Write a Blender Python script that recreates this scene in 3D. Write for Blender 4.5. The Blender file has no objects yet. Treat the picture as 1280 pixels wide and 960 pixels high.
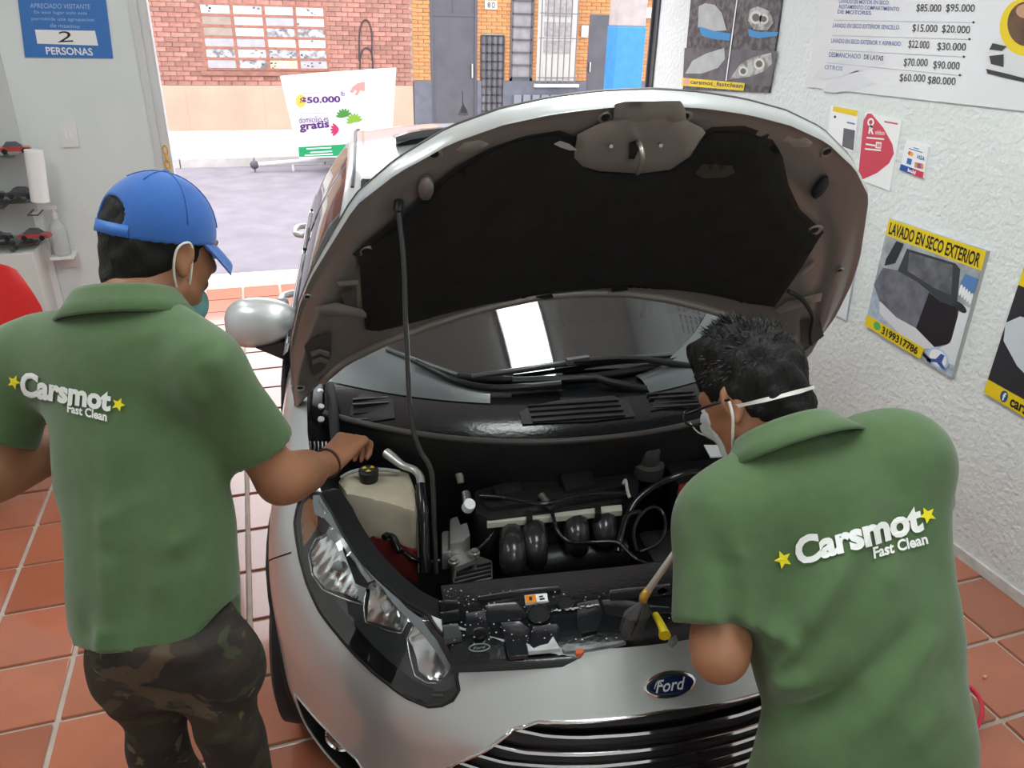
import bpy, bmesh, math, random
import numpy as np
from mathutils import Vector, Matrix
from mathutils.bvhtree import BVHTree
from mathutils.geometry import delaunay_2d_cdt

random.seed(7)
SC = bpy.context.scene
COL = SC.collection
PI = math.pi

# ------------------------------------------------------------------ camera
CAM = np.array([0.0, 0.0, 1.95])
FPX = 952.76
PITCH, ROLL, YAW = (math.radians(a) for a in (25.283, 1.514, 18.633))
_cy, _sy, _cp, _sp = math.cos(YAW), math.sin(YAW), math.cos(PITCH), math.sin(PITCH)
FWD = np.array([_sy*_cp, _cy*_cp, -_sp])
_r0 = np.array([_cy, -_sy, 0.0]); _u0 = np.cross(_r0, FWD)
RGT = math.cos(ROLL)*_r0 + math.sin(ROLL)*_u0
UPV = -math.sin(ROLL)*_r0 + math.cos(ROLL)*_u0
cam_d = bpy.data.cameras.new('camera')
cam_d.sensor_width = 36.0
cam_d.lens = FPX*36.0/1280.0
cam_d.clip_start = 0.02
cam = bpy.data.objects.new('camera', cam_d)
COL.objects.link(cam)
_m = Matrix((RGT, UPV, -FWD)).transposed().to_4x4()
_m.translation = Vector(CAM)
cam.matrix_world = _m
SC.camera = cam

# ------------------------------------------------------------------ sky, exposure
W = bpy.data.worlds.new('overcast_sky'); SC.world = W
W.use_nodes = True
_bg = W.node_tree.nodes['Background']
_bg.inputs[0].default_value = (0.93, 0.96, 1.0, 1)
_bg.inputs[1].default_value = 4.2
SC.view_settings.view_transform = 'Standard'
SC.view_settings.look = 'None'
SC.view_settings.gamma = 1.0
SC.view_settings.exposure = 0.0
SC.view_settings.use_curve_mapping = False
CEIL_Z = 3.05
LAMP_STRENGTH = 13.5

# ------------------------------------------------------------------ measuring helpers
def ray(x, y):
    return FWD + RGT*((x-640.0)/FPX) - UPV*((y-480.0)/FPX)
def PZ(x, y, z): d = ray(x, y); return CAM + d*((z-CAM[2])/d[2])
def PY(x, y, Y): d = ray(x, y); return CAM + d*((Y-CAM[1])/d[1])
def PX(x, y, X): d = ray(x, y); return CAM + d*((X-CAM[0])/d[0])
def PD(x, y, D): return CAM + ray(x, y)*D
def proj(P):
    P = np.asarray(P, float) - CAM
    z = P @ FWD
    return np.stack([640+FPX*(P @ RGT)/z, 480-FPX*(P @ UPV)/z], -1)
# car frame: x across, s from the nose back, z up
CPHI = math.radians(7.0)
CO = np.array([0.695, 0.998, 0.0])
CAX = np.array([math.sin(CPHI), math.cos(CPHI), 0.0])
CNN = np.array([math.cos(CPHI), -math.sin(CPHI), 0.0])
CZZ = np.array([0, 0, 1.0])
def tocar(P): P = np.asarray(P, float)-CO; return np.stack([P @ CNN, P @ CAX, P @ CZZ], -1)
def c2w(P): P = np.asarray(P, float); return CO + P[..., :1]*CNN + P[..., 1:2]*CAX + P[..., 2:3]*CZZ
def _cray(x, y): d = ray(x, y); return tocar(CAM), np.array([d @ CNN, d @ CAX, d @ CZZ])
def CX(x, y, v): o, d = _cray(x, y); return o + d*((v-o[0])/d[0])
def CS(x, y, v): o, d = _cray(x, y); return o + d*((v-o[1])/d[1])
def CZ(x, y, v): o, d = _cray(x, y); return o + d*((v-o[2])/d[2])

# ------------------------------------------------------------------ materials
MATS = {}
def mat(name, col, rough=0.6, metal=0.0, spec=0.5, coat=0.0, var=0.0, vscale=8.0, bump=0.0, bscale=60.0, rnd=0.0,
        trans=0.0, alpha=1.0, emit=0.0, sheen=0.0, col2=None, ior=1.45, bdist=0.004, aniso=None):
    if name in MATS: return MATS[name]
    m = bpy.data.materials.new(name); m.use_nodes = True
    nt = m.node_tree; N = nt.nodes; L = nt.links
    b = N['Principled BSDF']
    c = (col[0], col[1], col[2], 1)
    b.inputs['Base Color'].default_value = c
    b.inputs['Roughness'].default_value = rough
    b.inputs['Metallic'].default_value = metal
    b.inputs['Specular IOR Level'].default_value = spec
    b.inputs['Coat Weight'].default_value = coat
    b.inputs['Coat Roughness'].default_value = 0.06
    b.inputs['IOR'].default_value = ior
    if trans: b.inputs['Transmission Weight'].default_value = trans
    if alpha < 1: b.inputs['Alpha'].default_value = alpha
    if sheen: b.inputs['Sheen Weight'].default_value = sheen
    if emit:
        b.inputs['Emission Color'].default_value = c
        b.inputs['Emission Strength'].default_value = emit
    tc = None
    def coord(sc):
        nonlocal tc
        if tc is None: tc = N.new('ShaderNodeTexCoord')
        mp = N.new('ShaderNodeMapping'); mp.inputs['Scale'].default_value = aniso or (1, 1, 1)
        L.new(tc.outputs['Object'], mp.inputs[0])
        return mp.outputs[0]
    last = None
    if var or col2 is not None:
        no = N.new('ShaderNodeTexNoise'); no.inputs['Scale'].default_value = vscale; no.inputs['Detail'].default_value = 6
        L.new(coord(1), no.inputs['Vector'])
        rp = N.new('ShaderNodeValToRGB')
        if col2 is None:
            rp.color_ramp.elements[0].color = tuple(max(0, v*(1-var)) for v in col[:3])+(1,)
            rp.color_ramp.elements[1].color = tuple(min(1, v*(1+var)) for v in col[:3])+(1,)
            rp.color_ramp.elements[0].position = .3; rp.color_ramp.elements[1].position = .7
        else:
            rp.color_ramp.elements[0].color = c; rp.color_ramp.elements[1].color = tuple(col2)+(1,)
            rp.color_ramp.elements[0].position = .42; rp.color_ramp.elements[1].position = .62
        L.new(no.outputs['Fac'], rp.inputs[0]); last = rp.outputs[0]
    if rnd:
        oi = N.new('ShaderNodeObjectInfo')
        mr = N.new('ShaderNodeMapRange'); mr.inputs[3].default_value = 1-rnd; mr.inputs[4].default_value = 1+rnd
        L.new(oi.outputs['Random'], mr.inputs[0])
        hs = N.new('ShaderNodeHueSaturation')
        if last is not None: L.new(last, hs.inputs['Color'])
        else: hs.inputs['Color'].default_value = c
        L.new(mr.outputs[0], hs.inputs['Value']); last = hs.outputs[0]
    if last is not None: L.new(last, b.inputs['Base Color'])
    if bump:
        n2 = N.new('ShaderNodeTexNoise'); n2.inputs['Scale'].default_value = bscale; n2.inputs['Detail'].default_value = 5
        L.new(coord(1), n2.inputs['Vector'])
        bp = N.new('ShaderNodeBump'); bp.inputs['Strength'].default_value = bump; bp.inputs['Distance'].default_value = bdist
        L.new(n2.outputs['Fac'], bp.inputs['Height']); L.new(bp.outputs[0], b.inputs['Normal'])
    MATS[name] = m
    return m
def glass(name, tint, refl=0.08, rough=0.02, fres=True):
    """thin pane: tinted see-through plus mirror reflection"""
    if name in MATS: return MATS[name]
    m = bpy.data.materials.new(name); m.use_nodes = True
    N = m.node_tree.nodes; L = m.node_tree.links
    N.remove(N['Principled BSDF'])
    t = N.new('ShaderNodeBsdfTransparent'); t.inputs[0].default_value = tuple(tint)+(1,)
    g = N.new('ShaderNodeBsdfGlossy'); g.inputs['Roughness'].default_value = rough
    mx = N.new('ShaderNodeMixShader')
    lw = N.new('ShaderNodeLayerWeight'); lw.inputs[0].default_value = 0.35
    mr = N.new('ShaderNodeMapRange'); mr.inputs[3].default_value = refl; mr.inputs[4].default_value = min(1, refl+.75)
    L.new(lw.outputs['Fresnel'], mr.inputs[0]); L.new(mr.outputs[0], mx.inputs[0])
    L.new(t.outputs[0], mx.inputs[1]); L.new(g.outputs[0], mx.inputs[2])
    L.new(mx.outputs[0], N['Material Output'].inputs[0])
    MATS[name] = m
    return m

# ------------------------------------------------------------------ objects
def tag(o, label=None, cat=None, group=None, kind=None):
    if label: o['label'] = label
    if cat: o['category'] = cat
    if group: o['group'] = group
    if kind: o['kind'] = kind
    return o
def empty(name, loc, label=None, cat=None, group=None, rz=0.0, kind=None):
    o = bpy.data.objects.new(name, None); COL.objects.link(o)
    o.location = tuple(float(v) for v in loc); o.rotation_euler = (0, 0, rz); o.empty_display_size = .05
    tag(o, label, cat, group, kind)
    return o
PINV = {}
def link(name, me, m=None, parent=None, world=True, **kw):
    """link mesh; vertices are world coordinates when world=True"""
    o = bpy.data.objects.new(name, me); COL.objects.link(o)
    if m is not None and not me.materials: me.materials.append(m)
    if parent is not None:
        o.parent = parent
        if world: o.matrix_parent_inverse = pworld(parent).inverted()
    tag(o, **kw)
    return o
def pworld(o):
    M = o.matrix_basis
    if o.parent: M = pworld(o.parent) @ o.matrix_parent_inverse @ M
    return M.copy()
def mesh(name, V, Fc, m=None, parent=None, smooth=False, world=True, sharp=None, **kw):
    me = bpy.data.meshes.new(name)
    me.from_pydata([tuple(map(float, v)) for v in V], [], [tuple(int(i) for i in f) for f in Fc])
    me.update()
    if smooth:
        me.polygons.foreach_set('use_smooth', [True]*len(me.polygons))
        if sharp:
            me.set_sharp_from_angle(angle=math.radians(sharp))
    return link(name, me, m, parent, world, **kw)
class MB:
    """collects shapes into one mesh"""
    def __init__(self): self.V = []; self.F = []
    def add(self, V, Fc):
        n = len(self.V); self.V += [tuple(map(float, v)) for v in V]; self.F += [tuple(i+n for i in f) for f in Fc]
        return self
    def box(self, a, b, M=None, bev=0.0):
        V, Fc = boxvf(a, b, bev)
        if M is not None: V = [M @ Vector(v) for v in V]
        return self.add(V, Fc)
    def quad(self, *p): return self.add(p, [tuple(range(len(p)))])
    def tube(self, pts, r, n=8, cap=True): return self.add(*tubevf(pts, r, n, cap))
    def lathe(self, prof, M=None, n=24):
        V, Fc = lathevf(prof, n)
        if M is not None: V = [M @ Vector(v) for v in V]
        return self.add(V, Fc)
    def sph(self, c, r, n=12, mrows=8):
        r = np.broadcast_to(np.asarray(r, float), (3,))
        pr = [(math.sin(PI*i/mrows), -math.cos(PI*i/mrows)) for i in range(mrows+1)]
        V, Fc = lathevf(pr, n)
        return self.add([(c[0]+v[0]*r[0], c[1]+v[1]*r[1], c[2]+v[2]*r[2]) for v in V], Fc)
    def build(self, name, m, parent=None, smooth=False, sharp=None, world=True, **kw):
        return mesh(name, self.V, self.F, m, parent, smooth, world, sharp, **kw)
def boxvf(a, b, bev=0.0):
    a = np.minimum(a, b).astype(float) if False else np.array(a, float); b = np.array(b, float)
    lo = np.minimum(a, b); hi = np.maximum(a, b)
    if bev <= 0:
        V = [(x, y, z) for x in (lo[0], hi[0]) for y in (lo[1], hi[1]) for z in (lo[2], hi[2])]
        Fc = [(0, 1, 3, 2), (4, 6, 7, 5), (0, 4, 5, 1), (2, 3, 7, 6), (0, 2, 6, 4), (1, 5, 7, 3)]
        return V, Fc
    bev = min(bev, *(0.49*(hi-lo)))
    bm = bmesh.new(); bmesh.ops.create_cube(bm, size=1)
    for v in bm.verts: v.co = Vector([(lo[i]+hi[i])/2+v.co[i]*(hi[i]-lo[i]) for i in range(3)])
    bmesh.ops.bevel(bm, geom=bm.edges[:], offset=bev, segments=2, profile=.6, affect='EDGES')
    bm.verts.index_update()
    V = [tuple(v.co) for v in bm.verts]; Fc = [tuple(v.index for v in f.verts) for f in bm.faces]; bm.free()
    return V, Fc
def tubevf(pts, r, n=8, cap=True):
    P = [Vector(tuple(map(float, p))) for p in pts]; k = len(P)
    R = [float(r)]*k if np.isscalar(r) else list(map(float, r))
    V = []; Fc = []; prev = None
    for i in range(k):
        t = (P[min(i+1, k-1)]-P[max(i-1, 0)])
        t = t.normalized() if t.length > 1e-9 else Vector((0, 0, 1))
        if prev is None:
            a = t.orthogonal().normalized()
        else:
            a = (prev - t*prev.dot(t)); a = a.normalized() if a.length > 1e-6 else t.orthogonal().normalized()
        prev = a; b = t.cross(a)
        for j in range(n):
            q = 2*PI*j/n
            V.append(tuple(P[i]+(a*math.cos(q)+b*math.sin(q))*R[i]))
    for i in range(k-1):
        for j in range(n):
            Fc.append((i*n+j, i*n+(j+1) % n, (i+1)*n+(j+1) % n, (i+1)*n+j))
    if cap:
        Fc.append(tuple(range(n-1, -1, -1))); Fc.append(tuple((k-1)*n+j for j in range(n)))
    return V, Fc
def lathevf(prof, n=24):
    V = []; Fc = []; k = len(prof)
    for (r_, z_) in prof:
        for j in range(n):
            q = 2*PI*j/n; V.append((r_*math.cos(q), r_*math.sin(q), z_))
    for i in range(k-1):
        for j in range(n):
            Fc.append((i*n+j, i*n+(j+1) % n, (i+1)*n+(j+1) % n, (i+1)*n+j))
    if prof[0][0] > 1e-6: Fc.append(tuple(range(n-1, -1, -1)))
    if prof[-1][0] > 1e-6: Fc.append(tuple((k-1)*n+j for j in range(n)))
    return V, Fc
def frame(o, ax, up=(0, 0, 1)):
    """matrix with z along ax"""
    z = Vector(tuple(map(float, ax))).normalized(); u = Vector(tuple(map(float, up)))
    x = u.cross(z)
    if x.length < 1e-4: x = z.orthogonal()
    x.normalize(); y = z.cross(x)
    M = Matrix((x, y, z)).transposed().to_4x4(); M.translation = Vector(tuple(map(float, o)))
    return M
def spline(pts, n=8):
    """Catmull-Rom through points"""
    P = [np.asarray(p, float) for p in pts]; out = []
    for i in range(len(P)-1):
        p0 = P[max(i-1, 0)]; p1 = P[i]; p2 = P[i+1]; p3 = P[min(i+2, len(P)-1)]
        for j in range(n):
            t = j/n
            out.append(.5*((2*p1)+(-p0+p2)*t+(2*p0-5*p1+4*p2-p3)*t*t+(-p0+3*p1-3*p2+p3)*t**3))
    out.append(P[-1])
    return out
def grid(S, nu, nv, closed_u=False):
    """faces for an nu x nv vertex grid (u fastest)"""
    Fc = []
    for j in range(nv-1):
        for i in range(nu if closed_u else nu-1):
            a = j*nu+i; b = j*nu+(i+1) % nu
            Fc.append((a, b, b+nu, a+nu))
    return Fc
def prism(pts, off, depth=0.0):
    """flat polygon (list of 3D points) shifted by off, optional thickness back along -off direction"""
    P = [np.asarray(p, float)+off for p in pts]; n = len(P)
    if depth <= 0: return P, [tuple(range(n))]
    d = -np.asarray(off, float)/np.linalg.norm(off)*depth
    return P+[p+d for p in P], [tuple(range(n)), tuple(range(2*n-1, n-1, -1))]+[(i, i+n, (i+1) % n+n, (i+1) % n) for i in range(n)]
def ngon_tri(V2):
    """triangulate a simple 2D polygon"""
    from mathutils.geometry import tessellate_polygon
    return [tuple(t) for t in tessellate_polygon([[Vector((p[0], p[1], 0)) for p in V2]])]
def text_vf(txt, bold=0.0, size=1.0, shear=0.0, spacing=1.0, res=3):
    cu = bpy.data.curves.new('lettering', 'FONT'); cu.body = txt; cu.size = size; cu.offset = bold; cu.resolution_u = res
    cu.shear = shear; cu.space_character = spacing
    o = bpy.data.objects.new('lettering', cu); COL.objects.link(o)
    dg = bpy.context.evaluated_depsgraph_get()
    me = bpy.data.meshes.new_from_object(o.evaluated_get(dg))
    V = np.array([v.co[:] for v in me.vertices]); Fc = [tuple(p.vertices) for p in me.polygons]
    bpy.data.objects.remove(o); bpy.data.curves.remove(cu); bpy.data.meshes.remove(me)
    return V, Fc
def text_uv(txt, **k):
    """text mesh in the unit box 0..1 x 0..1 (returns also its aspect)"""
    V, Fc = text_vf(txt, **k)
    lo = V.min(0); hi = V.max(0); e = np.maximum(hi-lo, 1e-6)
    return (V[:, :2]-lo[:2])/e[:2], Fc, e[0]/e[1]
def quadmap(Q, uv):
    """Q = bl, br, tr, tl 3D points"""
    Q = [np.asarray(q, float) for q in Q]; u = uv[:, :1]; v = uv[:, 1:2]
    return Q[0]*(1-u)*(1-v)+Q[1]*u*(1-v)+Q[2]*u*v+Q[3]*(1-u)*v
class Plane:
    """a wall plane on which flat print is laid, seen coordinates resolved on the plane itself"""
    def __init__(self, axis, val, sign): self.axis = axis; self.val = val; self.n = np.zeros(3); self.n[axis] = sign
    def p(self, x, y): return (PX if self.axis == 0 else PY)(x, y, self.val)
    def poly(self, name, px, off, m, parent, depth=0.0, **kw):
        P = [self.p(*q) for q in px]; o_ = self.n*off
        ids = (1, 2) if self.axis == 0 else (0, 2)
        T = ngon_tri([(p[ids[0]], p[ids[1]]) for p in P])
        if depth <= 0: return mesh(name, [p+o_ for p in P], T, m, parent, **kw)
        n = len(P); d = self.n*(off-depth)
        Fc = T+[tuple(i+n for i in t[::-1]) for t in T]+[(i, (i+1) % n, (i+1) % n+n, i+n) for i in range(n)]
        return mesh(name, [p+o_ for p in P]+[p+d for p in P], Fc, m, parent, **kw)
    def text(self, name, txt, px, off, m, parent, **k):
        uv, Fc, _ = text_uv(txt, **k)
        return mesh(name, quadmap([self.p(*q) for q in px], uv)+self.n*off, Fc, m, parent)
def ell(cx, cy, rx, ry, n=20, rot=0.0, a0=0.0, a1=2*PI):
    c, s = math.cos(rot), math.sin(rot); out = []
    full = abs(a1-a0-2*PI) < 1e-6
    for i in range(n):
        a = a0+(a1-a0)*i/(n if full else n-1)
        x, y = rx*math.cos(a), ry*math.sin(a)
        out.append((cx+x*c-y*s, cy+x*s+y*c))
    return out
def star(cx, cy, r, rot=0.0):
    return [(cx+(r if i % 2 == 0 else r*.45)*math.sin(rot+i*PI/5), cy+(r if i % 2 == 0 else r*.45)*math.cos(rot+i*PI/5)) for i in range(10)]
def in_poly(P, poly):
    """vectorised point in polygon"""
    P = np.asarray(P, float); x, y = P[:, 0], P[:, 1]; c = np.zeros(len(P), bool); n = len(poly); j = n-1
    for i in range(n):
        xi, yi = poly[i]; xj, yj = poly[j]
        k = ((yi > y) != (yj > y)) & (x < (xj-xi)*(y-yi)/((yj-yi) or 1e-12)+xi)
        c ^= k; j = i
    return c
# ------------------------------------------------------------------ room materials
m_wall = mat('white_stucco', (.745, .765, .755), .75, var=.035, vscale=3, bump=1.0, bscale=42, bdist=.009)
m_wall2 = mat('white_paint', (.74, .78, .775), .6, var=.03, vscale=3, bump=.35, bscale=25, bdist=.004)
m_ceil = mat('ceiling_white', (.8, .8, .79), .8, var=.02, bump=.1)
m_tile = mat('terracotta', (.40, .13, .072), .18, coat=1.0, var=.10, vscale=5, bump=.12, bscale=25, rnd=.13)
m_grout = mat('grout', (.50, .41, .35), .7, var=.12, vscale=12, bump=.3, bscale=80)
m_asph = mat('asphalt', (.20, .175, .20), .8, var=.14, vscale=3, bump=.5, bscale=160)
m_side = mat('pavement', (.60, .57, .54), .85, var=.08, vscale=3, bump=.3, bscale=50)
m_kerb = mat('kerb_stone', (.46, .43, .41), .85, var=.12, vscale=6, bump=.3)
m_redbrick = mat('red_brick', (.315, .145, .115), .9, var=.22, vscale=10, bump=.5, bscale=60, rnd=.22)
m_orbrick = mat('orange_brick', (.44, .195, .075), .9, var=.12, vscale=10, bump=.4, bscale=60, rnd=.12)
m_mortar = mat('mortar', (.40, .29, .25), .95, var=.12, vscale=8, bump=.4)
m_mortar2 = mat('pale_mortar', (.46, .35, .24), .95, var=.1, vscale=8, bump=.4)
m_plast = mat('peach_plaster', (.42, .29, .22), .9, var=.10, vscale=1.6, bump=.3)
m_dado = mat('slate_dado', (.115, .115, .14), .8, var=.15, vscale=5)
m_dgrey = mat('dark_grey_metal', (.078, .074, .086), .55, var=.12, vscale=4)
m_black = mat('black_plastic', (.012, .012, .013), .35, spec=.4)
m_rustframe = mat('rusty_frame', (.30, .12, .085), .8, var=.2, vscale=14)
m_paint_w = mat('white_enamel', (.8, .8, .8), .4)
m_white = mat('white_sheet', (.86, .86, .86), .45)
m_steel = mat('brushed_steel', (.55, .55, .56), .35, metal=1.0)
m_grey = mat('grey_paint', (.42, .42, .42), .5, var=.06)
m_yel = mat('print_yellow', (.80, .58, .015), .45)
m_ink = mat('print_black', (.012, .012, .012), .45)
m_blueink = mat('print_blue', (.05, .10, .33), .5)

# ------------------------------------------------------------------ floor of tiles
TS = .28097; TX0 = -1.0423; TY0 = 3.1156; GR = .009
RW = 2.5918                                        # right wall plane
FRONT = 4.9                                        # front wall plane (inner face)
fl = mesh('floor', [(-2.9, -1.6, -.012), (RW+.3, -1.6, -.012), (RW+.3, 6.45, -.012), (-2.9, 6.45, -.012),
                    (-2.9, -1.6, -.2), (RW+.3, -1.6, -.2), (RW+.3, 6.45, -.2), (-2.9, 6.45, -.2)],
          [(0, 1, 2, 3), (7, 6, 5, 4), (0, 4, 5, 1), (1, 5, 6, 2), (2, 6, 7, 3), (3, 7, 4, 0)], m_grout, kind='structure')
tv, tf = boxvf((GR, GR, -.016), (TS-GR, TS-GR, 0.0), .003)
tile_me = None
rest = MB(); ntile = 0
for i in range(-6, 13):
    for j in range(-12, 17):
        x = TX0+i*TS; y = TY0-j*TS
        if y > 6.2 or y < -1.6 or x > RW-.02 or x < -2.75: continue
        q = proj([[x, y, 0], [x+TS, y, 0], [x, y+TS, 0], [x+TS, y+TS, 0]])
        cc = tocar([x+TS/2, y+TS/2, 0])
        dep = (np.array([x+TS/2, y+TS/2, 0])-CAM) @ FWD
        vis = dep > .5 and q[:, 0].max() > 0 and q[:, 0].min() < 1280 and q[:, 1].max() > 0 and q[:, 1].min() < 960
        under = abs(cc[0]) < .62 and .3 < cc[1] < 3.8
        vv = [(x+v[0], y+v[1], v[2]+random.uniform(-.0012, .0012)) for v in tv]
        if vis and not under and ntile < 300:
            if tile_me is None:
                o = mesh('tile', tv, tf, m_tile, fl, world=False); tile_me = o.data
            else:
                o = link('tile', tile_me, None, fl, world=False)
            o.location = (x, y, random.uniform(-.0012, .0012)); ntile += 1
        else: rest.add(vv, tf)
rest.build('tile_field', m_tile, fl, kind='stuff')
mesh('trim_1', *boxvf((-2.9, 6.3, -.1), (RW+.3, 6.62, -.004), .01), mat('pale_cement', (.60, .55, .52), .8, var=.08), kind='structure')
# ------------------------------------------------------------------ walls
def wallbox(name, a, b, m): return mesh(name, *boxvf(a, b), m, kind='structure')
wr = wallbox('wall_right', (RW, -1.6, -.1), (RW+.22, FRONT, CEIL_Z), m_wall)
LX = -.535                                        # left edge of the opening
wf = wallbox('wall_front', (-2.75, FRONT, -.1), (LX, FRONT+.16, CEIL_Z), m_wall2)
wl = wallbox('wall_left', (-2.9, -1.6, -.1), (-2.75, FRONT+.16, CEIL_Z), m_wall2)
wb = wallbox('wall_back', (-2.9, -1.75, -.1), (RW+.22, -1.6, CEIL_Z), m_wall2)
ce = wallbox('ceiling', (-2.9, -1.75, CEIL_Z), (RW+.22, FRONT+.16, CEIL_Z+.12), m_ceil)
wallbox('trim_2', (LX, FRONT, 2.62), (RW+.22, FRONT+.16, CEIL_Z), m_wall2)
# skirting on the right wall
wallbox('baseboard_right', (RW-.012, -1.5, 0.0), (RW+.005, FRONT, .045), mat('skirting', (.62, .60, .57), .7, var=.15, vscale=14))
# steel door guides at both sides of the opening
g = MB(); g.box((LX-.002, FRONT-.015, 0), (LX+.035, FRONT+.01, 2.62)); g.box((LX+.035, FRONT+.01, 0), (LX+.075, FRONT+.14, 2.62)); g.box((LX+.075, FRONT+.02, 0), (LX+.083, FRONT+.12, 2.62))
g.build('trim_3', mat('guide_paint', (.66, .66, .67), .5), kind='structure')
g = MB(); g.box((RW-.012, FRONT+.0, 0), (RW+.015, FRONT+.05, 2.62)); g.box((RW-.03, FRONT+.05, 0), (RW+.02, FRONT+.065, 2.62))
g.build('trim_4', m_dgrey, kind='structure')
# ------------------------------------------------------------------ ceiling lamps
lamp_m = mat('lamp_glow', (.92, 1.0, .98), emit=LAMP_STRENGTH)
def ceiling_lamp(x, y, ln, wd, along, label):
    r = empty('ceiling_lamp', (x, y, CEIL_Z), label, 'lamp', 'fluorescent ceiling lamps')
    a, b = (wd/2, ln/2) if along == 'y' else (ln/2, wd/2)
    mesh('housing', *boxvf((x-a-.02, y-b-.02, CEIL_Z-.05), (x+a+.02, y+b+.02, CEIL_Z), .006), m_paint_w, r)
    mesh('diffuser', *boxvf((x-a, y-b, CEIL_Z-.075), (x+a, y+b, CEIL_Z-.05), .008), lamp_m, r)
LAMPS = [(.97, 2.35, 1.2, .50, 'white ceiling light panel above the windscreen of the car'), (.97, 1.0, 1.0, .50, 'unseen white ceiling light panel added to light the front bumper of the car'),  # second panel is unseen, added to light the bumper
         (-1.25, 1.55, 1.2, .50, 'white ceiling light panel over the left side of the garage'), (-.95, 3.35, 1.25, .16, 'narrow white ceiling lamp by the wall with the light switch'),
         (.6, -1.0, .9, .50, 'short unseen ceiling light panel added behind the camera to brighten the car nose')]  # this last panel is unseen, added to brighten the car nose
for (x, y, l, w, lb) in LAMPS: ceiling_lamp(x, y, l, w, 'y', lb)

# ------------------------------------------------------------------ street
mesh('road', *boxvf((-14, 6.62, -.25), (18, 12.0, -.006)), m_asph, kind='structure')
mesh('road_apron', *boxvf((-14, -1.75, -.25), (-2.9, 6.62, -.006)), m_asph, kind='structure')
mesh('road_apron', *boxvf((RW+.3, -1.75, -.25), (18, 6.62, -.006)), m_asph, kind='structure')
sw = mesh('sidewalk', *boxvf((-14, 12.0, -.25), (18, 15.3, .10)), m_side, kind='structure')
kv, kf = boxvf((.006, 0, -.2), (.994, .17, .125), .015); kme = None
for i in range(-6, 9):
    o = mesh('kerb_stone', kv, kf, m_kerb, sw, world=False) if kme is None else link('kerb_stone', kme, None, sw, world=False)
    kme = o.data; o.location = (i*1.0, 11.93, 0)
sv, sf = boxvf((.008, .008, 0), (1.19, .97, .012), .003); sme = None
for i in range(-2, 5):
    for j in range(3):
        o = mesh('pavement_slab', sv, sf, m_side, sw, world=False) if sme is None else link('pavement_slab', sme, None, sw, world=False)
        sme = o.data; o.location = (i*1.2-.3, 12.12+j*.985, .10+random.uniform(0, .004))
mesh('inspection_cover', *boxvf((1.05, 14.0, .112), (1.75, 14.7, .119), .004), mat('cover', (.56, .52, .49), .8, var=.1), sw)
# --- the brick building opposite
FY = 15.1
bA = empty('brick_building', (.7, FY, 0), 'red brick building with a paint-flaked louvre window and peach plaster base across the road', 'building')
mesh('wall', *boxvf((-9, FY+.012, .0), (2.985, FY+.5, 3.45)), m_mortar, bA)
mesh('plaster_base', *boxvf((-9, FY-.045, 0), (2.97, FY+.02, .86), .008), m_plast, bA)
for x in (-1.0, .28, 1.6):
    mesh('plaster_crack', *boxvf((x, FY-.047, .14), (x+.006, FY-.04, .84)), mat('crack', (.36, .24, .18), .9), bA)
WX0, WX1, WZ0, WZ1 = -.60, 1.46, 1.12, 2.14
CH = .0755; BL = .218
bv, bf = boxvf((.004, -.012, .005), (BL-.006, .03, CH-.005)); bme = {}
nb = 0
extra = MB()
for r_ in range(0, 42):
    z = .86+r_*CH; off = (r_ % 2)*BL/2
    for c_ in range(-30, 15):
        x0 = c_*BL+off; x1 = x0+BL
        if x1 > 2.975+BL or x0 > 2.93: continue
        w = BL
        if x1 > 2.975: w = 2.975-x0
        if r_ == 0: pass
        if x1 > WX0 and x0 < WX1 and z+CH > WZ0 and z < WZ1:
            if x0 < WX0-.06: w = WX0-x0
            elif x1 > WX1+.06: x0, w = WX1, x1-WX1
            else: continue
        near = -1.75 < x0 < 3 and z < 2.36
        key = round(w, 3)
        vv = [(v[0]*(w/BL), v[1]-(.02 if r_ == 0 else 0), v[2]) for v in bv]
        if near and nb < 300:
            if (key, r_ == 0) not in bme:
                o = mesh('brick', vv, bf, m_redbrick, bA, world=False); bme[(key, r_ == 0)] = o.data
            else: o = link('brick', bme[(key, r_ == 0)], None, bA, world=False)
            o.matrix_parent_inverse = pworld(bA).inverted()
            o.location = (x0, FY+random.uniform(-.004, .003), z); nb += 1
        elif x0 > -7.5 and z < 3.38: extra.add([(v[0]+x0, v[1]+FY, v[2]+z) for v in vv], bf)
extra.build('brickwork', m_redbrick, bA, kind='stuff')
# window: frame, sill, 4 x 6 panes
win = mesh('window', *boxvf((WX0, FY+.05, WZ0), (WX1, FY+.09, WZ1)), mat('dark_room', (.03, .03, .035), .6), bA)
fr = MB()
for k in range(5):
    x = WX0+(WX1-WX0)*k/4; fr.box((x-.025, FY-.01, WZ0-.02), (x+.025, FY+.06, WZ1+.03))
for k in range(7):
    z = WZ0+(WZ1-WZ0)*k/6; fr.box((WX0-.03, FY-.014, z-.018), (WX1+.03, FY+.06, z+.018))
fr.build('window_frame', m_rustframe, win)
mesh('window_sill', *boxvf((WX0-.1, FY-.06, WZ0-.1), (WX1+.08, FY+.06, WZ0-.03), .008), m_redbrick, win)
pane_w = mat('whitewashed_glass', (.46, .46, .48), .25, col2=(.52, .52, .54), vscale=3)
pane_f = mat('flaked_glass', (.48, .49, .51), .3, col2=(.16, .14, .15), vscale=9)
pane_g = mat('grey_glass', (.36, .34, .36), .2, var=.1); pane_b = mat('brown_board', (.30, .235, .20), .6, var=.15)
pane_y = mat('yellowed_pane', (.62, .50, .34), .5, var=.2)
kinds = ['wwww', 'bwgw', 'bwff', 'ggww', 'fwff', 'gfyg']
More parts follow.
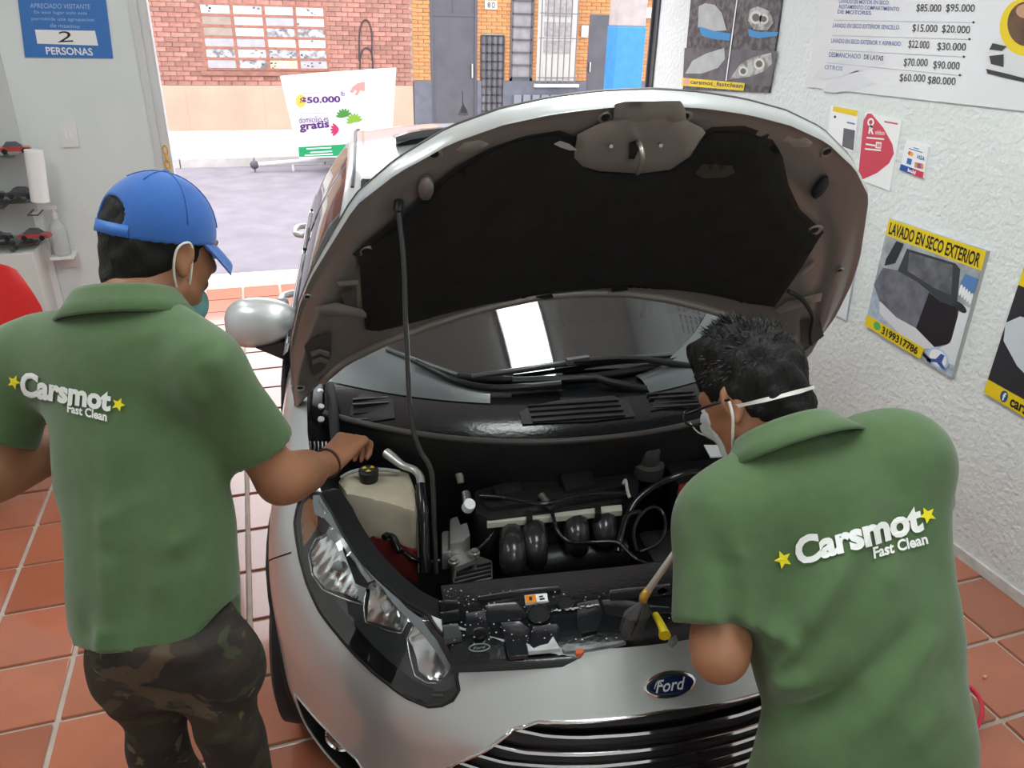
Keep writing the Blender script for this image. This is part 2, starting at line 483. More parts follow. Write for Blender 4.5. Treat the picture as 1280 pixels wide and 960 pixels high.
for r_ in range(6):
    for c_ in range(4):
        x0 = WX0+(WX1-WX0)*c_/4+.027; x1 = WX0+(WX1-WX0)*(c_+1)/4-.027
        z1 = WZ1-(WZ1-WZ0)*r_/6-.02; z0 = WZ1-(WZ1-WZ0)*(r_+1)/6+.02
        mesh('pane', *boxvf((x0, FY-.006, z0), (x1, FY+.006, z1)), {'w': pane_w, 'g': pane_g, 'b': pane_b, 'f': pane_f, 'y': pane_y}[kinds[r_][c_]], win)
F = Plane(1, FY-.02, -1)
flk = mat('flake_dark', (.13, .12, .13), .7)
fk = MB(); rr = random.Random(5)
for (cx, cz_, n) in ((.95, 1.36, 26), (.42, 1.37, 16), (-.5, 1.37, 7), (.38, 1.2, 20), (1.25, 1.82, 7), (1.2, 1.62, 6), (.85, 1.76, 6), (-.45, 2.06, 6), (.25, 2.06, 4), (1.2, 2.05, 4), (1.25, 1.22, 8)):
    for _ in range(n):
        x = cx+rr.gauss(0, .11); z = cz_+rr.gauss(0, .03); s_ = rr.uniform(.008, .026)
        if abs(((x-WX0)/((WX1-WX0)/4)) % 1-.5) > .42 or abs(((z-WZ0)/((WZ1-WZ0)/6)) % 1-.5) > .33: continue
        pts = [(x+s_*1.5*rr.uniform(.5, 1)*math.cos(a), FY-.0075, z+s_*rr.uniform(.4, 1)*math.sin(a)) for a in np.linspace(0, 2*PI, 8)[:-1]]
        fk.add(pts, [tuple(range(7))])
fk.build('paint_flakes', flk, win)
# graffiti arch outline sprayed on the brick
gr = MB()
for (rx, ry, cx, cy) in ((8, 24, 457, 56), (8, 17, 458, 82)):
    gr.tube([F.p(*p)+np.array([0, -.001, 0]) for p in [(cx-rx, cy+20)]+ell(cx, cy-ry*.3, rx, ry, 14, 0, PI, 2*PI)+[(cx+rx, cy+20)]], .014, 5)
gr.build('graffiti', mat('spray_black', (.05, .04, .045), .8), bA)
# --- orange brick house to its right
bB = empty('orange_brick_house', (5.2, FY, 0), 'orange brick house with dark doors and a white barred window across the road', 'building')
mesh('wall', *boxvf((2.985, FY+.012, 0), (12, FY+.5, 3.55)), m_mortar2, bB)
def fz(x, y): p = F.p(x, y); return p
DADO = 0.95
openings = []
def rect(x0, y0, x1, y1):
    a = F.p(x0, y1); b = F.p(x1, y0); return a[0], max(a[2], .1), b[0], b[2]
D1 = (3.33, .1, 4.22, 2.75); D2 = (4.30, .1, 4.74, 1.74); W1 = (4.90, .98, 5.30, 2.6); W2 = (5.42, .90, 6.23, 2.5); D3 = (6.48, .1, 7.1, 2.15)
openings = [D1, D2, W1, W2, D3]
xs = [2.99]+[v for o_ in (D1, D2, D3) for v in (o_[0], o_[2])]+[12]
for k in range(0, len(xs), 2): mesh('dado', *boxvf((xs[k], FY-.035, 0), (xs[k+1], FY+.02, DADO)), m_dado, bB)
CH2 = .064; BL2 = .20
bv2, bf2 = boxvf((.005, -.010, .005), (BL2-.006, .03, CH2-.006)); bme2 = {}; nb2 = 0; extra = MB()
for r_ in range(0, 40):
    z = DADO+r_*CH2; off = (r_ % 2)*BL2/2
    for c_ in range(14, 52):
        x0 = c_*BL2+off; w = BL2
        segs = [(x0, x0+w)]
        if x0 < 2.99: segs = [(2.99, x0+w)] if x0+w > 3.03 else []
        for (a, b_, c__, d_) in openings:
            if z+CH2 <= b_ or z >= d_: continue
            ns = []
            for (p, q) in segs:
                if q <= a or p >= c__: ns.append((p, q)); continue
                if p < a-.03: ns.append((p, a))
                if q > c__+.03: ns.append((c__, q))
            segs = ns
        for (p, q) in segs:
            k_ = round((q-p)/BL2, 2); vv = [(v[0]*k_, v[1], v[2]) for v in bv2]
            if z < 2.36 and p < 7.9 and nb2 < 300:
                if k_ not in bme2:
                    o = mesh('brick', vv, bf2, m_orbrick, bB, world=False); bme2[k_] = o.data
                else: o = link('brick', bme2[k_], None, bB, world=False)
                o.matrix_parent_inverse = pworld(bB).inverted(); o.location = (p, FY+random.uniform(-.003, .003), z); nb2 += 1
            elif p < 9: extra.add([(v[0]+p, v[1]+FY, v[2]+z) for v in vv], bf2)
extra.build('brickwork', m_orbrick, bB, kind='stuff')
d = mesh('door', *boxvf((D1[0], FY-.0, D1[1]), (D1[2], FY+.03, D1[3])), m_dgrey, bB)
mb = MB(); mb.box((D1[0], FY-.02, 0.1), (D1[0]+.05, FY+.01, 2.75)); mb.box((D1[2]-.05, FY-.02, .1), (D1[2], FY+.01, 2.75)); mb.box((D1[0], FY-.012, 2.05), (D1[2], FY+.01, 2.10)); mb.box((3.75, FY-.012, 2.1), (3.79, FY+.01, 2.75))
mb.build('door_frame', mat('door_frame_dark', (.075, .07, .085), .5), d)
mesh('door_handle', *boxvf((4.10, FY-.06, 1.0), (4.13, FY-.01, 1.25), .008), m_steel, d)
d = mesh('door', *boxvf((D2[0], FY-.004, .1), (D2[2], FY+.03, D2[3])), mat('wire_glass', (.15, .14, .155), .4, var=.3, vscale=6), bB)
mb = MB()
for k in range(5): x = D2[0]+(D2[2]-D2[0])*k/4; mb.box((x-.018, FY-.03, .1), (x+.018, FY-.005, D2[3]))
for k in range(12): z = .1+(D2[3]-.1)*k/11; mb.box((D2[0], FY-.03, z-.012), (D2[2], FY-.005, z+.012))
mb.build('grille', mat('grille_black', (.04, .035, .04), .5), d)
w_ = mesh('window', *boxvf((W1[0], FY-.004, W1[1]), (W1[2], FY+.03, W1[3])), mat('dim_glass', (.24, .22, .23), .25, var=.15), bB)
for k in range(8):
    z = W1[1]+.03+(W1[3]-W1[1]-.06)*k/7; mesh('bar', *boxvf((W1[0], FY-.03, z-.016), (W1[2], FY-.005, z+.016)), m_dgrey, w_)
mb = MB(); mb.box((W1[0]-.03, FY-.03, W1[1]-.03), (W1[0]+.02, FY+.02, W1[3])); mb.box((W1[2]-.02, FY-.03, W1[1]-.03), (W1[2]+.03, FY+.02, W1[3])); mb.box((W1[0]-.03, FY-.03, W1[1]-.03), (W1[2]+.03, FY+.02, W1[1]+.02)); mb.build('window_frame', m_dgrey, w_)
w_ = mesh('window', *boxvf((W2[0], FY-.0, W2[1]), (W2[2], FY+.04, W2[3]), .004), mat('cream_shutter', (.52, .49, .46), .5), bB)
for (z0, z1) in ((1.45, 1.68), (1.75, 2.0), (2.1, 2.4), (1.0, 1.35)):
    mesh('pane', *boxvf((W2[0]+.13, FY-.012, z0), (W2[2]-.13, FY+.0, z1), .003), mat('lace_curtain', (.34, .31, .31), .5, var=.2, vscale=16) if z0 > 1.4 else mat('cream_shutter', (.8, .76, .72)), w_)
for k in range(7):
    x = W2[0]+.04+(W2[2]-W2[0]-.08)*k/6
    mb = MB(); mb.tube([(x, FY-.10, W2[1]+.02), (x, FY-.10, W2[3])], .012, 6); mb.build('bar', mat('bar_grey', (.16, .145, .15), .5), w_)
for z in (1.02, 1.72, 2.15):
    mb = MB(); mb.tube([(W2[0], FY-.10, z), (W2[2], FY-.10, z)], .009, 6); mb.build('bar', MATS['bar_grey'], w_)
mesh('window_sill', *boxvf((W2[0]-.06, FY-.12, W2[1]-.06), (W2[2]+.06, FY+.01, W2[1]), .008), mat('sill_grey', (.5, .48, .47), .7), w_)
d = mesh('door', *boxvf((D3[0], FY, .1), (D3[2], FY+.03, D3[3])), m_dgrey, bB)
mesh('door_handle', *boxvf((D3[0]+.04, FY-.05, 1.12), (D3[0]+.065, FY, 1.3), .006), m_steel, d)
# planter railing in front of the dado
for k in range(9):
    mesh('railing', *boxvf((4.95+k*.19, FY-.09, .38), (4.95+k*.19+.15, FY-.04, .70), .008), mat('slate_rail', (.19, .19, .22), .7), bB)
mesh('house_number', *boxvf((4.36, FY-.03, 2.18), (4.60, FY-.01, 2.33), .006), mat('number_plate', (.45, .42, .40), .5), bB)
F2 = Plane(1, FY-.03, -1)
for t_, x_ in (('8', 4.41), ('D', 4.50)):
    uv, fc, _ = text_uv(t_, bold=.01)
    mesh('lettering', quadmap([(x_, FY-.0315, 2.21), (x_+.055, FY-.0315, 2.21), (x_+.055, FY-.0315, 2.30), (x_, FY-.0315, 2.30)], uv), fc, m_ink, bB)
mesh('meter_box', *boxvf((6.31, FY-.09, 1.75), (6.43, FY-.01, 1.95), .01), m_paint_w, bB)
mesh('meter_box', *boxvf((7.65, FY-.09, 2.12), (7.78, FY-.01, 2.30), .01), m_paint_w, bB)
# blue and grey pole on the pavement
PY0 = 12.45
pa = PY(771, 50, PY0); pb = PY(807, 50, PY0)
zb = PY(790, 33, PY0)[2]
pr = empty('street_pole', ((pa[0]+pb[0])/2, PY0, .1), 'square concrete street pole painted blue on its lower part', 'pole')
pm = MB(); pm.box((pa[0], PY0, .1), (pb[0], PY0+.4, zb), bev=.02); pm.build('painted_base', mat('blue_paint', (.04, .21, .50), .6, var=.08), pr)
pm = MB(); pm.box((pa[0]+.01, PY0+.01, zb), (pb[0]-.01, PY0+.39, 6), bev=.02); pm.build('shaft', mat('pole_concrete', (.36, .31, .30), .85, var=.12, vscale=6), pr)
# --- advertising trailer on the road
AY = 11.15
tr = empty('advertising_trailer', (PY(410, 200, AY)[0], AY, 0), 'small white advertising trailer with a grocery offer parked on the road', 'trailer')
A = Plane(1, AY, -1)
px = [(350, 95), (457, 88), (452, 196), (374, 198)]
fr_ = [A.p(*q) for q in px]
bk = [p+np.array([.55, .75, 0]) for p in fr_]
mesh('panel_box', fr_+bk, [(0, 1, 2, 3), (7, 6, 5, 4), (0, 4, 5, 1), (1, 5, 6, 2), (2, 6, 7, 3), (3, 7, 4, 0)], mat('banner_white', (.62, .61, .62), .45), tr)
purple = mat('print_purple', (.075, .012, .13), .5); grn = mat('print_green', (.008, .25, .085), .5)
A.poly('print', ell(376, 126, 6.5, 8, 20), .003, mat('print_sun', (.62, .40, .06), .5), tr)
A.text('lettering', '$50.000', [(375, 130.5), (426, 129), (425, 119.5), (375, 121.5)], .006, purple, tr, bold=.035)
A.text('lettering', 'lb', [(426, 120), (431, 120), (431, 114), (426, 114)], .006, purple, tr)
A.text('lettering', 'domicilio es', [(374, 154), (411, 152), (410, 144), (373, 146)], .006, mat('print_violet', (.14, .06, .19), .5), tr, bold=.005)
A.text('lettering', 'gratis', [(375, 166), (412, 162), (411, 150), (374, 153)], .006, purple, tr, bold=.03)
A.poly('print', [(373, 184), (450, 179), (450, 194), (374, 196)], .003, grn, tr)
for (y0, a, b_) in ((184.5, 383, 414), (189, 388, 415), (192.5, 381, 416)):
    A.poly('print', [(a, y0+.9), (b_, y0-.7), (b_, y0+.6), (a, y0+2.2)], .005, m_white, tr)
for (y0, a, b_) in ((115, 376, 404), (140.5, 372, 408)):
    A.poly('print', [(a, y0+1), (b_, y0), (b_, y0+1), (a, y0+2)], .005, mat('print_faint', (.40, .36, .40), .5), tr)
skinp = mat('print_skin', (.44, .22, .19), .5)
A.poly('print', [(456, 102), (447, 104), (441, 108), (437, 115), (441, 116), (444, 112), (446, 114), (443, 119), (447, 119), (450, 113), (456, 114)], .004, skinp, tr)
for (cx, cy, n, c_) in ((430, 146, 7, 'print_leaf'), (443, 152, 8, 'print_leaf2'), (423, 162, 5, 'print_radish')):
    mm = mat(c_, {'print_leaf': (.05, .19, .03), 'print_leaf2': (.17, .32, .02), 'print_radish': (.40, .02, .09)}[c_], .5)
    for k in range(n):
        a = -PI/2+(k-n/2)*.42 if c_ != 'print_radish' else PI+(k-2)*.4
        A.poly('print', ell(cx+5*math.cos(a), cy+5.5*math.sin(a), 5.5, 1.7, 10, a), .005+.0004*k, mm, tr)
mb = MB(); y = AY+.3
p0 = PY(318, 206, AY+.3); p1 = PY(378, 201, AY+.3); p2 = PY(450, 197, AY+.3)
mb.tube([p0, p1, p2+np.array([.9, 0, 0])], .03, 8); mb.tube([p1+np.array([0, .5, 0]), p2+np.array([.9, .5, 0])], .03, 8)
mb.build('chassis', mat('trailer_steel', (.55, .53, .54), .5), tr)
mb = MB(); mb.tube([PY(366, 200, AY+.3), PY(368, 227, AY+.3)-np.array([0, 0, 0])], .018, 6); mb.build('stand_leg', MATS['trailer_steel'], tr)
hb = MB(); hb.sph(p0, .06); hb.tube([p0, p0+np.array([.0, -.02, -.12]), p0+np.array([.12, 0, -.2]), p0+np.array([.18, 0, -.1])], .012, 6); hb.build('hitch', m_dgrey, tr)
for dy in (.0, .75):
    c0 = np.array([p2[0]+.35, AY+.1+dy, .20]); hb = MB(); hb.lathe([(.0, -.05), (.11, -.06), (.19, -.06), (.20, 0), (.19, .06), (.11, .06), (0, .05)], frame(c0, (0, 1, 0))); hb.build('wheel', m_black, tr, smooth=True, sharp=40)

# ------------------------------------------------------------------ things on the right wall
R = Plane(0, RW, -1)
def poster(name, label, px, th, cat, m=None, group=None):
    P = [R.p(*q) for q in px]; c = sum(P)/len(P)
    e = empty(name, c, label, cat, group)
    R.poly('board', px, th, m or m_white, e, depth=th-.0005)
    return e
# dry exterior wash poster
px = [(1115, 273), (1237, 313.5), (1193, 472), (1084.5, 406)]
po = poster('wash_poster', 'poster headed LAVADO EN SECO EXTERIOR with a half washed black car', px, .014, 'poster', mat('poster_grey', (.42, .45, .50), .35, var=.25, vscale=9))
def q4(px, u, v):   # bilinear on tl,tr,br,bl
    (a, b, c, d) = [np.array(p, float) for p in px]
    return tuple((a*(1-u)+b*u)*(1-v)+(d*(1-u)+c*u)*v)
def qp(px, pts): return [q4(px, *p) for p in pts]
T = .015
R.poly('print', qp(px, [(0, 0), (1, 0), (1, .155), (0, .155)]), T, m_yel, po)
R.text('lettering', 'LAVADO EN SECO EXTERIOR', qp(px, [(.025, .135), (.965, .14), (.965, .03), (.025, .025)]), T+.001, m_ink, po, bold=.022)
R.poly('print', qp(px, [(0, .155), (1, .155), (1, .62), (0, .62)]), T, mat('poster_street', (.36, .38, .40), .4, var=.3, vscale=14), po)
R.poly('print', qp(px, [(0, .62), (1, .62), (1, 1), (0, 1)]), T, mat('poster_paving', (.40, .47, .56), .4, var=.22, vscale=40), po)
R.poly('print', qp(px, [(.12, .17), (.2, .17), (.16, .36), (.06, .42), (.06, .36)]), T+.001, mat('poster_dark', (.03, .03, .035), .35), po)
R.poly('print', qp(px, [(.24, .2), (.74, .17), (.80, .2), (.86, .48), (.70, .50), (.40, .43), (.20, .42)]), T+.001, mat('poster_glass', (.05, .055, .06), .25), po)
R.poly('print', qp(px, [(.27, .22), (.72, .19), (.78, .42), (.60, .42), (.30, .38)]), T+.0015, mat('poster_glass2', (.13, .13, .14), .25, var=.4, vscale=18), po)
R.poly('print', qp(px, [(.0, .62), (.05, .44), (.20, .41), (.40, .43), (.56, .47), (.52, .80), (.30, .80), (.10, .74)]), T+.0018, mat('poster_dusty', (.15, .15, .18), .4, var=.3, vscale=22), po)
R.poly('print', qp(px, [(.56, .47), (.70, .50), (.88, .48), (.93, .66), (.88, .78), (.74, .86), (.52, .80)]), T+.0018, mat('poster_shine', (.022, .017, .022), .2), po)
R.poly('print', qp(px, [(.10, .73), (.30, .79), (.52, .79), (.74, .85), (.78, .86), (.60, .93), (.35, .90), (.12, .83)]), T+.0022, mat('poster_bumper', (.68, .67, .70), .3), po)
R.poly('print', qp(px, [(.9, .45), (1, .45), (1, .90), (.83, .93), (.80, .84), (.90, .76)]), T+.002, mat('poster_pale', (.72, .73, .76), .4), po)
R.poly('print', [q4(px, *p) for p in ell(.90, .475, .075, .03, 16, .2)], T+.0026, MATS['poster_dark'], po)
R.poly('print', qp(px, [(.86, .22), (1, .22), (1, .33), (.9, .36), (.84, .3)]), T+.002, mat('poster_blueglove', (.10, .22, .48), .4), po)
for k in range(5): R.poly('print', [q4(px, *p) for p in ell(.86+.03*k, .35+.008*k, .016, .045, 10)], T+.0024, m_white, po)
R.poly('print', qp(px, [(0, .90), (.66, .905), (.64, 1), (0, 1)]), T+.003, m_yel, po)
R.poly('print', [q4(px, *p) for p in ell(.13, .945, .04, .035, 16)], T+.0035, mat('print_phonegreen', (.10, .42, .10), .4), po)
R.text('lettering', '3199317786', qp(px, [(.19, .985), (.60, .985), (.60, .92), (.19, .915)]), T+.004, m_ink, po, bold=.03)
R.poly('print', [q4(px, *p) for p in ell(.82, .915, .12, .075, 24)], T+.0035, mat('print_bluebadge', (.45, .58, .78), .4), po)
R.poly('print', [q4(px, *p) for p in ell(.82, .915, .095, .06, 24)], T+.004, m_white, po)
R.poly('print', qp(px, [(.70, .965), (.80, .93), (.84, .87), (.88, .87), (.87, .93), (.93, .965), (.88, .97), (.82, .95), (.72, .985)]), T+.0045, m_blueink, po)
R.poly('print', qp(px, [(.66, .93), (.76, .955), (.76, .985), (.66, .96)]), T+.0045, m_ink, po)
mesh('frame_edge', [R.p(*px[1])+np.array([-.0145, 0, 0]), R.p(*px[2])+np.array([-.0145, 0, 0]), R.p(*px[2])+np.array([-.0, -.004, 0]), R.p(*px[1])+np.array([0, -.004, 0])], [(0, 1, 2, 3)], m_grey, po)
# headlight before and after poster
px = [(869, -38), (984.5, -36), (963.5, 116), (855.5, 112)]
po = poster('headlight_poster', 'poster of cloudy and restored headlights with a yellow name strip', px, .012, 'poster', mat('poster_engine', (.035, .032, .038), .35, col2=(.12, .115, .125), vscale=26))
T = .013
hz = mat('poster_cloudy', (.44, .47, .47), .3, var=.12, vscale=12); cl = mat('poster_clear', (.52, .54, .52), .2, col2=(.22, .23, .22), vscale=22)
pb_ = mat('poster_bluecar', (.03, .27, .58), .3); pg = mat('poster_bumpgrey', (.10, .095, .11), .4, var=.35, vscale=12)
R.poly('print', [(858, 60), (914, 62), (908, 102), (856, 98)], T, pg, po); R.poly('print', [(917, 62), (974, 64), (966, 108), (911, 104)], T, pg, po)
R.poly('print', [(876, 8), (884, 4), (896, 6), (905, 16), (911, 38), (896, 39), (875, 34)], T+.001, hz, po)
R.poly('print', [(876, 33), (896, 39), (916, 42), (915, 51), (896, 49), (880, 45)], T+.0015, pb_, po)
R.poly('print', [(940, 12), (950, 8), (965, 14), (970, 28), (962, 38), (945, 37), (938, 26)], T+.001, cl, po)
R.poly('print', [(938, 36), (950, 40), (976, 40), (974, 45), (950, 48), (939, 45)], T+.0015, pb_, po)
R.poly('print', [(859, 92), (868, 76), (885, 67), (908, 60), (909, 74), (900, 85), (880, 92)], T+.001, hz, po)
R.poly('print', [(915, 99), (928, 80), (945, 71), (967, 66), (968, 80), (956, 90), (940, 96)], T+.001, cl, po)
for (x, y, r_) in ((948, 22, 8), (958, 24, 6), (932, 89, 6), (952, 80, 7)):
    R.poly('print', ell(x, y, r_, r_*1.05, 18), T+.002, mat('poster_lamp', (.66, .68, .66), .2), po); R.poly('print', ell(x, y, r_*.6, r_*.62, 16), T+.0025, mat('poster_lampdark', (.14, .14, .14), .2), po)
R.poly('print', [(909.5, 101), (911, 101), (925, 0), (924, -36), (922.5, -36), (923.5, 0)], T+.002, m_white, po)
R.poly('print', [(855.5, 97), (934, 104), (932.5, 113.5), (855, 107)], T+.002, m_yel, po)
R.poly('print', ell(861, 102, 4, 4.5, 12), T+.0025, mat('print_rose', (.75, .35, .28), .5), po)
R.text('lettering', 'carsmot_fastclean', [(866, 105.5), (931, 111), (932, 104.5), (866, 99.5)], T+.003, m_ink, po, bold=.012)
# price banner
px = [(1040, -60), (1420, -60), (1330, 144), (1009, 108.5)]
po = poster('price_banner', 'large glossy price list banner with handwritten peso prices', px, .010, 'banner', mat('banner_film', (.72, .715, .735), .22, var=.05, vscale=2))
T = .011
ink2 = mat('print_paleblue', (.16, .20, .42), .5); pen = mat('marker_pen', (.035, .033, .035), .5)
def L(txt, x0, y0, x1, y1, h, m, b=.01): R.text('lettering', txt, [(x0-h*.1, y0+h), (x1-h*.1, y1+h), (x1, y1), (x0, y0)], T+.001, m, po, bold=b)
L('LAVADO DE MOTOR EN SECO', 1052, -1, 1114, 1, 5, ink2); L('ALISTAMIENTO COMPARTIMIENTO', 1051, 5.5, 1127, 9, 5, ink2); L('DE MOTORES', 1050, 12, 1092, 14, 5, ink2)
L('LAVADO EN SECO EXTERIOR SENCILLO', 1044, 29, 1127, 31.5, 5.5, ink2); L('LAVADO EN SECO EXTERIOR Y ASPIRADO', 1042, 48, 1129, 52, 5.5, ink2)
L('DESMANCHADO', 1039, 65, 1079, 67.5, 6, ink2); L('DE LATAS', 1083, 68, 1107, 70, 6, pen, .015); L('OTROS', 1034, 81, 1056, 83, 5.5, ink2)
for (txt, x0, y0, x1, y1) in (('$85.000', 1149, 5, 1180, 5.5), ('$95.000', 1186, 5, 1222, 5.5), ('$15.000', 1144, 30, 1175, 31), ('$20.000', 1181, 31, 1216, 32.5), ('$22.000', 1139, 50, 1165, 51.5), ('$30.000', 1175, 53, 1211, 54),
        ('$70.000', 1133, 73, 1163, 73.5), ('$90.000', 1170, 76, 1203, 77.5), ('$60.000', 1128, 92, 1160, 93), ('$80.000', 1163, 95, 1198, 97)):
    L(txt, x0, y0, x1, y1, 11, pen, .004)
for (x0, y0, x1, y1) in ((1045, 25, 1220, 28), (1043, 44, 1215, 49), (1040, 62, 1208, 71), (1036, 78, 1203, 94)):
    R.poly('print', [(x0, y0), (x1, y1), (x1, y1+.8), (x0, y0+.8)], T+.001, mat('print_rule', (.45, .45, .5), .5), po)
    R.poly('print', ell(x1, y1, 1.5, 1.5, 10), T+.0015, m_ink, po)
for (x0, x1, y0, y1) in ((1018, 1090, 84, 62), (1030, 1075, 100, 88)):
    R.poly('print', [(x0, y0+14), (x0+10, y0), (x1, y1), (x1+20, y1+16), (x1, y1+24), (x0+16, y0+16)], T+.0005, mat('banner_wash', (.66, .665, .70), .2), po)
wc = mat('poster_whitecar', (.66, .66, .66), .3); bk_ = MATS['poster_dark']
R.poly('print', [(1236, 92), (1237, 62), (1250, 48), (1300, 36), (1330, 40), (1330, 112), (1262, 98)], T+.001, wc, po)
R.poly('print', [(1240, 70), (1258, 68), (1258, 84), (1242, 80)], T+.002, bk_, po); R.poly('print', [(1244, 54), (1262, 58), (1256, 64), (1240, 62)], T+.002, bk_, po)
R.poly('print', [(1236, 86), (1262, 92), (1300, 102), (1300, 106), (1262, 98), (1238, 92)], T+.003, bk_, po)
R.poly('print', ell(1285, 34, 32, 36, 28), T+.002, m_yel, po); R.poly('print', ell(1287, 30, 24, 28, 28), T+.003, mat('poster_brown', (.12, .06, .03), .4, var=.4, vscale=14), po)
R.poly('print', ell(1286, 14, 12, 9, 20), T+.004, mat('poster_skin', (.55, .30, .18), .5), po)
# white and red payment card sign (its square code left out)
px = [(1083, 141), (1128.5, 150), (1113, 239), (1072, 223)]
po = poster('payment_sign', 'white payment card with a rounded red triangle beside the hood', px, .006, 'sign')
T = .007; redp = mat('print_red', (.62, .055, .09), .45)
R.poly('print', [(1074, 222), (1081, 150), (1086, 142), (1091, 142), (1106, 160), (1117, 180), (1119, 192), (1113, 204), (1098, 216), (1080, 224)], T, redp, po)
R.text('lettering', 'Q', [(1085, 159), (1094, 160), (1095, 148), (1087, 147)], T+.001, m_white, po, bold=.04)
R.text('lettering', 'R', [(1087, 167), (1094, 168), (1095, 157), (1089, 156)], T+.001, m_white, po, bold=.04)
R.text('lettering', 'edeban', [(1096, 168), (1108, 169), (1107, 163), (1096, 162)], T+.001, m_white, po)
for (x, y, w) in ((1085, 171, 22), (1084, 179, 12), (1083, 185, 20)): R.poly('print', [(x, y), (x+w, y+2), (x+w, y+4), (x, y+2)], T+.001, m_white, po)
R.poly('print', [(1097, 177), (1104, 178), (1103, 186), (1096, 185)], T+.001, m_white, po)
R.text('lettering', '88', [(1097.5, 184), (1102.5, 184.5), (1103, 179.5), (1098, 179)], T+.0015, redp, po, bold=.02)
R.poly('print', [(1107, 151), (1124, 154), (1123.6, 155.8), (1106.8, 152.8)], T, redp, po)
# small card logos sign
px = [(1135, 176), (1163, 184), (1156, 223), (1127, 212)]
po = poster('card_sign', 'small white sign of bank card marks with a blue and red foot', px, .010, 'sign')
T = .011
R.poly('print', qp(px, [(0, .80), (.55, .80), (.5, 1), (0, 1)]), T, mat('print_navy', (.02, .08, .36), .4), po)
R.poly('print', qp(px, [(.55, .80), (1, .80), (1, 1), (.5, 1)]), T, mat('print_signred', (.66, .04, .09), .4), po)
R.text('lettering', 'bold', qp(px, [(.34, .96), (.68, .97), (.68, .85), (.34, .84)]), T+.001, m_white, po, bold=.04)
R.poly('print', [q4(px, *p) for p in ell(.27, .36, .075, .07, 14)], T, mat('print_cardred', (.70, .10, .05), .4), po); R.poly('print', [q4(px, *p) for p in ell(.36, .37, .075, .07, 14)], T+.0005, mat('print_cardorange', (.85, .40, .04), .4), po)
R.text('lettering', 'VISA', qp(px, [(.60, .45), (.92, .46), (.92, .33), (.60, .32)]), T, m_blueink, po, bold=.02, shear=.3)
R.poly('print', qp(px, [(.22, .53), (.42, .53), (.42, .72), (.22, .72)]), T, mat('print_cardblue', (.03, .16, .45), .4), po)
R.poly('print', qp(px, [(.55, .58), (.92, .55), (.95, .72), (.58, .75)]), T, mat('print_cardgold', (.65, .32, .10), .4), po); R.poly('print', qp(px, [(.68, .58), (.82, .57), (.84, .73), (.70, .74)]), T+.0005, mat('print_cardviolet', (.35, .08, .30), .4), po)
for (v, a, b) in ((.13, .38, .62), (.2, .2, .8)): R.poly('print', qp(px, [(a, v), (b, v), (b, v+.03), (a, v+.03)]), T, ink2, po)
# poster pieces half hidden by the hood
px = [(1040, 132), (1074, 138), (1068, 190), (1034, 180)]
po = poster('price_leaflet', 'white leaflet with a yellow heading half hidden behind the raised hood', px, .005, 'poster')
R.poly('print', [(1043, 132.5), (1073.5, 138), (1072.5, 145.5), (1042, 139)], .006, m_yel, po)
R.poly('print', ell(1045, 146, 1.5, 1.8, 10), .006, m_ink, po)
R.poly('print', [(1060, 152), (1070, 154), (1070, 156), (1060, 154)], .006, ink2, po); R.poly('print', [(1056, 160), (1070, 163), (1068, 188), (1054, 183)], .006, pg, po)
px = [(990, 228), (1084, 258), (1060, 400), (966, 352)]
po = poster('interior_poster', 'poster with a yellow heading almost hidden behind the right edge of the hood', px, .012, 'poster', MATS['poster_grey'])
R.poly('print', qp(px, [(0, 0), (1, 0), (1, .17), (0, .17)]), .013, m_yel, po)
R.text('lettering', 'LAVADO EN SECO INTERIOR', qp(px, [(.03, .14), (.97, .14), (.97, .04), (.03, .035)]), .014, m_ink, po, bold=.022)
R.poly('print', qp(px, [(.5, .17), (1, .17), (1, 1), (.5, 1)]), .013, mat('poster_pale', (.72, .73, .76), .4), po)
px = [(1284, 332), (1420, 382), (1370, 572), (1233, 490)]
po = poster('hood_poster', 'poster of a white car hood cut by the right edge of the photo', px, .014, 'poster', MATS['poster_dark'])
T = .015
R.poly('print', qp(px, [(0, 0), (1, 0), (1, .15), (0, .15)]), T, m_yel, po)
R.poly('print', qp(px, [(.0, .45), (.10, .36), (.35, .33), (1, .35), (1, .86), (.55, .80), (.20, .70), (.03, .58)]), T+.001, mat('poster_whitehood', (.58, .63, .66), .3), po)
R.poly('print', qp(px, [(0, .895), (1, .885), (1, 1), (0, 1)]), T, m_yel, po)
R.poly('print', [q4(px, *p) for p in ell(.17, .945, .033, .042, 18)], T+.001, mat('print_navyround', (.03, .09, .22), .4), po)
R.text('lettering', 'f', qp(px, [(.16, .975), (.185, .975), (.185, .915), (.16, .915)]), T+.002, m_white, po, bold=.04)
R.text('lettering', 'carsmot', qp(px, [(.23, .985), (.55, .985), (.55, .915), (.23, .915)]), T+.001, m_ink, po, bold=.03)

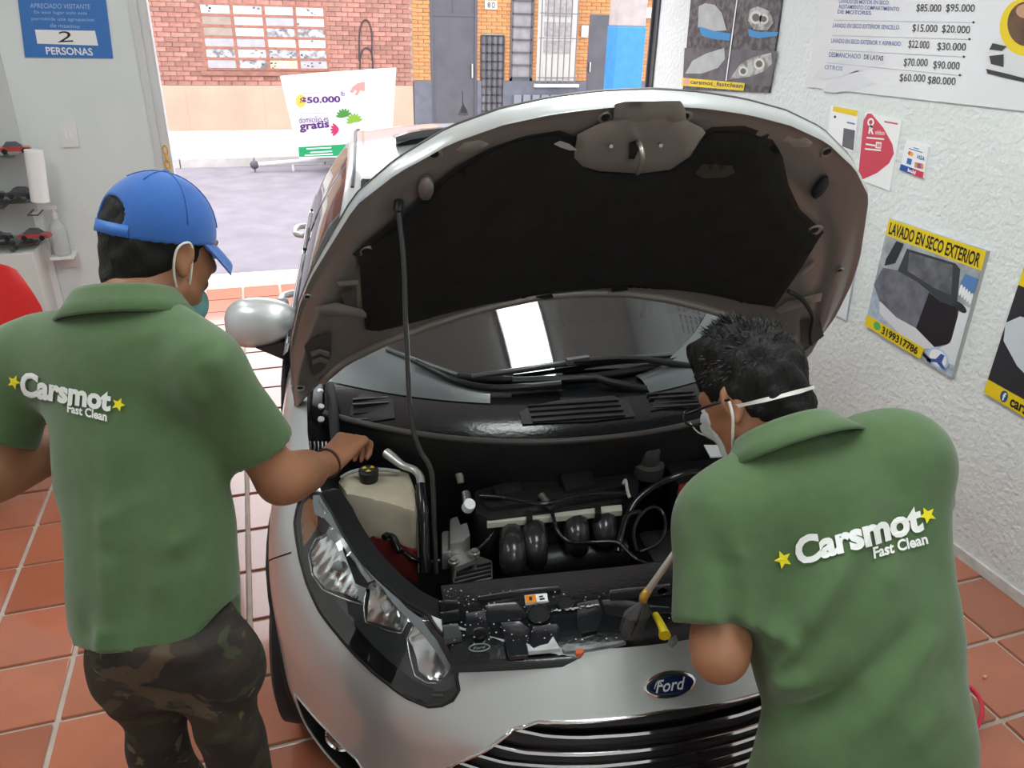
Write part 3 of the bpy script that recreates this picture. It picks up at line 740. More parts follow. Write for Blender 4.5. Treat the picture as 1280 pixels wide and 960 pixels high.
# ------------------------------------------------------------------ things on the front wall (left of the opening)
Q = Plane(1, FRONT, -1)
px = [(18, -38), (128, -36), (141.5, 73), (31.5, 71.5)]
P = [Q.p(*q) for q in px]; po = empty('capacity_sign', sum(P)/4, 'blue capacity notice asking for at most two persons on the white wall', 'sign')
Q.poly('board', px, .006, mat('sign_blue', (.045, .18, .52), .4), po, depth=.0055)
Q.poly('print', [(44, 37), (119, 38.5), (123, 57), (47, 54.5)], .007, m_white, po)
Q.text('lettering', '2', [(72, 53), (92, 52), (90, 39), (74, 39)], .008, m_ink, po)
Q.text('lettering', 'PERSONAS', [(58.5, 68), (117, 69.5), (115, 60), (57, 58.5)], .008, m_white, po, bold=.02)
for (t, x0, x1, y, h) in (('APRECIADO VISITANTE', 38, 113, 4, 6), ('En este lugar solo esta', 43, 109, 13, 5), ('permitida una agrupacion', 40, 118, 21, 5.5), ('de maximo', 63, 100, 29, 5)):
    Q.text('lettering', t, [(x0, y+h), (x1, y+h+1.5), (x1, y+1.5), (x0, y)], .008, mat('print_skyblue', (.40, .56, .82), .5), po)
# switch
px = [(73, 152), (95, 153), (100, 183), (78.5, 184)]
P = [Q.p(*q) for q in px]; po = empty('light_switch', sum(P)/4, 'white double light switch plate on the white wall', 'switch')
Q.poly('plate', px, .012, m_paint_w, po, depth=.0115)
Q.poly('rocker', qp(px, [(.28, .35), (.48, .35), (.48, .65), (.28, .65)]), .018, m_white, po, depth=.006); Q.poly('rocker', qp(px, [(.52, .35), (.72, .35), (.72, .65), (.52, .65)]), .018, m_white, po, depth=.006)
# display niche with glass shelves and toy cars at the far left
NX = PY(33, 180, FRONT)[0]
sh = empty('display_shelf', (NX-.35, FRONT-.12, 1.0), 'wall display of glass shelves on metal uprights at the left edge', 'shelf')
zs = [PY(20, y, FRONT-.1)[2] for y in (190, 246, 298)]
mesh('back_panel', *boxvf((NX-1.15, FRONT-.012, zs[2]-.12), (NX-.02, FRONT-.001, zs[0]+.75)), mat('shelf_back', (.60, .61, .60), .5), sh)
mesh('front_panel', *boxvf((NX-1.15, FRONT-.26, zs[2]-.75), (NX-.03, FRONT-.012, zs[2]-.045), .004), mat('cabinet_white', (.72, .72, .70), .5), sh)
for z in zs:
    mesh('glass_shelf', *boxvf((NX-1.15, FRONT-.25, z-.008), (NX-.01, FRONT-.02, z)), glass('shelf_glass', (.80, .86, .84), .1), sh)
for k, z in enumerate(zs):
    mesh('bracket', *boxvf((NX-.14, FRONT-.25, z-.035), (NX-.12, FRONT-.02, z-.009), .003), m_dgrey, sh)
up = MB(); a = PY(45, 265, FRONT-.02); b = PY(76, 370, FRONT-.02); up.box((a[0]-.015, FRONT-.04, b[2]-.75), (a[0]+.03, FRONT-.002, a[2])); up.build('upright', m_paint_w, sh)
hk = MB()
for y in (246, 262, 298):
    a = PY(42, y, FRONT-.05); hk.tube([a, a+np.array([.0, -.14, 0]), a+np.array([.05, -.15, 0]), a+np.array([.05, -.02, 0])], .004, 6)
hk.build('wire_hook', m_dgrey, sh)
def toy_car(x, y, z, c, label, ang):
    r = empty('toy_car', (x, y, z), label, 'toy car', 'toy cars on the glass shelves', rz=ang)
    b = MB(); sec = [(-.078, .018, .03), (-.074, .030, .034), (-.03, .036, .035), (.03, .036, .035), (.07, .030, .034), (.078, .018, .03)]
    V = []
    for (xx, h, w) in sec: V += [(xx, -w, .012), (xx, w, .012), (xx, w, h), (xx, -w, h)]
    Fc = [(3, 2, 1, 0), (20, 21, 22, 23)]
    for k in range(5):
        for j in range(4): Fc.append((k*4+j, k*4+(j+1) % 4, (k+1)*4+(j+1) % 4, (k+1)*4+j))
    b.add(V, Fc).build('body', c, r, world=False)
    cb = MB(); cb.add([(-.05, -.03, .034), (.04, -.03, .034), (.04, .03, .034), (-.05, .03, .034), (-.03, -.024, .056), (.015, -.024, .056), (.015, .024, .056), (-.03, .024, .056)],
                      [(0, 1, 5, 4), (1, 2, 6, 5), (2, 3, 7, 6), (3, 0, 4, 7), (4, 5, 6, 7)]); cb.build('cabin', m_dgrey, r, world=False)
    for sx in (-.045, .045):
        for sy in (-.034, .034):
            w = MB(); w.lathe([(.0, -.006), (.014, -.006), (.014, .006), (0, .006)], frame((sx, sy, .014), (0, 1, 0)), 10); w.build('wheel', m_black, r, world=False)
tred = mat('toy_red', (.42, .05, .04), .3, coat=.5); tblk = mat('toy_black', (.03, .03, .035), .3, coat=.5)
for (xx, yy, zi, c, lb, an) in ((8, 185, 0, tred, 'small red toy car on the upper glass shelf', .2), (2, 243, 1, tblk, 'dark toy car on the middle glass shelf at the left edge', .4), (19, 243, 1, tblk, 'dark toy car on the middle glass shelf beside the upright', -.2),
        (9, 292, 2, tblk, 'black toy car on the lowest glass shelf', .3), (34, 290, 2, tred, 'red toy car on the lowest glass shelf beside the bottle', -.15)):
    p = PY(xx, yy, FRONT-.14); toy_car(p[0]+(-.055 if xx in (2, 9) else .035), FRONT-.14, zs[zi]+.001, c, lb, an)
# paper roll clipped to the shelf front
a = PY(31, 188, FRONT-.22); b = PY(40, 252, FRONT-.22)
pr = MB(); V, Fc = tubevf([a+np.array([.04, 0, 0]), b+np.array([.04, 0, 0])], .045, 14); pr.add(V, Fc)
pr.build('paper_roll', m_white, None, smooth=True, sharp=40, label='upright roll of white paper clipped at the edge of the glass shelves', cat='paper roll')
# gel bottle on a wall bracket
c0 = PY(79, 318, FRONT-.09)
bo = empty('gel_bottle', c0, 'clear pump bottle of hand gel on a white bracket on the wall', 'bottle')
H_ = .265
mm = MB(); mm.lathe([(.0, .001), (.040, .001), (.044, .01), (.044, .13), (.04, .165), (.02, .195), (.013, .205), (.013, .215)], frame(c0, (0, 0, 1)), 20); mm.build('flask', mat('bottle_plastic', (.80, .82, .82), .2, alpha=.35), bo, smooth=True, sharp=50)
mm = MB(); mm.lathe([(.0, .004), (.038, .004), (.041, .012), (.041, .085), (0, .085)], frame(c0, (0, 0, 1)), 20); mm.build('gel', mat('gel_clear', (.78, .80, .80), .2, alpha=.45), bo, smooth=True, sharp=50)
mm = MB(); mm.lathe([(.0, .205), (.017, .205), (.017, .235), (.008, .24), (.008, .262), (0, .262)], frame(c0, (0, 0, 1)), 14); mm.box(c0+np.array([-.045, -.01, .255]), c0+np.array([.018, .01, .275]), bev=.004); mm.build('pump', m_paint_w, bo, smooth=True, sharp=40)
br = MB(); br.box((c0[0]-.06, FRONT-.15, c0[2]-.018), (c0[0]+.06, FRONT-.001, c0[2]-.001), bev=.006); br.box((c0[0]-.05, FRONT-.012, c0[2]-.1), (c0[0]+.05, FRONT-.001, c0[2]+.02), bev=.005)
br.build('bottle_bracket', m_paint_w, None, label='small white wall bracket under the hand gel bottle', cat='bracket')
# yellow chain hanging at the door post
ch = empty('barrier_chain', (LX+.06, FRONT-.03, 1.0), 'yellow plastic barrier chain hanging beside the door post', 'chain')
chm = mat('chain_yellow', (.72, .36, .02), .4)
z = PY(203, 183, FRONT-.03)[2]; k = 0
while z > .06:
    mm = MB(); a = PI/2*(k % 2)
    pts = [(LX+.06+.012*math.cos(t)*math.cos(a), FRONT-.03+.012*math.cos(t)*math.sin(a), z-.022+.026*math.sin(t)) for t in np.linspace(0, 2*PI, 13)]
    mm.tube(pts, .0045, 5, False); mm.build('chain_link', chm, ch); z -= .040; k += 1
# red plastic chair behind the man in the cap
cc = PY(10, 340, 3.5)
cx, cyy = -1.10, 3.4
chh = empty('plastic_chair', (cx, cyy, 0), 'red moulded plastic chair against the left wall', 'chair', rz=math.radians(20))
mred = mat('red_plastic', (.60, .022, .02), .32)
ztop = cc[2]
V = []; nu, nv = 13, 9
for j in range(nv):
    v = j/(nv-1)
    for i in range(nu):
        u = -1+2*i/(nu-1); w = .23*(1-.45*max(0, v-.55)**1.3*1.6)
        hz_ = .43+(ztop-.43)*v*(1-.12*abs(u)**3*v); V.append((u*w, .20+.07*v-.08*(1-u*u)+.06, hz_))
n = len(V); V2 = [(a, b-.012, c) for a, b, c in V]
Fc = grid(None, nu, nv)
mesh('backrest', V+V2, Fc+[tuple(i+n for i in f[::-1]) for f in Fc], mred, chh, True, world=False)
mesh('seat', *boxvf((-.23, -.24, .41), (.23, .25, .44), .014), mred, chh, world=False)
for sx in (-.19, .19):
    for sy in (-.2, .22):
        mm = MB(); mm.tube([(sx, sy, .42), (sx*1.15, sy*1.12, 0)], [.022, .016], 8); mm.build('leg', mred, chh, world=False)
# red air hose loops and a crumb on the floor at the lower right
hm = mat('hose_red', (.62, .02, .05), .3)
pts = [PZ(x, y, .06) for (x, y) in ((1150, 846), (1175, 848), (1200, 851), (1218, 864), (1228, 885), (1222, 908), (1208, 922), (1190, 932), (1150, 940))]
hs = MB(); hs.tube(spline(pts, 6), .0065, 8)
pts = [PZ(x, y, .03) for (x, y) in ((1150, 930), (1180, 938), (1196, 942), (1212, 952), (1224, 966), (1230, 985), (1210, 1010), (1170, 1020))]
hs.tube(spline(pts, 6), .0065, 8)
pa, pb = PZ(1150, 940, .06), PZ(1150, 930, .03)
hs.tube(spline([pa, (pa+pb)/2+np.array([-.08, 0, 0]), pb], 6), .0065, 8)
hs.build('air_hose', hm, None, smooth=True, label='coiled red air hose on the tiles beside the bending man', cat='hose')
p = PZ(1231, 846, .006); mm = MB(); mm.sph(p, (.008, .006, .006), 8, 5); mm.build('crumb', mat('crumb', (.70, .45, .18), .8), None, smooth=True, label='small yellowish crumb lying on the tiles at the right', cat='crumb')
# ================================================================== the car
m_car = mat('silver_paint', (.57, .58, .585), .34, metal=.45, coat=.9)
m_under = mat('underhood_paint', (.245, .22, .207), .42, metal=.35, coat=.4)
m_rub = mat('rubber', (.018, .018, .02), .7)
m_gloss = mat('wet_black_plastic', (.010, .0105, .012), .14, spec=.5, bump=.25, bscale=90, bdist=.002)
m_engine = mat('engine_black', (.0095, .0092, .0095), .38, bump=.3, bscale=70)
m_pit = mat('bay_black', (.006, .006, .006), .8)
m_chrome = mat('chrome', (.80, .80, .82), .09, metal=1.0)
m_alu = mat('cast_aluminium', (.42, .41, .40), .42, metal=.8, bump=.3, bscale=80)
m_felt = mat('insulation_felt', (.0085, .0085, .0085), .95, bump=.6, bscale=45, var=.35, vscale=14)
m_dkglass = glass('tinted_glass', (.10, .12, .13), .06)
CAR = empty('car', CO, 'silver hatchback with its hood propped open over the engine bay', 'car', rz=-CPHI)
def cmesh(name, V, Fc, m, parent=None, smooth=False, sharp=None, **kw):
    return mesh(name, c2w(np.asarray(V, float)), Fc, m, parent or CAR, smooth, True, sharp, **kw)
def cbox(name, a, b, m, bev=.006, parent=None, **kw):
    V, Fc = boxvf(a, b, bev); return cmesh(name, V, Fc, m, parent, True, 35, **kw)
def ctube(name, pts, r, m, n=8, parent=None, sp=0, **kw):
    if sp: 
        if not np.isscalar(r): r = np.interp(np.linspace(0, 1, (len(pts)-1)*sp+1), np.linspace(0, 1, len(r)), r)
        pts = spline(pts, sp)
    V, Fc = tubevf(pts, r, n); return cmesh(name, V, Fc, m, parent, True, 60, **kw)
def clathe(name, prof, o, ax, m, n=24, parent=None, **kw):
    V, Fc = lathevf(prof, n); M = frame(o, ax); return cmesh(name, [tuple(M @ Vector(v)) for v in V], Fc, m, parent, True, 40, **kw)
def zprism(name, px, z, depth, m, bev=.006, parent=None, **kw):
    """raised piece whose top outline lies at height z"""
    P = [CZ(x, y, z) for x, y in px]
    return pprism(name, P, depth, m, bev, parent, **kw)
def pprism(name, P, depth, m, bev=.006, parent=None, down=(0, 0, -1), **kw):
    bm = bmesh.new(); vs = [bm.verts.new(tuple(map(float, p))) for p in P]; f = bm.faces.new(vs)
    bmesh.ops.recalc_face_normals(bm, faces=[f]); f.normal_update()
    d = Vector(down)*depth
    r_ = bmesh.ops.extrude_face_region(bm, geom=[f]); nv = [g for g in r_['geom'] if isinstance(g, bmesh.types.BMVert)]
    top = vs
    for v in nv: v.co += d
    if bev > 0:
        tops = set(vs); ed = [e for e in bm.edges if e.verts[0] in tops or e.verts[1] in tops]
        bmesh.ops.bevel(bm, geom=ed, offset=bev, segments=2, profile=.6, affect='EDGES', clamp_overlap=True)
    bmesh.ops.recalc_face_normals(bm, faces=bm.faces[:])
    bm.verts.index_update()
    V = [tuple(v.co) for v in bm.verts]; Fc = [tuple(v.index for v in f.verts) for f in bm.faces]; bm.free()
    return cmesh(name, V, Fc, m, parent, True, 35, **kw)

# ---------------------------------------------------------------- nose and front fenders: one swept skin
S0, NX_, ND = -.05, .868, .75
A1 = .66
def plan(a):
    a = np.asarray(a, float); sg = np.where(a < 0, -1., 1.); b = np.abs(a)
    t = np.clip(b/A1, 0, 1)*PI/2
    x = NX_*np.sin(t)**(2/2.2); s = S0+ND*(1-np.cos(t))
    s = s+np.where(b > A1, (b-A1)/(1-A1)*.60, 0)
    return x*sg, s
def skin(a, w, off=0.0):
    a = np.asarray(a, float); w = np.asarray(w, float)
    x, s = plan(a); e = 1e-3
    ab = np.abs(a); sg = np.where(a < 0, -1., 1.)
    x1, s1 = plan(sg*np.clip(ab+e, 0, 1)); x0, s0_ = plan(sg*np.clip(ab-e, 1e-5, 1))
    tx, ts = np.abs(x1)-np.abs(x0), s1-s0_; l = np.hypot(tx, ts)+1e-9; tx, ts = tx/l, ts/l
    nx, ns = -ts, tx                       # inward
    zt = np.interp(s, [-.05, .05, .15, .35, .6, .9, 1.3], [.772, .780, .79, .85, .905, .955, .985])
    I = np.interp(s, [-.05, .05, .2, .45, .8, 1.3], [.11, .13, .145, .160, .125, .105])
    pw = np.interp(s, [-.05, .2, .6], [1.0, .72, .55])
    zb = .20
    z = zb+(zt-zb)*w
    w2 = np.interp(s, [-.05, .1, .4, .8], [.70, .60, .50, .55]); q = np.clip((w-w2)/(1-w2), 0, 1)
    ins = I*(1-(1-q**2)**pw)*np.where(s < 0.0, 1, 1)
    lin = I*q
    k = np.interp(s, [-.05, .12], [1., 0.])
    ins = ins*(1-k)+lin*k
    ins = ins+.06*np.clip(1-w/.30, 0, 1)**2 - off
    # crease under the lamps: a soft shoulder
    return np.stack([(np.abs(x)+nx*ins)*sg, s+ns*ins, z], -1)
# dense table used to find skin parameters of seen points
_ta = np.linspace(-1, 1, 1201); _tw = np.linspace(0, 1, 321)
_GA, _GW = np.meshgrid(_ta, _tw)
_T3 = skin(_GA, _GW); _TP = proj(c2w(_T3.reshape(-1, 3))).reshape(_T3.shape[:2]+(2,))
def skin_px(x, y, side=None):
    d = (_TP[..., 0]-x)**2+(_TP[..., 1]-y)**2
    dist = np.linalg.norm(c2w(_T3)-CAM, axis=-1)
    k = np.where(d < 9, dist*2-30, d) if (d < 9).any() else d
    if (d < 9).any(): k = np.where(d < 9, dist*40+d*.4, 1e9)
    i = np.unravel_index(np.argmin(k), k.shape)
    return float(_GA[i]), float(_GW[i])
def skin_3(p):
    d = ((_T3-np.asarray(p, float))**2).sum(-1); i = np.unravel_index(np.argmin(d), d.shape)
    return float(_GA[i]), float(_GW[i])
KA, KW = 1.75, .66
def cdt(polys, pts):
    """constrained Delaunay triangulation; returns points and faces"""
    V = [Vector(p) for p in pts]; E = []
    for pl in polys:
        n0 = len(V); V += [Vector(p) for p in pl]; n = len(pl)
        E += [(n0+i, n0+(i+1) % n) for i in range(n)]
    r_ = delaunay_2d_cdt(V, E, [], 0, 1e-5)
    return np.array([v[:] for v in r_[0]]), [tuple(f) for f in r_[2]]
def dens(pl, step):
    out = []
    n = len(pl)
    for i in range(n):
        a = np.array(pl[i]); b = np.array(pl[(i+1) % n]); k = max(1, int(np.linalg.norm(b-a)/step))
        for j in range(k): out.append(tuple(a+(b-a)*j/k))
    return out
HL_C = [(42, 95), (28, 170), (45, 300), (75, 410), (130, 525), (200, 618), (300, 730), (400, 815), (480, 872), (560, 906), (615, 902), (660, 880), (683, 838), (672, 790), (655, 740),
        (600, 640), (540, 550), (460, 455), (380, 350), (310, 250), (240, 150), (190, 90), (155, 45), (100, 50), (60, 70)]
def cpx(L_): return [(360+x/3.2, 600+y/3.2) for x, y in L_]
HL_C = [(x+26, y-12) if i >= 14 and i < 22 else (x, y) for i, (x, y) in enumerate(HL_C)]
def pts2dom(px): return [(a*KA, w*KW) for a, w in (skin_px(*p) for p in px)]
hl_poly = pts2dom(cpx(HL_C))
hl_poly = [(a, min(w, .9995*KW)) for a, w in hl_poly]
mir = lambda pl: [(-a, w) for a, w in pl][::-1]
# radiator grille outline given on the skin by width and height
def xz(x, z):
    d = (np.abs(_T3[..., 0]-x)+np.abs(_T3[..., 2]-z)+10*(_T3[..., 1] > .4)); i = np.unravel_index(np.argmin(d), d.shape); return (float(_GA[i])*KA, float(_GW[i])*KW)
GRP = [(-.32, .632), (-.27, .648), (0, .658), (.27, .648), (.32, .632), (.44, .53), (.50, .44), (.43, .36), (.2, .335), (0, .33), (-.2, .335), (-.43, .36), (-.50, .44), (-.44, .53)]
gr_poly = [xz(*p) for p in GRP]
fog_px = [(368, 866), (384, 886), (412, 915), (445, 948), (470, 985), (455, 1015), (420, 1005), (394, 965), (378, 915)]
fog_poly = pts2dom(fog_px)
arch = []
for t in np.linspace(0, PI, 15):
    arch.append(skin_3((-.868, .80-.355*math.cos(t), .29+.365*math.sin(t))))
arch = [(arch[0][0], .0)]+arch+[(arch[-1][0], .0)]
arch_poly = [(a*KA, max(w, .001)*KW) for a, w in arch]
holes = {'hl': hl_poly, 'gr': gr_poly, 'fog': fog_poly, 'arch': arch_poly}
allp = [hl_poly, mir(hl_poly), gr_poly, fog_poly, mir(fog_poly), arch_poly, mir(arch_poly)]
allp = [dens(p, .02) for p in allp]
gp = [(a, w) for a in np.linspace(-KA, KA, 171) for w in np.linspace(0, KW, 33)]
PV, PF = cdt(allp, gp)
cen = np.array([PV[list(f)].mean(0) for f in PF])
out = np.zeros(len(PF), bool)
for p in allp: out |= in_poly(cen, p)
nose_f = [f for f, k in zip(PF, ~out) if k]
# split into bumper cover and two fenders along a shut line
shut = .565*KA
P3 = skin(PV[:, 0]/KA, PV[:, 1]/KW)
def sub(sel, name, m, off=0.0, parent=None, P=None, **kw):
    ids = sorted({i for f in sel for i in f}); mp = {i: k for k, i in enumerate(ids)}
    Q = (skin(PV[ids, 0]/KA, PV[ids, 1]/KW, off) if P is None else P[ids])
    return cmesh(name, Q, [tuple(mp[i] for i in f) for f in sel], m, parent, True, **kw)
cn = {f: PV[list(f)].mean(0) for f in nose_f}
bump_f = [f for f in nose_f if abs(cn[f][0]) < shut and not (abs(cn[f][0]) > .46*KA and cn[f][1] > .66*KW)]
fl_f = [f for f in nose_f if f not in set(bump_f) and cn[f][0] < 0]; fr_f = [f for f in nose_f if f not in set(bump_f) and cn[f][0] > 0]
bumper = sub(bump_f, 'bumper_cover', m_car)
fenL = sub(fl_f, 'fender', m_car); fenR = sub(fr_f, 'fender', m_car)
# dark shut line between fender and bumper
for sg in (-1, 1):
    p0_, p1_ = skin_px(328, 703), skin_px(364, 691)
    L_ = [skin(-sg*(p0_[0]*(1-t)+p1_[0]*t) if sg > 0 else p0_[0]*(1-t)+p1_[0]*t, p0_[1]*(1-t)+p1_[1]*t, .0006) for t in np.linspace(0, 1, 10)]
    ctube('panel_gap', L_, .0022, m_pit, 5)
# inner flange along the hood opening
aa = np.linspace(-1, 1, 120); E0 = skin(aa, np.full(120, 1.0)); E1 = E0.copy(); E1[:, 2] -= .05; E2 = E1.copy(); E2[:, 0] *= .97; E2[:, 1] += np.where(np.abs(E2[:, 0]) < .5, .02, 0); E2[:, 2] -= .10
cmesh('hood_gutter', np.concatenate([E0, E1, E2]), grid(None, 120, 3), m_gloss, smooth=True)
# ---- headlights
lens_m = glass('lamp_lens', (.93, .94, .95), .06)
strip_m = mat('lamp_flange', (.16, .175, .19), .5, var=.1)
amber = mat('amber_reflection', (.45, .17, .06), .25, coat=.6)
def headlight(sg):
    m_ = (lambda pl: pl) if sg < 0 else mir
    def dom(px): return m_([(a, min(w, .9995*KW)) for a, w in pts2dom(cpx(px))])
    def patch(name, pl, m, off, parent=None, step=.014, fn=None, **kw):
        pl = dens(pl, .012); A = np.array(pl); lo, hi = A.min(0), A.max(0)
        g_ = [(x, y) for x in np.arange(lo[0], hi[0], step) for y in np.arange(lo[1], hi[1], step)]
        g_ = [q for q in g_]
        ins = in_poly(np.array(g_), pl) if g_ else []
        V, Fc = cdt([pl], [q for q, k in zip(g_, ins) if k])
        c_ = np.array([V[list(f)].mean(0) for f in Fc]); k = in_poly(c_, pl)
        Fc = [f for f, j in zip(Fc, k) if j]
        o_ = off if fn is None else fn(V)
        return cmesh(name, skin(V[:, 0]/KA, V[:, 1]/KW, o_), Fc, m, parent, True, **kw)
    H = empty('headlight', c2w(skin(sg*.45, .75)), rz=0); H.parent = CAR; H.matrix_parent_inverse = pworld(CAR).inverted()
    full = dom(HL_C)
    patch('housing', full, mat('lamp_housing', (.085, .09, .10), .35, var=.15), -.045, H)
    # rim wall between skin and housing
    pl = dens(full, .012); A = np.array(pl); a0 = skin(A[:, 0]/KA, A[:, 1]/KW, .0); a1 = skin(A[:, 0]/KA, A[:, 1]/KW, -.05); n = len(pl)
    cmesh('rim', np.concatenate([a0, a1]), [(i, (i+1) % n, (i+1) % n+n, i+n) for i in range(n)], m_black, H, True)
    # black seal round the lens
    V, Fc = tubevf(list(skin(A[:, 0]/KA, A[:, 1]/KW, .000))+[skin(A[0, 0]/KA, A[0, 1]/KW, 0.0)], .0045, 6); cmesh('seal', V, Fc, m_black, H, True)
    refl = mat('reflector', (.86, .86, .87), .14, metal=1.0)
    bowls = [[(62, 300), (90, 245), (132, 222), (185, 262), (250, 330), (302, 430), (282, 512), (200, 482), (120, 448), (76, 385)],
             [(302, 430), (335, 405), (405, 470), (475, 560), (442, 626), (370, 610), (292, 580), (284, 522)],
             [(490, 590), (555, 655), (640, 775), (592, 828), (545, 830), (497, 800), (465, 650)]]
    for k, bw in enumerate(bowls):
        pl = dom(bw); c = np.array(pl).mean(0); R_ = np.abs(np.array(pl)-c).max(0)
        patch('reflector', pl, refl, 0, H, .007, lambda V, c=c, R_=R_: -.016-.022*np.clip(1-(((V-c)/R_)**2).sum(1), 0, 1)+.0006*np.sin((V[:, 0]*240 if k < 2 else V[:, 1]*330)))
        A = np.array(dens(pl, .01)); q = skin(A[:, 0]/KA, A[:, 1]/KW, -.012); V, Fc = tubevf(list(q)+[q[0]], .002, 5); cmesh('bezel', V, Fc, refl, H, True)
        if k < 2:
            b3 = skin(c[0]/KA, c[1]/KW, -.035); dirn = skin(c[0]/KA, c[1]/KW, .05)-b3
            clathe('bulb', [(0, 0), (.011, 0), (.011, .012), (.008, .016), (.0, .020)], b3, dirn, mat('bulb_glass', (.7, .7, .72), .1), 14, H)
    # white bar above the bowls, rear corner painted with the arm's amber reflection, ribbed tip
    patch('light_bar', dom([(132, 222), (150, 190), (200, 205), (300, 330), (400, 452), (405, 470), (335, 405), (302, 420), (250, 330), (185, 262)]), mat('lamp_bar', (.42, .44, .46), .2, coat=.5), -.012, H)
    patch('reflection_patch', dom([(44, 100), (36, 170), (46, 270), (75, 235), (100, 190), (104, 140), (100, 92), (66, 76)]), amber, -.010, H)
    for k in range(5):
        t = k/4
        a = np.array((600-8*k, 800+16*k)); b = np.array((672-14*k, 792+18*k)); d_ = dom([tuple(a), tuple(b), tuple(b+np.array((-2, 7))), tuple(a+np.array((-2, 7)))])
        patch('rib', d_, mat('lamp_rib', (.10, .10, .105), .3), -.006, H)
    patch('flange', dom([(104, 60), (155, 47), (190, 90), (240, 150), (310, 250), (380, 350), (460, 455), (540, 550), (600, 640), (655, 740), (648, 762), (600, 690), (540, 605), (480, 540), (390, 432), (310, 328), (230, 215), (150, 150), (112, 135)]), strip_m, .004, H)
    patch('lens', full, lens_m, .0025, H)
headlight(-1); headlight(1)
# ---- grille, slats, badge
gc = [f for f, k in zip(PF, in_poly(cen, allp[2])) if k]
grille = sub(gc, 'grille', mat('grille_black', (.010, .010, .011), .5), -.055)
A = np.array(allp[2]); n = len(A)
r0_ = skin(A[:, 0]/KA, A[:, 1]/KW, .0); r1_ = skin(A[:, 0]/KA, A[:, 1]/KW, -.06)
cmesh('grille_wall', np.concatenate([r0_, r1_]), [(i, (i+1) % n, (i+1) % n+n, i+n) for i in range(n)], m_black, grille, True)
V, Fc = tubevf(list(r0_)+[r0_[0]], .0045, 6); cmesh('grille_rim', V, Fc, m_chrome, grille, True)
def gw(z):     # half width of the opening at height z
    return np.interp(z, [.335, .36, .44, .53, .632, .648], [.2, .43, .50, .44, .32, .27])
for k in range(8):
    z = .618-.036*k
    hw = gw(z)-.006
    xs_ = np.linspace(-hw, hw, 41); L_ = []
    for x in xs_:
        a_, w_ = xz(x, z); L_.append(skin(a_/KA, w_/KW, -.012))
    L_ = np.array(L_)
    for _ in range(3): L_[1:-1] = (L_[:-2]+2*L_[1:-1]+L_[2:])/4
    ends = np.clip((np.abs(xs_)-(hw-.07))/.07, 0, 1); L_[:, 2] += .012*ends
    prof = [(-.004, .006), (-.007, .001), (-.002, -.003), (.02, -.006), (.022, .0), (.004, .007)]
    V = []; 
    for p in L_:
        for (ds, dz) in prof: V.append((p[0], p[1]+ds, p[2]+dz))
    Fc = [(i*6+j, i*6+(j+1) % 6, (i+1)*6+(j+1) % 6, (i+1)*6+j) for i in range(40) for j in range(6)]+[(5, 4, 3, 2, 1, 0), tuple(240+j for j in range(6))]
    cmesh('slat', V, Fc, m_chrome if k < 8 else m_black, grille, True, 50)
# badge on the panel above the grille
ba, bw_ = skin_px(835, 855); bp = skin(ba, bw_, 0.0)
du = skin(ba+.01, bw_)-skin(ba-.01, bw_); du /= np.linalg.norm(du); dv = skin(ba, bw_+.01)-skin(ba, bw_-.01); dv /= np.linalg.norm(dv); dn = np.cross(du, dv); dn /= np.linalg.norm(dn)
if dn[1] > 0: dn = -dn
dv = np.cross(dn, du); dv = dv if dv[2] > 0 else -dv
def oval(rx, rz, off, n=40): return [bp+du*rx*math.cos(t)+dv*rz*math.sin(t)+dn*off for t in np.linspace(0, 2*PI, n+1)[:-1]]
def ovring(name, r1, r2, o1, o2, m, parent):
    A = oval(*r1, o1); B = oval(*r2, o2); n = len(A); return cmesh(name, A+B, [(i, (i+1) % n, (i+1) % n+n, i+n) for i in range(n)], m, parent, True)
BX, BZ = .0585, .0275
badge = cmesh('badge', oval(BX, BZ, -.002)+oval(BX, BZ, .004)+oval(BX-.004, BZ-.004, .007), [(i, (i+1) % 40, (i+1) % 40+40, i+40) for i in range(40)]+[(i+40, (i+1) % 40+40, (i+1) % 40+80, i+80) for i in range(40)]+[tuple(80+i for i in range(40))], m_chrome, None, True, 40)
cmesh('badge_face', oval(BX-.006, BZ-.006, .0078), [tuple(range(40))], mat('badge_blue', (.008, .015, .07), .15, coat=1), badge)
ovring('badge_line', (BX-.009, BZ-.0085), (BX-.0105, BZ-.010), .0083, .0083, m_chrome, badge)
uv, fc, _ = text_uv('Ford', shear=.35, bold=.012)
q_ = [bp+du*a+dv*b+dn*.0088 for a, b in ((-.034, -.0125), (.034, -.0125), (.034, .0125), (-.034, .0125))]
cmesh('lettering', quadmap(q_, uv), fc, mat('badge_silver', (.72, .73, .75), .45, metal=.2), badge)
V, Fc = tubevf([bp+du*(-.036+.02*t)+dv*(-.004+.015*math.sin(t*3.2))+dn*.009 for t in np.linspace(0, 1, 8)], .0011, 5); cmesh('flourish', V, Fc, m_chrome, badge)
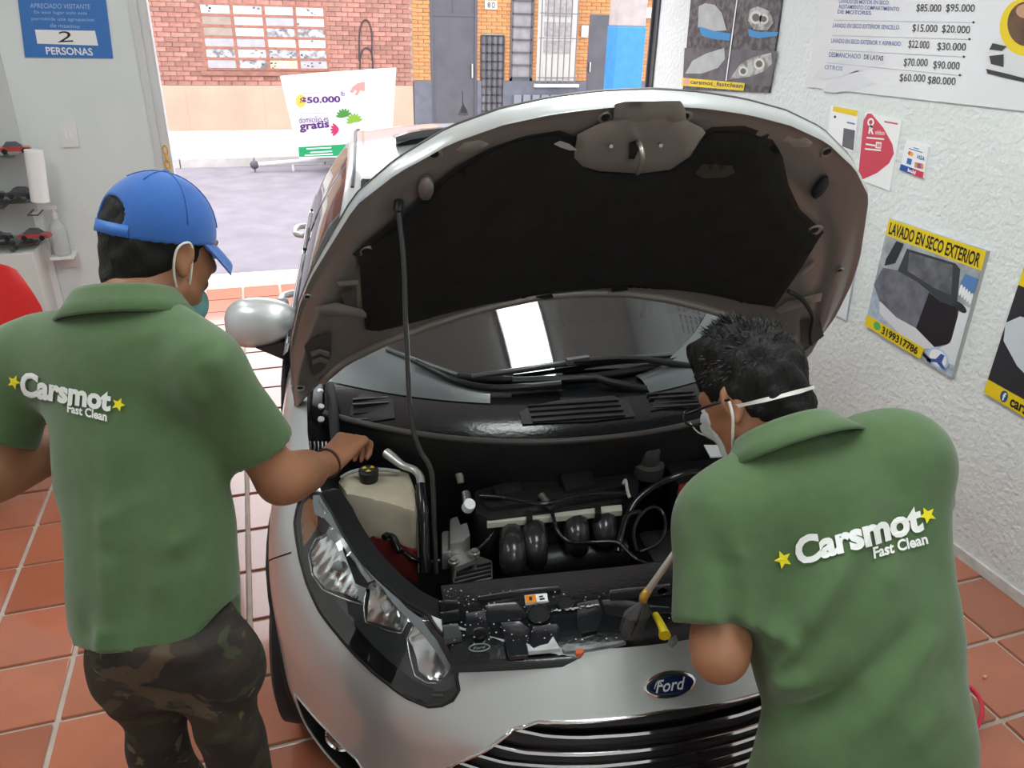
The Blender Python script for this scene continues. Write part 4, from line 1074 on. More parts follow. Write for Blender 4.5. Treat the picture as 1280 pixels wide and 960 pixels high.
# fog lamps
for pl, sg in ((allp[3], -1), (allp[4], 1)):
    fc_ = [f for f, k in zip(PF, in_poly(cen, pl)) if k]
    fg = sub(fc_, 'fog_lamp_recess', m_black, -.05)
    A = np.array(pl); n = len(A); r0_ = skin(A[:, 0]/KA, A[:, 1]/KW, .0); r1_ = skin(A[:, 0]/KA, A[:, 1]/KW, -.055)
    cmesh('recess_wall', np.concatenate([r0_, r1_]), [(i, (i+1) % n, (i+1) % n+n, i+n) for i in range(n)], m_black, fg, True)
    V, Fc = tubevf(list(r0_)+[r0_[0]], .003, 5); cmesh('recess_rim', V, Fc, m_car, fg, True)
    a_, w_ = skin_px(409, 934); c3 = skin(sg*abs(a_), w_, -.035); 
    nrm_ = skin(sg*abs(a_), w_, .02)-c3; nrm_ = nrm_*np.array([.4, 1, 1])
    clathe('fog_lamp', [(0, .002), (.030, .004), (.034, .010), (.036, .004), (.040, .0), (.040, -.02)], c3, nrm_, m_chrome, 24, fg)
    clathe('fog_lens', [(0, .008), (.02, .007), (.031, .004)], c3+nrm_*.05, nrm_, mat('fog_glass', (.05, .055, .06), .08, coat=1), 24, fg)

# ---------------------------------------------------------------- sides, glasshouse, roof, tail
def tap(s): return np.interp(s, [1.2, 3.0, 3.5, 3.95], [1, .995, .97, .86])
def belt(s): return np.interp(s, [1.25, 3.4, 3.95], [.965, 1.035, 1.04])
PRO = [(.795, .235), (.845, .33), (.862, .45), (.868, .58), (.862, .70), (.868, .76), (.858, .86)]
def side(sg, s0, s1, name, parent=None, cut=None):
    ss = np.linspace(s0, s1, max(4, int((s1-s0)/.06))); V = []
    for s in ss:
        for (x, z) in PRO+[(.842, belt(s)-.01), (.825, belt(s)+.005)]: V.append((sg*x*tap(s), s, z))
    Fc = grid(None, 9, len(ss))
    if cut:
        V_ = np.array(V); Fc = [f for f in Fc if np.hypot(V_[list(f), 1].mean()-cut, V_[list(f), 2].mean()-.30) > .36]
    return cmesh(name, V, Fc, m_car, parent, True, 50)
m_seal = mat('window_seal', (.02, .02, .022), .4)
m_brite = mat('brightwork', (.62, .63, .64), .25, metal=.9)
m_plainsteel = mat('wheel_silver', (.5, .5, .51), .3, metal=.8)
ROOF_L = [(1.25, .70, 1.0), (1.55, .655, 1.17), (1.85, .60, 1.345), (2.05, .585, 1.405), (2.5, .575, 1.44), (3.0, .57, 1.43), (3.4, .55, 1.385), (3.62, .54, 1.33)]
def rl(s): return np.array([np.interp(s, [r_[0] for r_ in ROOF_L], [r_[1] for r_ in ROOF_L]), s, np.interp(s, [r_[0] for r_ in ROOF_L], [r_[2] for r_ in ROOF_L])])
for sg in (-1, 1):
    d1 = side(sg, 1.30, 2.36, 'front_door'); d2 = side(sg, 2.366, 3.06, 'rear_door'); q3 = side(sg, 3.066, 3.93, 'rear_quarter', None, 3.29)
    def sideglass(s0, s1, parent, nm):
        ss = np.linspace(s0, s1, 14); V = []
        for s in ss:
            b_ = np.array([.822*tap(s), s, belt(s)+.006]); t_ = rl(s)+np.array([.012, 0, -.01])
            for k in range(5):
                v = k/4; p = b_*(1-v)+t_*v; p[0] += .03*math.sin(PI*v); V.append((sg*p[0], p[1], p[2]))
        o_ = cmesh(nm, V, grid(None, 5, len(ss)), m_dkglass, parent, True)
        V = np.array(V)
        for idx in (0, 4):
            ctube('window_seal', [V[i*5+idx]+np.array([sg*.004, 0, 0]) for i in range(14)], .009, m_seal, 6, parent)
        return o_
    sideglass(1.42, 2.32, d1, 'door_glass'); sideglass(2.40, 3.03, d2, 'door_glass'); sideglass(3.09, 3.42, q3, 'quarter_glass')
    for (s, w, par) in ((2.36, .05, d1), (3.06, .05, d2)):
        b_ = np.array([.826*tap(s), s, belt(s)]); t_ = rl(s)
        L_ = [b_*(1-v)+t_*v+np.array([.034*math.sin(PI*v), 0, 0]) for v in np.linspace(0, 1, 7)]
        V = []
        for p in L_: V += [(sg*p[0], p[1]-w/2, p[2]), (sg*p[0], p[1]+w/2, p[2])]
        cmesh('door_pillar', V, grid(None, 2, 7), m_seal, par, True)
    # roof rail / A pillar, bright strip along the doors
    V = []
    ss = [r_[0] for r_ in ROOF_L]; ss = np.linspace(1.2, 3.7, 26)
    for s in ss:
        p = rl(s) if s >= 1.25 else np.array([.71, s, .97])
        V += [(sg*(p[0]+.03), s, p[2]-.018), (sg*(p[0]+.026), s, p[2]+.004), (sg*(p[0]+.004), s, p[2]+.016), (sg*(p[0]-.045), s, p[2]+.016), (sg*(p[0]-.05), s, p[2]-.01)]
    cmesh('roof_rail', V, grid(None, 5, 26), m_car, None, True)
    ctube('roof_strip', [(sg*(rl(s)[0]-.006), s, rl(s)[2]+.018) for s in np.linspace(1.9, 3.6, 14)], .007, m_seal, 6)
    ctube('belt_strip', [(sg*(.832*tap(s)), s, belt(s)+.002) for s in np.linspace(1.36, 3.42, 16)], .008, m_brite, 6)
    for (s, par) in ((1.95, d1), (3.00, d2)):
        hz = .885 if s < 2.3 else .92
        V, Fc = tubevf(spline([(sg*.862, s, hz), (sg*.905, s+.03, hz+.004), (sg*.908, s+.15, hz+.006), (sg*.862, s+.19, hz+.006)], 5), .016, 8); cmesh('door_handle', V, Fc, m_car, par, True)
    # wheels
    for s, rot in ((.80, 5), (3.29, 0)):
        a = math.radians(rot); c_ = np.array([sg*(.762 if s < 1 else .78), s, .298]); axd = np.array([math.cos(a), -math.sin(a), 0])
        W_ = empty('wheel', c2w(c_)); W_.parent = CAR; W_.matrix_parent_inverse = pworld(CAR).inverted()
        clathe('tyre', [(.20, -.09), (.26, -.098), (.290, -.085), (.298, -.05), (.298, .05), (.290, .085), (.26, .098), (.20, .09)], c_, axd, m_rub, 40, W_)
        for k in range(7):
            t = 2*PI*k/7; u_ = np.array([0, 0, 1.])*math.cos(t)+np.cross(axd, [0, 0, 1.])*math.sin(t)
            o_ = axd*sg*.055
            ctube('spoke', [c_+o_+u_*.03, c_+o_+u_*.12, c_+o_*1.2+u_*.205], [.022, .017, .02], m_plainsteel, 6, W_)
        clathe('rim', [(.205, -.085), (.212, -.09), (.198, -.06), (.198, .06), (.212, .09), (.205, .085)], c_, axd, m_plainsteel, 40, W_)
        clathe('brake_disc', [(0, -.012), (.13, -.012), (.13, .012), (0, .012)], c_, axd, m_dgrey, 24, W_)
    # wheel house
    V = []
    for t in np.linspace(-.1, PI+.1, 16): V += [(sg*np.interp(.80-.362*math.cos(t), [.40, .50, .62, .75], [.70, .76, .825, .85]), .80-.362*math.cos(t), .29+.372*math.sin(t)), (sg*.55, .80-.362*math.cos(t), .29+.372*math.sin(t))]
    cmesh('wheel_house', V, grid(None, 2, 16), m_pit, None, True)
    V = []
    for t in np.linspace(-.1, PI+.1, 16): V += [(sg*.85, 3.29-.362*math.cos(t), .29+.372*math.sin(t)), (sg*.55, 3.29-.362*math.cos(t), .29+.372*math.sin(t))]
    cmesh('wheel_house', V, grid(None, 2, 16), m_pit, None, True)
    # black edge lip of the front arch
    L_ = [skin(sg*abs(a_), w_, .002) for a_, w_ in arch[1:-1]]; ctube('arch_lip', L_, .007, m_rub, 6)
# mirrors
def mirror(sg):
    c_ = np.array([sg*.925, 1.50, 1.005])
    V, Fc = [], []
    nu, nv = 20, 12
    for j in range(nv+1):
        t = PI*j/nv
        for i in range(nu):
            q = 2*PI*i/nu
            x = math.cos(t); ry = math.sin(t)
            w = ry**.8 if ry > 0 else 0
            px_ = .118*x*(1); 
            y_ = math.cos(q)*w; z_ = math.sin(q)*w
            yy = (-.075*abs(y_)**.9 if y_ < 0 else .03*y_)
            zz_ = .088*np.sign(z_)*abs(z_)**.85*(1-.22*x*(1 if z_ > 0 else .3))
            V.append((sg*(-px_)+c_[0], c_[1]+yy+.03*(-px_)*0, c_[2]+zz_+.012*x))
    Fc = [(j*nu+i, j*nu+(i+1) % nu, (j+1)*nu+(i+1) % nu, (j+1)*nu+i) for j in range(nv) for i in range(nu)]
    mr_ = cmesh('wing_mirror', V, Fc, m_car, None, True)
    cmesh('mirror_glass', [(c_[0]-sg*.10, c_[1]+.034, c_[2]-.055), (c_[0]+sg*.095, c_[1]+.034, c_[2]-.05), (c_[0]+sg*.09, c_[1]+.034, c_[2]+.06), (c_[0]-sg*.095, c_[1]+.034, c_[2]+.07)], [(0, 1, 2, 3)], m_chrome, mr_)
    V = [(c_[0]+sg*.02, c_[1]-.055, c_[2]-.075), (c_[0]-sg*.10, c_[1]-.055, c_[2]-.06), (c_[0]-sg*.10, c_[1]+.02, c_[2]-.06), (c_[0]+sg*.02, c_[1]+.02, c_[2]-.075),
         (c_[0]-sg*.06, c_[1]-.03, c_[2]-.13), (c_[0]-sg*.165, c_[1]-.03, c_[2]-.19), (c_[0]-sg*.165, c_[1]+.03, c_[2]-.10), (c_[0]-sg*.06, c_[1]+.01, c_[2]-.10)]
    cmesh('mirror_foot', V, [(0, 1, 2, 3), (7, 6, 5, 4), (0, 4, 5, 1), (1, 5, 6, 2), (2, 6, 7, 3), (3, 7, 4, 0)], mat('mirror_foot', (.035, .03, .032), .4), mr_)
mirror(-1); mirror(1)
# windscreen
def wind(u, v, off=0.0):
    bx, bs, bz = .655*u, .905+.27*u*u, 1.0-.012*u*u
    tx, ts, tz = .545*u, 1.80+.16*u*u, 1.415-.03*u*u
    p = np.array([bx*(1-v)+tx*v, bs*(1-v)+ts*v, bz*(1-v)+tz*v+.035*math.sin(PI*v)*(1-.3*u*u)])
    return p+np.array([0, -.42, .9])*off
V = [wind(-1+2*i/24, j/12) for j in range(13) for i in range(25)]
ws = cmesh('windscreen', V, grid(None, 25, 13), glass('windscreen_glass', (.17, .19, .20), .15), None, True)
ctube('windscreen_band', [wind(u, 0, .003) for u in np.linspace(-1, 1, 20)], .012, m_black, 6, ws); ctube('windscreen_band', [wind(u, 1, .002) for u in np.linspace(-1, 1, 20)], .012, m_black, 6, ws)
for sg in (-1, 1): ctube('windscreen_band', [wind(sg, v, .004) for v in np.linspace(0, 1, 10)], .014, m_seal, 6, ws)
# roof skin
V = []; ss = np.linspace(0, 1, 16)
for v in ss:
    for i in range(21):
        u = -1+2*i/20; s = (1.80+.16*u*u)*(1-v)+3.62*v
        e = rl(max(s, 1.96)); z = e[2]+.012+.050*(1-u*u)*(1-.2*v); V.append((u*(e[0]-.03), s, min(z, 1.50) if v > 0 else 1.417-.03*u*u+.004))
roof = cmesh('roof', V, grid(None, 21, 16), m_car, None, True)
# tilted sunroof panel
def rz_(s): return rl(s)[2]+.062
V = []
for j in range(5):
    v = j/4
    for i in range(13):
        u = -1+2*i/12; s = 2.34-.02*u*u+.30*v; V.append((.40*u, s, rz_(2.34)+.054*(1-.35*u*u)-.008*j-.02*abs(u)**6))
n = len(V); V2 = [(x, y, z-.030) for x, y, z in V]
Fc = grid(None, 13, 5); brim = [i for i in range(13)]+[13*j+12 for j in range(1, 5)]+[52+i for i in range(11, -1, -1)]+[13*j for j in range(3, 0, -1)]
sun = cmesh('sunroof_panel', V+V2, Fc+[tuple(i+n for i in f[::-1]) for f in Fc]+[(brim[k], brim[(k+1) % len(brim)], brim[(k+1) % len(brim)]+n, brim[k]+n) for k in range(len(brim))], mat('sunroof_black', (.018, .019, .02), .12, coat=.6), None, True, 40)
cmesh('sunroof_recess', [(.385*u, 2.345, rz_(2.34)-.012*u*u-.008+dz) for dz in (0, .028) for u in np.linspace(-1, 1, 9)], grid(None, 9, 2), m_pit, sun, True)
an = np.array([.02, 3.30, 1.505]); clathe('antenna', [(.032, -.01), (.026, .012), (.012, .035), (.004, .045), (.0035, .05), (.0025, .115), (0, .12)], an, (0, .35, 1), m_dgrey, 12)
# tail
V = []
for (s, z, hx) in ((3.62, 1.40, .52), (3.74, 1.25, .60), (3.86, 1.04, .70), (3.93, .85, .74), (3.95, .6, .78), (3.93, .40, .78), (3.85, .25, .72)):
    for i in range(11): u = -1+2*i/10; V.append((hx*u, s-.07*u*u, z-.02*u*u))
cmesh('tailgate', V, grid(None, 11, 7), m_car, None, True)
V = []
for (s, z, hx) in ((3.66, 1.362, .47), (3.75, 1.24, .53), (3.855, 1.06, .60)):
    for i in range(11): u = -1+2*i/10; V.append((hx*u, s-.07*u*u+.008, z-.02*u*u+.01))
cmesh('rear_glass', V, grid(None, 11, 3), m_dkglass, None, True)
cbox('floor_pan', (-.76, 1.15, .20), (.76, 3.85, .30), m_pit)
# cabin seen through the glass
m_cab = mat('cabin_trim', (.05, .05, .052), .7)
V = []
for j, (ds, z) in enumerate(((.02, .985), (.18, 1.0), (.42, .985), (.50, .90), (.50, .6))):
    for i in range(13): u = -1+2*i/12; V.append((.68*u, .96+.20*u*u*(1-j*.2)+ds, z-.01*u*u))
cmesh('dashboard', V, grid(None, 13, 5), m_cab, None, True)
for sg in (-1, 1):
    cbox('seat', (sg*.36-.24, 2.0, .35), (sg*.36+.24, 2.5, .60), m_cab, .06)
    V, Fc = boxvf((-.23, -.07, 0), (.23, .07, .60), .05); cmesh('seat_back', [(x+sg*.36, 2.5+y+z*.3, .55+z) for x, y, z in V], Fc, m_cab, None, True)
    V, Fc = boxvf((-.12, -.05, 0), (.12, .05, .17), .04); cmesh('headrest', [(x+sg*.36, 2.72+y, 1.17+z) for x, y, z in V], Fc, m_cab, None, True)
cbox('rear_bench', (-.62, 3.0, .40), (.62, 3.25, 1.05), m_cab, .06)
V = [(.36+.18*math.cos(t), 1.68+.07*math.sin(t), .96+.165*math.sin(t)) for t in np.linspace(0, 2*PI, 25)]
V, Fc = tubevf(V, .015, 6); st = cmesh('steering_wheel', V, Fc, m_cab, None, True)
ctube('steering_hub', [(.36, 1.52, .90), (.36, 1.67, .955)], [.05, .06], m_cab, 10, st)
cbox('cabin_mirror', (-.12, 1.80, 1.30), (.12, 1.83, 1.37), m_cab, .015)

# ---------------------------------------------------------------- cowl and wipers
def cowl(u, v, off=0.0):
    fx, fs, fzz = .70*u, .645+.24*abs(u)**2.2, .935+.010*u*u
    p0 = np.array([fx, fs, fzz]); p1 = wind(u, 0)+np.array([.045*u, -.012, -.012])
    p = p0*(1-v)+p1*v; p[2] += .018*math.sin(PI*v)*(1-v)
    return p+np.array([0, -.2, .98])*off
V = [cowl(-1+2*i/30, j/6) for j in range(7) for i in range(31)]
cw = cmesh('cowl_panel', V, grid(None, 31, 7), m_gloss, None, True)
V = []
for j, (dz, ds) in enumerate(((0, 0), (-.03, -.004), (-.16, .03), (-.45, .05))):
    for i in range(31): p = cowl(-1+2*i/30, 0); V.append((p[0], p[1]+ds, p[2]+dz))
cmesh('firewall', V, grid(None, 31, 4), m_engine, None, True)
ctube('cowl_seal', [cowl(u, 0, .006) for u in np.linspace(-1, 1, 40)], .009, mat('seal_brown', (.055, .045, .042), .45), 8, cw)
# lower corner of the screen: glossy cowl sides, base grey lightened to paint the ceiling's reflection
for sg in (-1, 1):
    V = []
    for j in range(8):
        v = j/7
        for i in range(15):
            t = i/14; u = sg*(.34+.68*t); uc = max(-1, min(1, u))
            a_ = cowl(uc, .62, .003); b_ = wind(uc, -.02+.20*t**1.6, .005)
            p = a_*(1-v)+b_*v; p[2] += .010*math.sin(PI*v); V.append(p)
    cmesh('cowl_corner', V, grid(None, 15, 8), mat('wet_corner_sheen', (.085, .095, .10), .15, coat=.8, bump=.35, bscale=420, bdist=.0015), cw, True)
def cowl_px(px, off, name, m, parent, depth=.006):
    # find cowl parameters of seen points
    uu, vv = np.meshgrid(np.linspace(-1, 1, 161), np.linspace(0, 1, 41)); P = np.array([[cowl(a, b, off) for a, b in zip(r1, r2)] for r1, r2 in zip(uu, vv)]); Q = proj(c2w(P.reshape(-1, 3)))
    out_ = []
    for p in px:
        i = np.argmin(((Q-np.array(p))**2).sum(1)); out_.append(P.reshape(-1, 3)[i])
    return out_
vent_m = mat('vent_black', (.006, .006, .007), .5)
for px in ([(648, 516), (662, 507), (700, 501), (765, 495), (785, 503), (796, 520), (740, 527), (652, 531)], [(815, 513), (818, 498), (830, 490), (868, 485), (872, 505)], [(440, 500), (452, 491), (490, 499), (492, 522), (448, 530), (436, 520)]):
    P = cowl_px(px, .004, 'x', None, None); vt = cmesh('cowl_vent', P, ngon_tri([(p[0], p[1]) for p in P]), vent_m, cw)
    a_ = np.array(P); 
    for k in range(4):
        t = (k+.7)/5; c_ = a_.mean(0); y_ = a_[:, 1].min()*(1-t)+a_[:, 1].max()*t
        xl = c_[0]-(c_[0]-a_[:, 0].min())*.82; xr = c_[0]+(a_[:, 0].max()-c_[0])*.82
        zl = np.interp(y_, sorted(a_[:, 1]), a_[np.argsort(a_[:, 1]), 2])+.002
        cmesh('vent_slat', boxvf((xl, y_-.004, zl-.004), (xr, y_+.004, zl+.003))[0], boxvf((0, 0, 0), (1, 1, 1))[1], m_engine, vt)
def wpx(x, y, off): 
    uu = np.linspace(-1.02, 1.02, 205); vv = np.linspace(-.10, .6, 141)
    P = wpx.P if hasattr(wpx, 'P') and wpx.o == off else np.array([[wind(a, b, off) for a in uu] for b in vv]); wpx.P, wpx.o = P, off
    Q = proj(c2w(P.reshape(-1, 3))); return P.reshape(-1, 3)[np.argmin(((Q-np.array([x, y]))**2).sum(1))]
def wiper(blade, arm, br):
    Wp = empty('wiper', c2w(wpx(*blade[0], .02))); Wp.parent = CAR; Wp.matrix_parent_inverse = pworld(CAR).inverted()
    B = [wpx(x, y, .018) for x, y in blade]
    ctube('wiper_blade', B, .0075, mat('wiper_grey', (.06, .065, .065), .3, coat=.4), 6, Wp, 4)
    ctube('wiper_rubber', [b-np.array([0, -.004, .010]) for b in B], .004, m_rub, 4, Wp, 4)
    A_ = [wpx(x, y, .035) for x, y in arm]
    ctube('wiper_arm', A_, [.009, .010, .012, .014][:len(A_)], m_black, 6, Wp, 4)
    if br is not None:
        b0, b1 = [wpx(x, y, .034) for x, y in br]; ctube('wiper_clip', [b0, b1], [.012, .012], m_dgrey, 4, Wp)
wiper([(484, 437), (520, 450), (572, 468)], [(520, 452), (570, 477), (620, 486), (700, 480)], None)
wiper([(590, 470), (650, 462), (720, 452), (838, 443)], [(716, 452), (790, 448), (850, 456), (880, 462)], [(708, 452), (736, 449)])
ctube('wiper_linkage', [wpx(x, y, .03) for x, y in ((640, 476), (744, 472), (760, 478), (806, 487))], [.012, .012, .014, .014], m_black, 6, cw)

# ---------------------------------------------------------------- engine bay
cmesh('bay_tray', [(-.30, .04, .42), (.30, .04, .42), (.60, .25, .42), (.70, .50, .42), (.70, 1.0, .42), (-.70, 1.0, .42), (-.70, .50, .42), (-.60, .25, .42)], [tuple(range(8))], m_pit)
for sg in (-1, 1):
    V = []
    for s in np.linspace(.30, 1.05, 12):
        a_ = skin_3((sg*.74, s, .88)); p = skin(sg*abs(a_[0]), 1.0); V += [(p[0], s, p[2]-.02), (p[0]*.93, s, p[2]-.05), (sg*.60, s, .68), (sg*.56, s, .42)]
    cmesh('inner_fender', V, grid(None, 4, 12), m_engine, None, True)
# slam panel over the radiator
def slam(x, s): return .777-.02*abs(x)**2
xs_ = np.linspace(-.437, .437, 31); V = []
for j, t in enumerate(np.linspace(0, 1, 6)):
    for x in xs_:
        f_ = S0+.118+.20*abs(x)**2.2; b_ = .312+.02*abs(x)-.04*abs(x)**3; V.append((x, f_*(1-t)+b_*t, slam(x, 0)+(-.014 if j == 0 else 0)+.004*math.sin(t*PI)))
sp = cmesh('slam_panel', V, grid(None, 31, 6), m_gloss, None, True)
V = [(x, .314+.02*abs(x)-.04*abs(x)**3, slam(x, 0)-dz) for dz in (0, .16) for x in xs_]; cmesh('slam_back', V, grid(None, 31, 2), m_engine, sp, True)
V = [(x, S0+.118+.20*abs(x)**2.2-ds, slam(x, 0)-.014-dz) for ds, dz in ((0, 0), (.008, .004), (.014, .02)) for x in xs_]; cmesh('hood_seal', V, grid(None, 31, 3), m_gloss, sp, True)
ZS = .782
def sl(name, px, m, h=.006, bev=.003, **kw): return zprism(name, px, ZS+h*.55-.003, h*.55+.004, m, min(bev, h*.3), sp, **kw)
def s3(L_): return [(540+x/7.11, 720+y/7.11) for x, y in L_]
def s4(L_): return [(700+x/7.11, 720+y/7.11) for x, y in L_]
wetm = mat('wet_panel', (.016, .017, .020), .10, coat=.6, bump=.3, bscale=70, bdist=.002)
sl('panel_lid', s3([(470, 265), (500, 245), (740, 222), (770, 240), (850, 355), (780, 385), (490, 405)]), wetm, .010)
sl('panel_pad', s3([(610, 410), (780, 395), (870, 470), (850, 590), (855, 700), (690, 720), (650, 600)]), wetm, .009)
sl('panel_pad', s3([(300, 330), (470, 300), (490, 410), (520, 520), (300, 520)]), wetm, .006)
sl('panel_step', s3([(400, 180), (790, 110), (1120, 80), (1150, 120), (800, 165), (560, 200), (420, 215)]), wetm, .014)
sl('panel_pad', s3([(900, 440), (1110, 420), (1140, 470), (1110, 640), (870, 660), (880, 520)]), wetm, .008)
sl('panel_pad', s4([(150, 240), (340, 200), (380, 330), (330, 480), (190, 510), (150, 440)]), wetm, .012)
sl('panel_pad', s4([(370, 210), (560, 190), (760, 250), (980, 270), (990, 330), (760, 330), (560, 360), (400, 330)]), wetm, .010)
sl('panel_pad', s4([(440, 120), (980, 60), (990, 160), (760, 190), (440, 200)]), wetm, .016)
sl('panel_block', s3([(90, 435), (230, 415), (270, 530), (110, 560)]), mat('connector_grey', (.055, .06, .062), .2, coat=.5), .022)
sl('panel_block', s3([(70, 320), (235, 290), (250, 390), (90, 410)]), m_gloss, .018)
sl('panel_block', s3([(60, 215), (230, 205), (240, 285), (75, 305)]), m_gloss, .020)
for (x, y, r_, nm) in ((948, 335, 95, 'round_hole'), (1185, 235, 72, 'round_hole')):
    px = s3(ell(x, y, r_, r_*.86, 22)); P = [CZ(a, b, ZS+.0025) for a, b in px]
    h_ = cmesh(nm, P, [tuple(range(22))], m_pit, sp); V, Fc = tubevf(P+[P[0]], .003, 5); cmesh('hole_rim', V, Fc, m_gloss, h_, True)
sl('round_boss', s3(ell(425, 500, 62, 52, 18)), m_gloss, .012)
lb = sl('warning_label', s3([(823, 172), (1020, 152), (1032, 218), (832, 243)]), m_white, .012, 0)
P = [CZ(x, y, ZS+.0042) for x, y in s3([(826, 174), (918, 165), (932, 231), (834, 241)])]; cmesh('label_print', P, [(0, 1, 2, 3)], mat('label_orange', (.75, .24, .015), .4), lb)
for px in ([(862, 185), (888, 182), (892, 214), (866, 217)], [(950, 178), (985, 172), (988, 186), (953, 192)], [(955, 200), (1000, 192), (1003, 208), (960, 216)]):
    P = [CZ(x, y, ZS+.0045) for x, y in s3(px)]; cmesh('label_print', P, [(0, 1, 2, 3)], m_ink, lb)
sl('foam_glint_patch', s3([(838, 592), (905, 640), (960, 615), (1030, 600), (1075, 535), (1140, 640), (1000, 655), (858, 668)]), mat('foam_glint_white', (.46, .47, .48), .35, var=.2, vscale=30), .012, .001, label='whitish painted reflection patch')  # reflection on the glossy panel, painted as a pale patch
sl('foam_glint_patch', s4([(20, 640), (60, 600), (200, 620), (560, 570), (590, 585), (500, 605), (240, 650), (40, 670)]), mat('foam_grey', (.20, .21, .22), .35, var=.3, vscale=30), .009, .001, label='grey soapy streak')
sl('foam_glint_patch', s4([(860, 120), (920, 100), (970, 130), (930, 165), (870, 160)]), MATS['foam_grey'], .016, .001)
sl('foam_glint_patch', s4([(960, 560), (1030, 520), (1050, 560), (1000, 600)]), MATS['foam_grey'], .016, .002)
sl('round_sticker', s4([(135, 650), (195, 640), (215, 665), (190, 690), (145, 690)]), mat('label_red', (.55, .12, .05), .4), .011, 0)
P = [CZ(*q, ZS+.0035) for q in s3(ell(422, 636, 92, 33, 24, -.08))]; V, Fc = tubevf(P+[P[0]], .0016, 5); ov = cmesh('oval_mark', V, Fc, mat('mark_grey', (.16, .20, .21), .2), sp, True)
uv, fc, _ = text_uv('Ford', shear=.35, bold=.01); cmesh('lettering', quadmap([CZ(*q, ZS+.0035) for q in s3([(365, 656), (480, 640), (478, 615), (363, 632)])], uv), fc, MATS['mark_grey'], ov)
dm = MB(); rr = random.Random(9)
for k in range(26):
    x = 690+56*k/25+rr.uniform(-1, 1); y = 764.5-8*k/25+rr.uniform(-1.2, 1.2)
    if 5 < k < 8: continue
    p = CZ(x, y, ZS+.0055); s_ = rr.uniform(.001, .003); dm.sph(p, (s_*1.6, s_, .0012), 7, 4)
cmesh('foam_streak', dm.V, dm.F, mat('foam_glint_white', (.46, .47, .48)), sp, True, kind='stuff')
# wet highlights: droplets and foam specks scattered on the panel
dr = MB(); rr = random.Random(3)
for _ in range(260):
    x = rr.uniform(555, 690) if rr.random() < .65 else rr.uniform(690, 860); y = rr.uniform(735, 822)
    p = CZ(x, y, ZS)
    if p[1] < S0+.13+.20*abs(p[0])**2.2 or p[1] > .30: continue
    s_ = rr.uniform(.0008, .0024); dr.sph((p[0], p[1], p[2]+.001), (s_, s_, s_*.6), 6, 4)
cmesh('water_drops', dr.V, dr.F, mat('water_bead', (.5, .52, .54), .08, coat=1), sp, True, kind='stuff')
# yellow dipstick handle
dp = [CZ(x, y, .835) for x, y in s4([(845, 340), (880, 400), (915, 470), (932, 530)])]
dk = ctube('dipstick_handle', dp, [.007, .008, .009, .013], mat('dipstick_yellow', (.85, .66, .01), .35), 8, None, 4)
# coolant tank
tank_m = mat('tank_plastic', (.50, .43, .33), .35, var=.12, vscale=14, coat=.2)
tk = zprism('coolant_tank', [(420, 600), (432, 590), (470, 582), (512, 588), (521, 612), (521, 640), (505, 634), (470, 624), (432, 616)], .86, .20, tank_m, .022)
zprism('tank_base', [(434, 632), (470, 644), (520, 660), (522, 690), (505, 682), (470, 672), (444, 660)], .745, .10, mat('coolant_red', (.20, .03, .03), .35), .01, tk)
tc = CZ(461, 595, .872); clathe('tank_cap', [(0, -.02), (.024, -.02), (.024, .0), (.026, .0), (.026, .018), (.020, .022), (0, .022)], tc, (0, 0, 1), m_black, 24, tk)
for a0 in (0, 2.1, 4.2):
    P = [tc+np.array([.016*math.cos(a0+t), .016*math.sin(a0+t), .0232]) for t in (0, .5, 1.0)]+[tc+np.array([.005*math.cos(a0+.5), .005*math.sin(a0+.5), .0232])]
    cmesh('cap_print', P, [(0, 1, 2, 3)], mat('cap_yellow', (.65, .45, .02), .5), tk)
ctube('tank_hose', [CZ(426, 597, .87), CZ(446, 588, .885), CZ(480, 587, .88), CZ(500, 590, .875)], .005, mat('hose_grey', (.30, .30, .29), .5), 8, tk, 4)
# air-conditioning pipe and hoses
ctube('ac_pipe', [CZ(x, y, z) for x, y, z in ((483, 566, .90), (492, 573, .895), (504, 582, .89), (517, 587, .885), (525, 596, .88), (526, 608, .875))], [.014, .013, .010, .010, .011, .011], mat('pipe_alu', (.62, .62, .60), .35, metal=.7), 10, None, 4)
ctube('ac_hose', [CZ(526, 606, .878), CZ(529, 640, .84), CZ(530, 680, .78), CZ(532, 715, .72)], .014, m_gloss, 10, None, 4)
ctube('firewall_pipe', [CZ(x, y, .87) for x, y in ((500, 551), (515, 549), (545, 549), (570, 551), (600, 549), (628, 547))], .006, mat('pipe_dark', (.25, .25, .25), .25, metal=.8), 8, None, 3)
zprism('white_tag', [(558, 556), (566, 555), (562, 574), (553, 572)], .87, .004, mat('tag_white', (.5, .5, .5), .5), 0)
zprism('paper_label', [(880, 556), (897, 556), (905, 570), (888, 571)], .93, .004, MATS['tag_white'], 0)
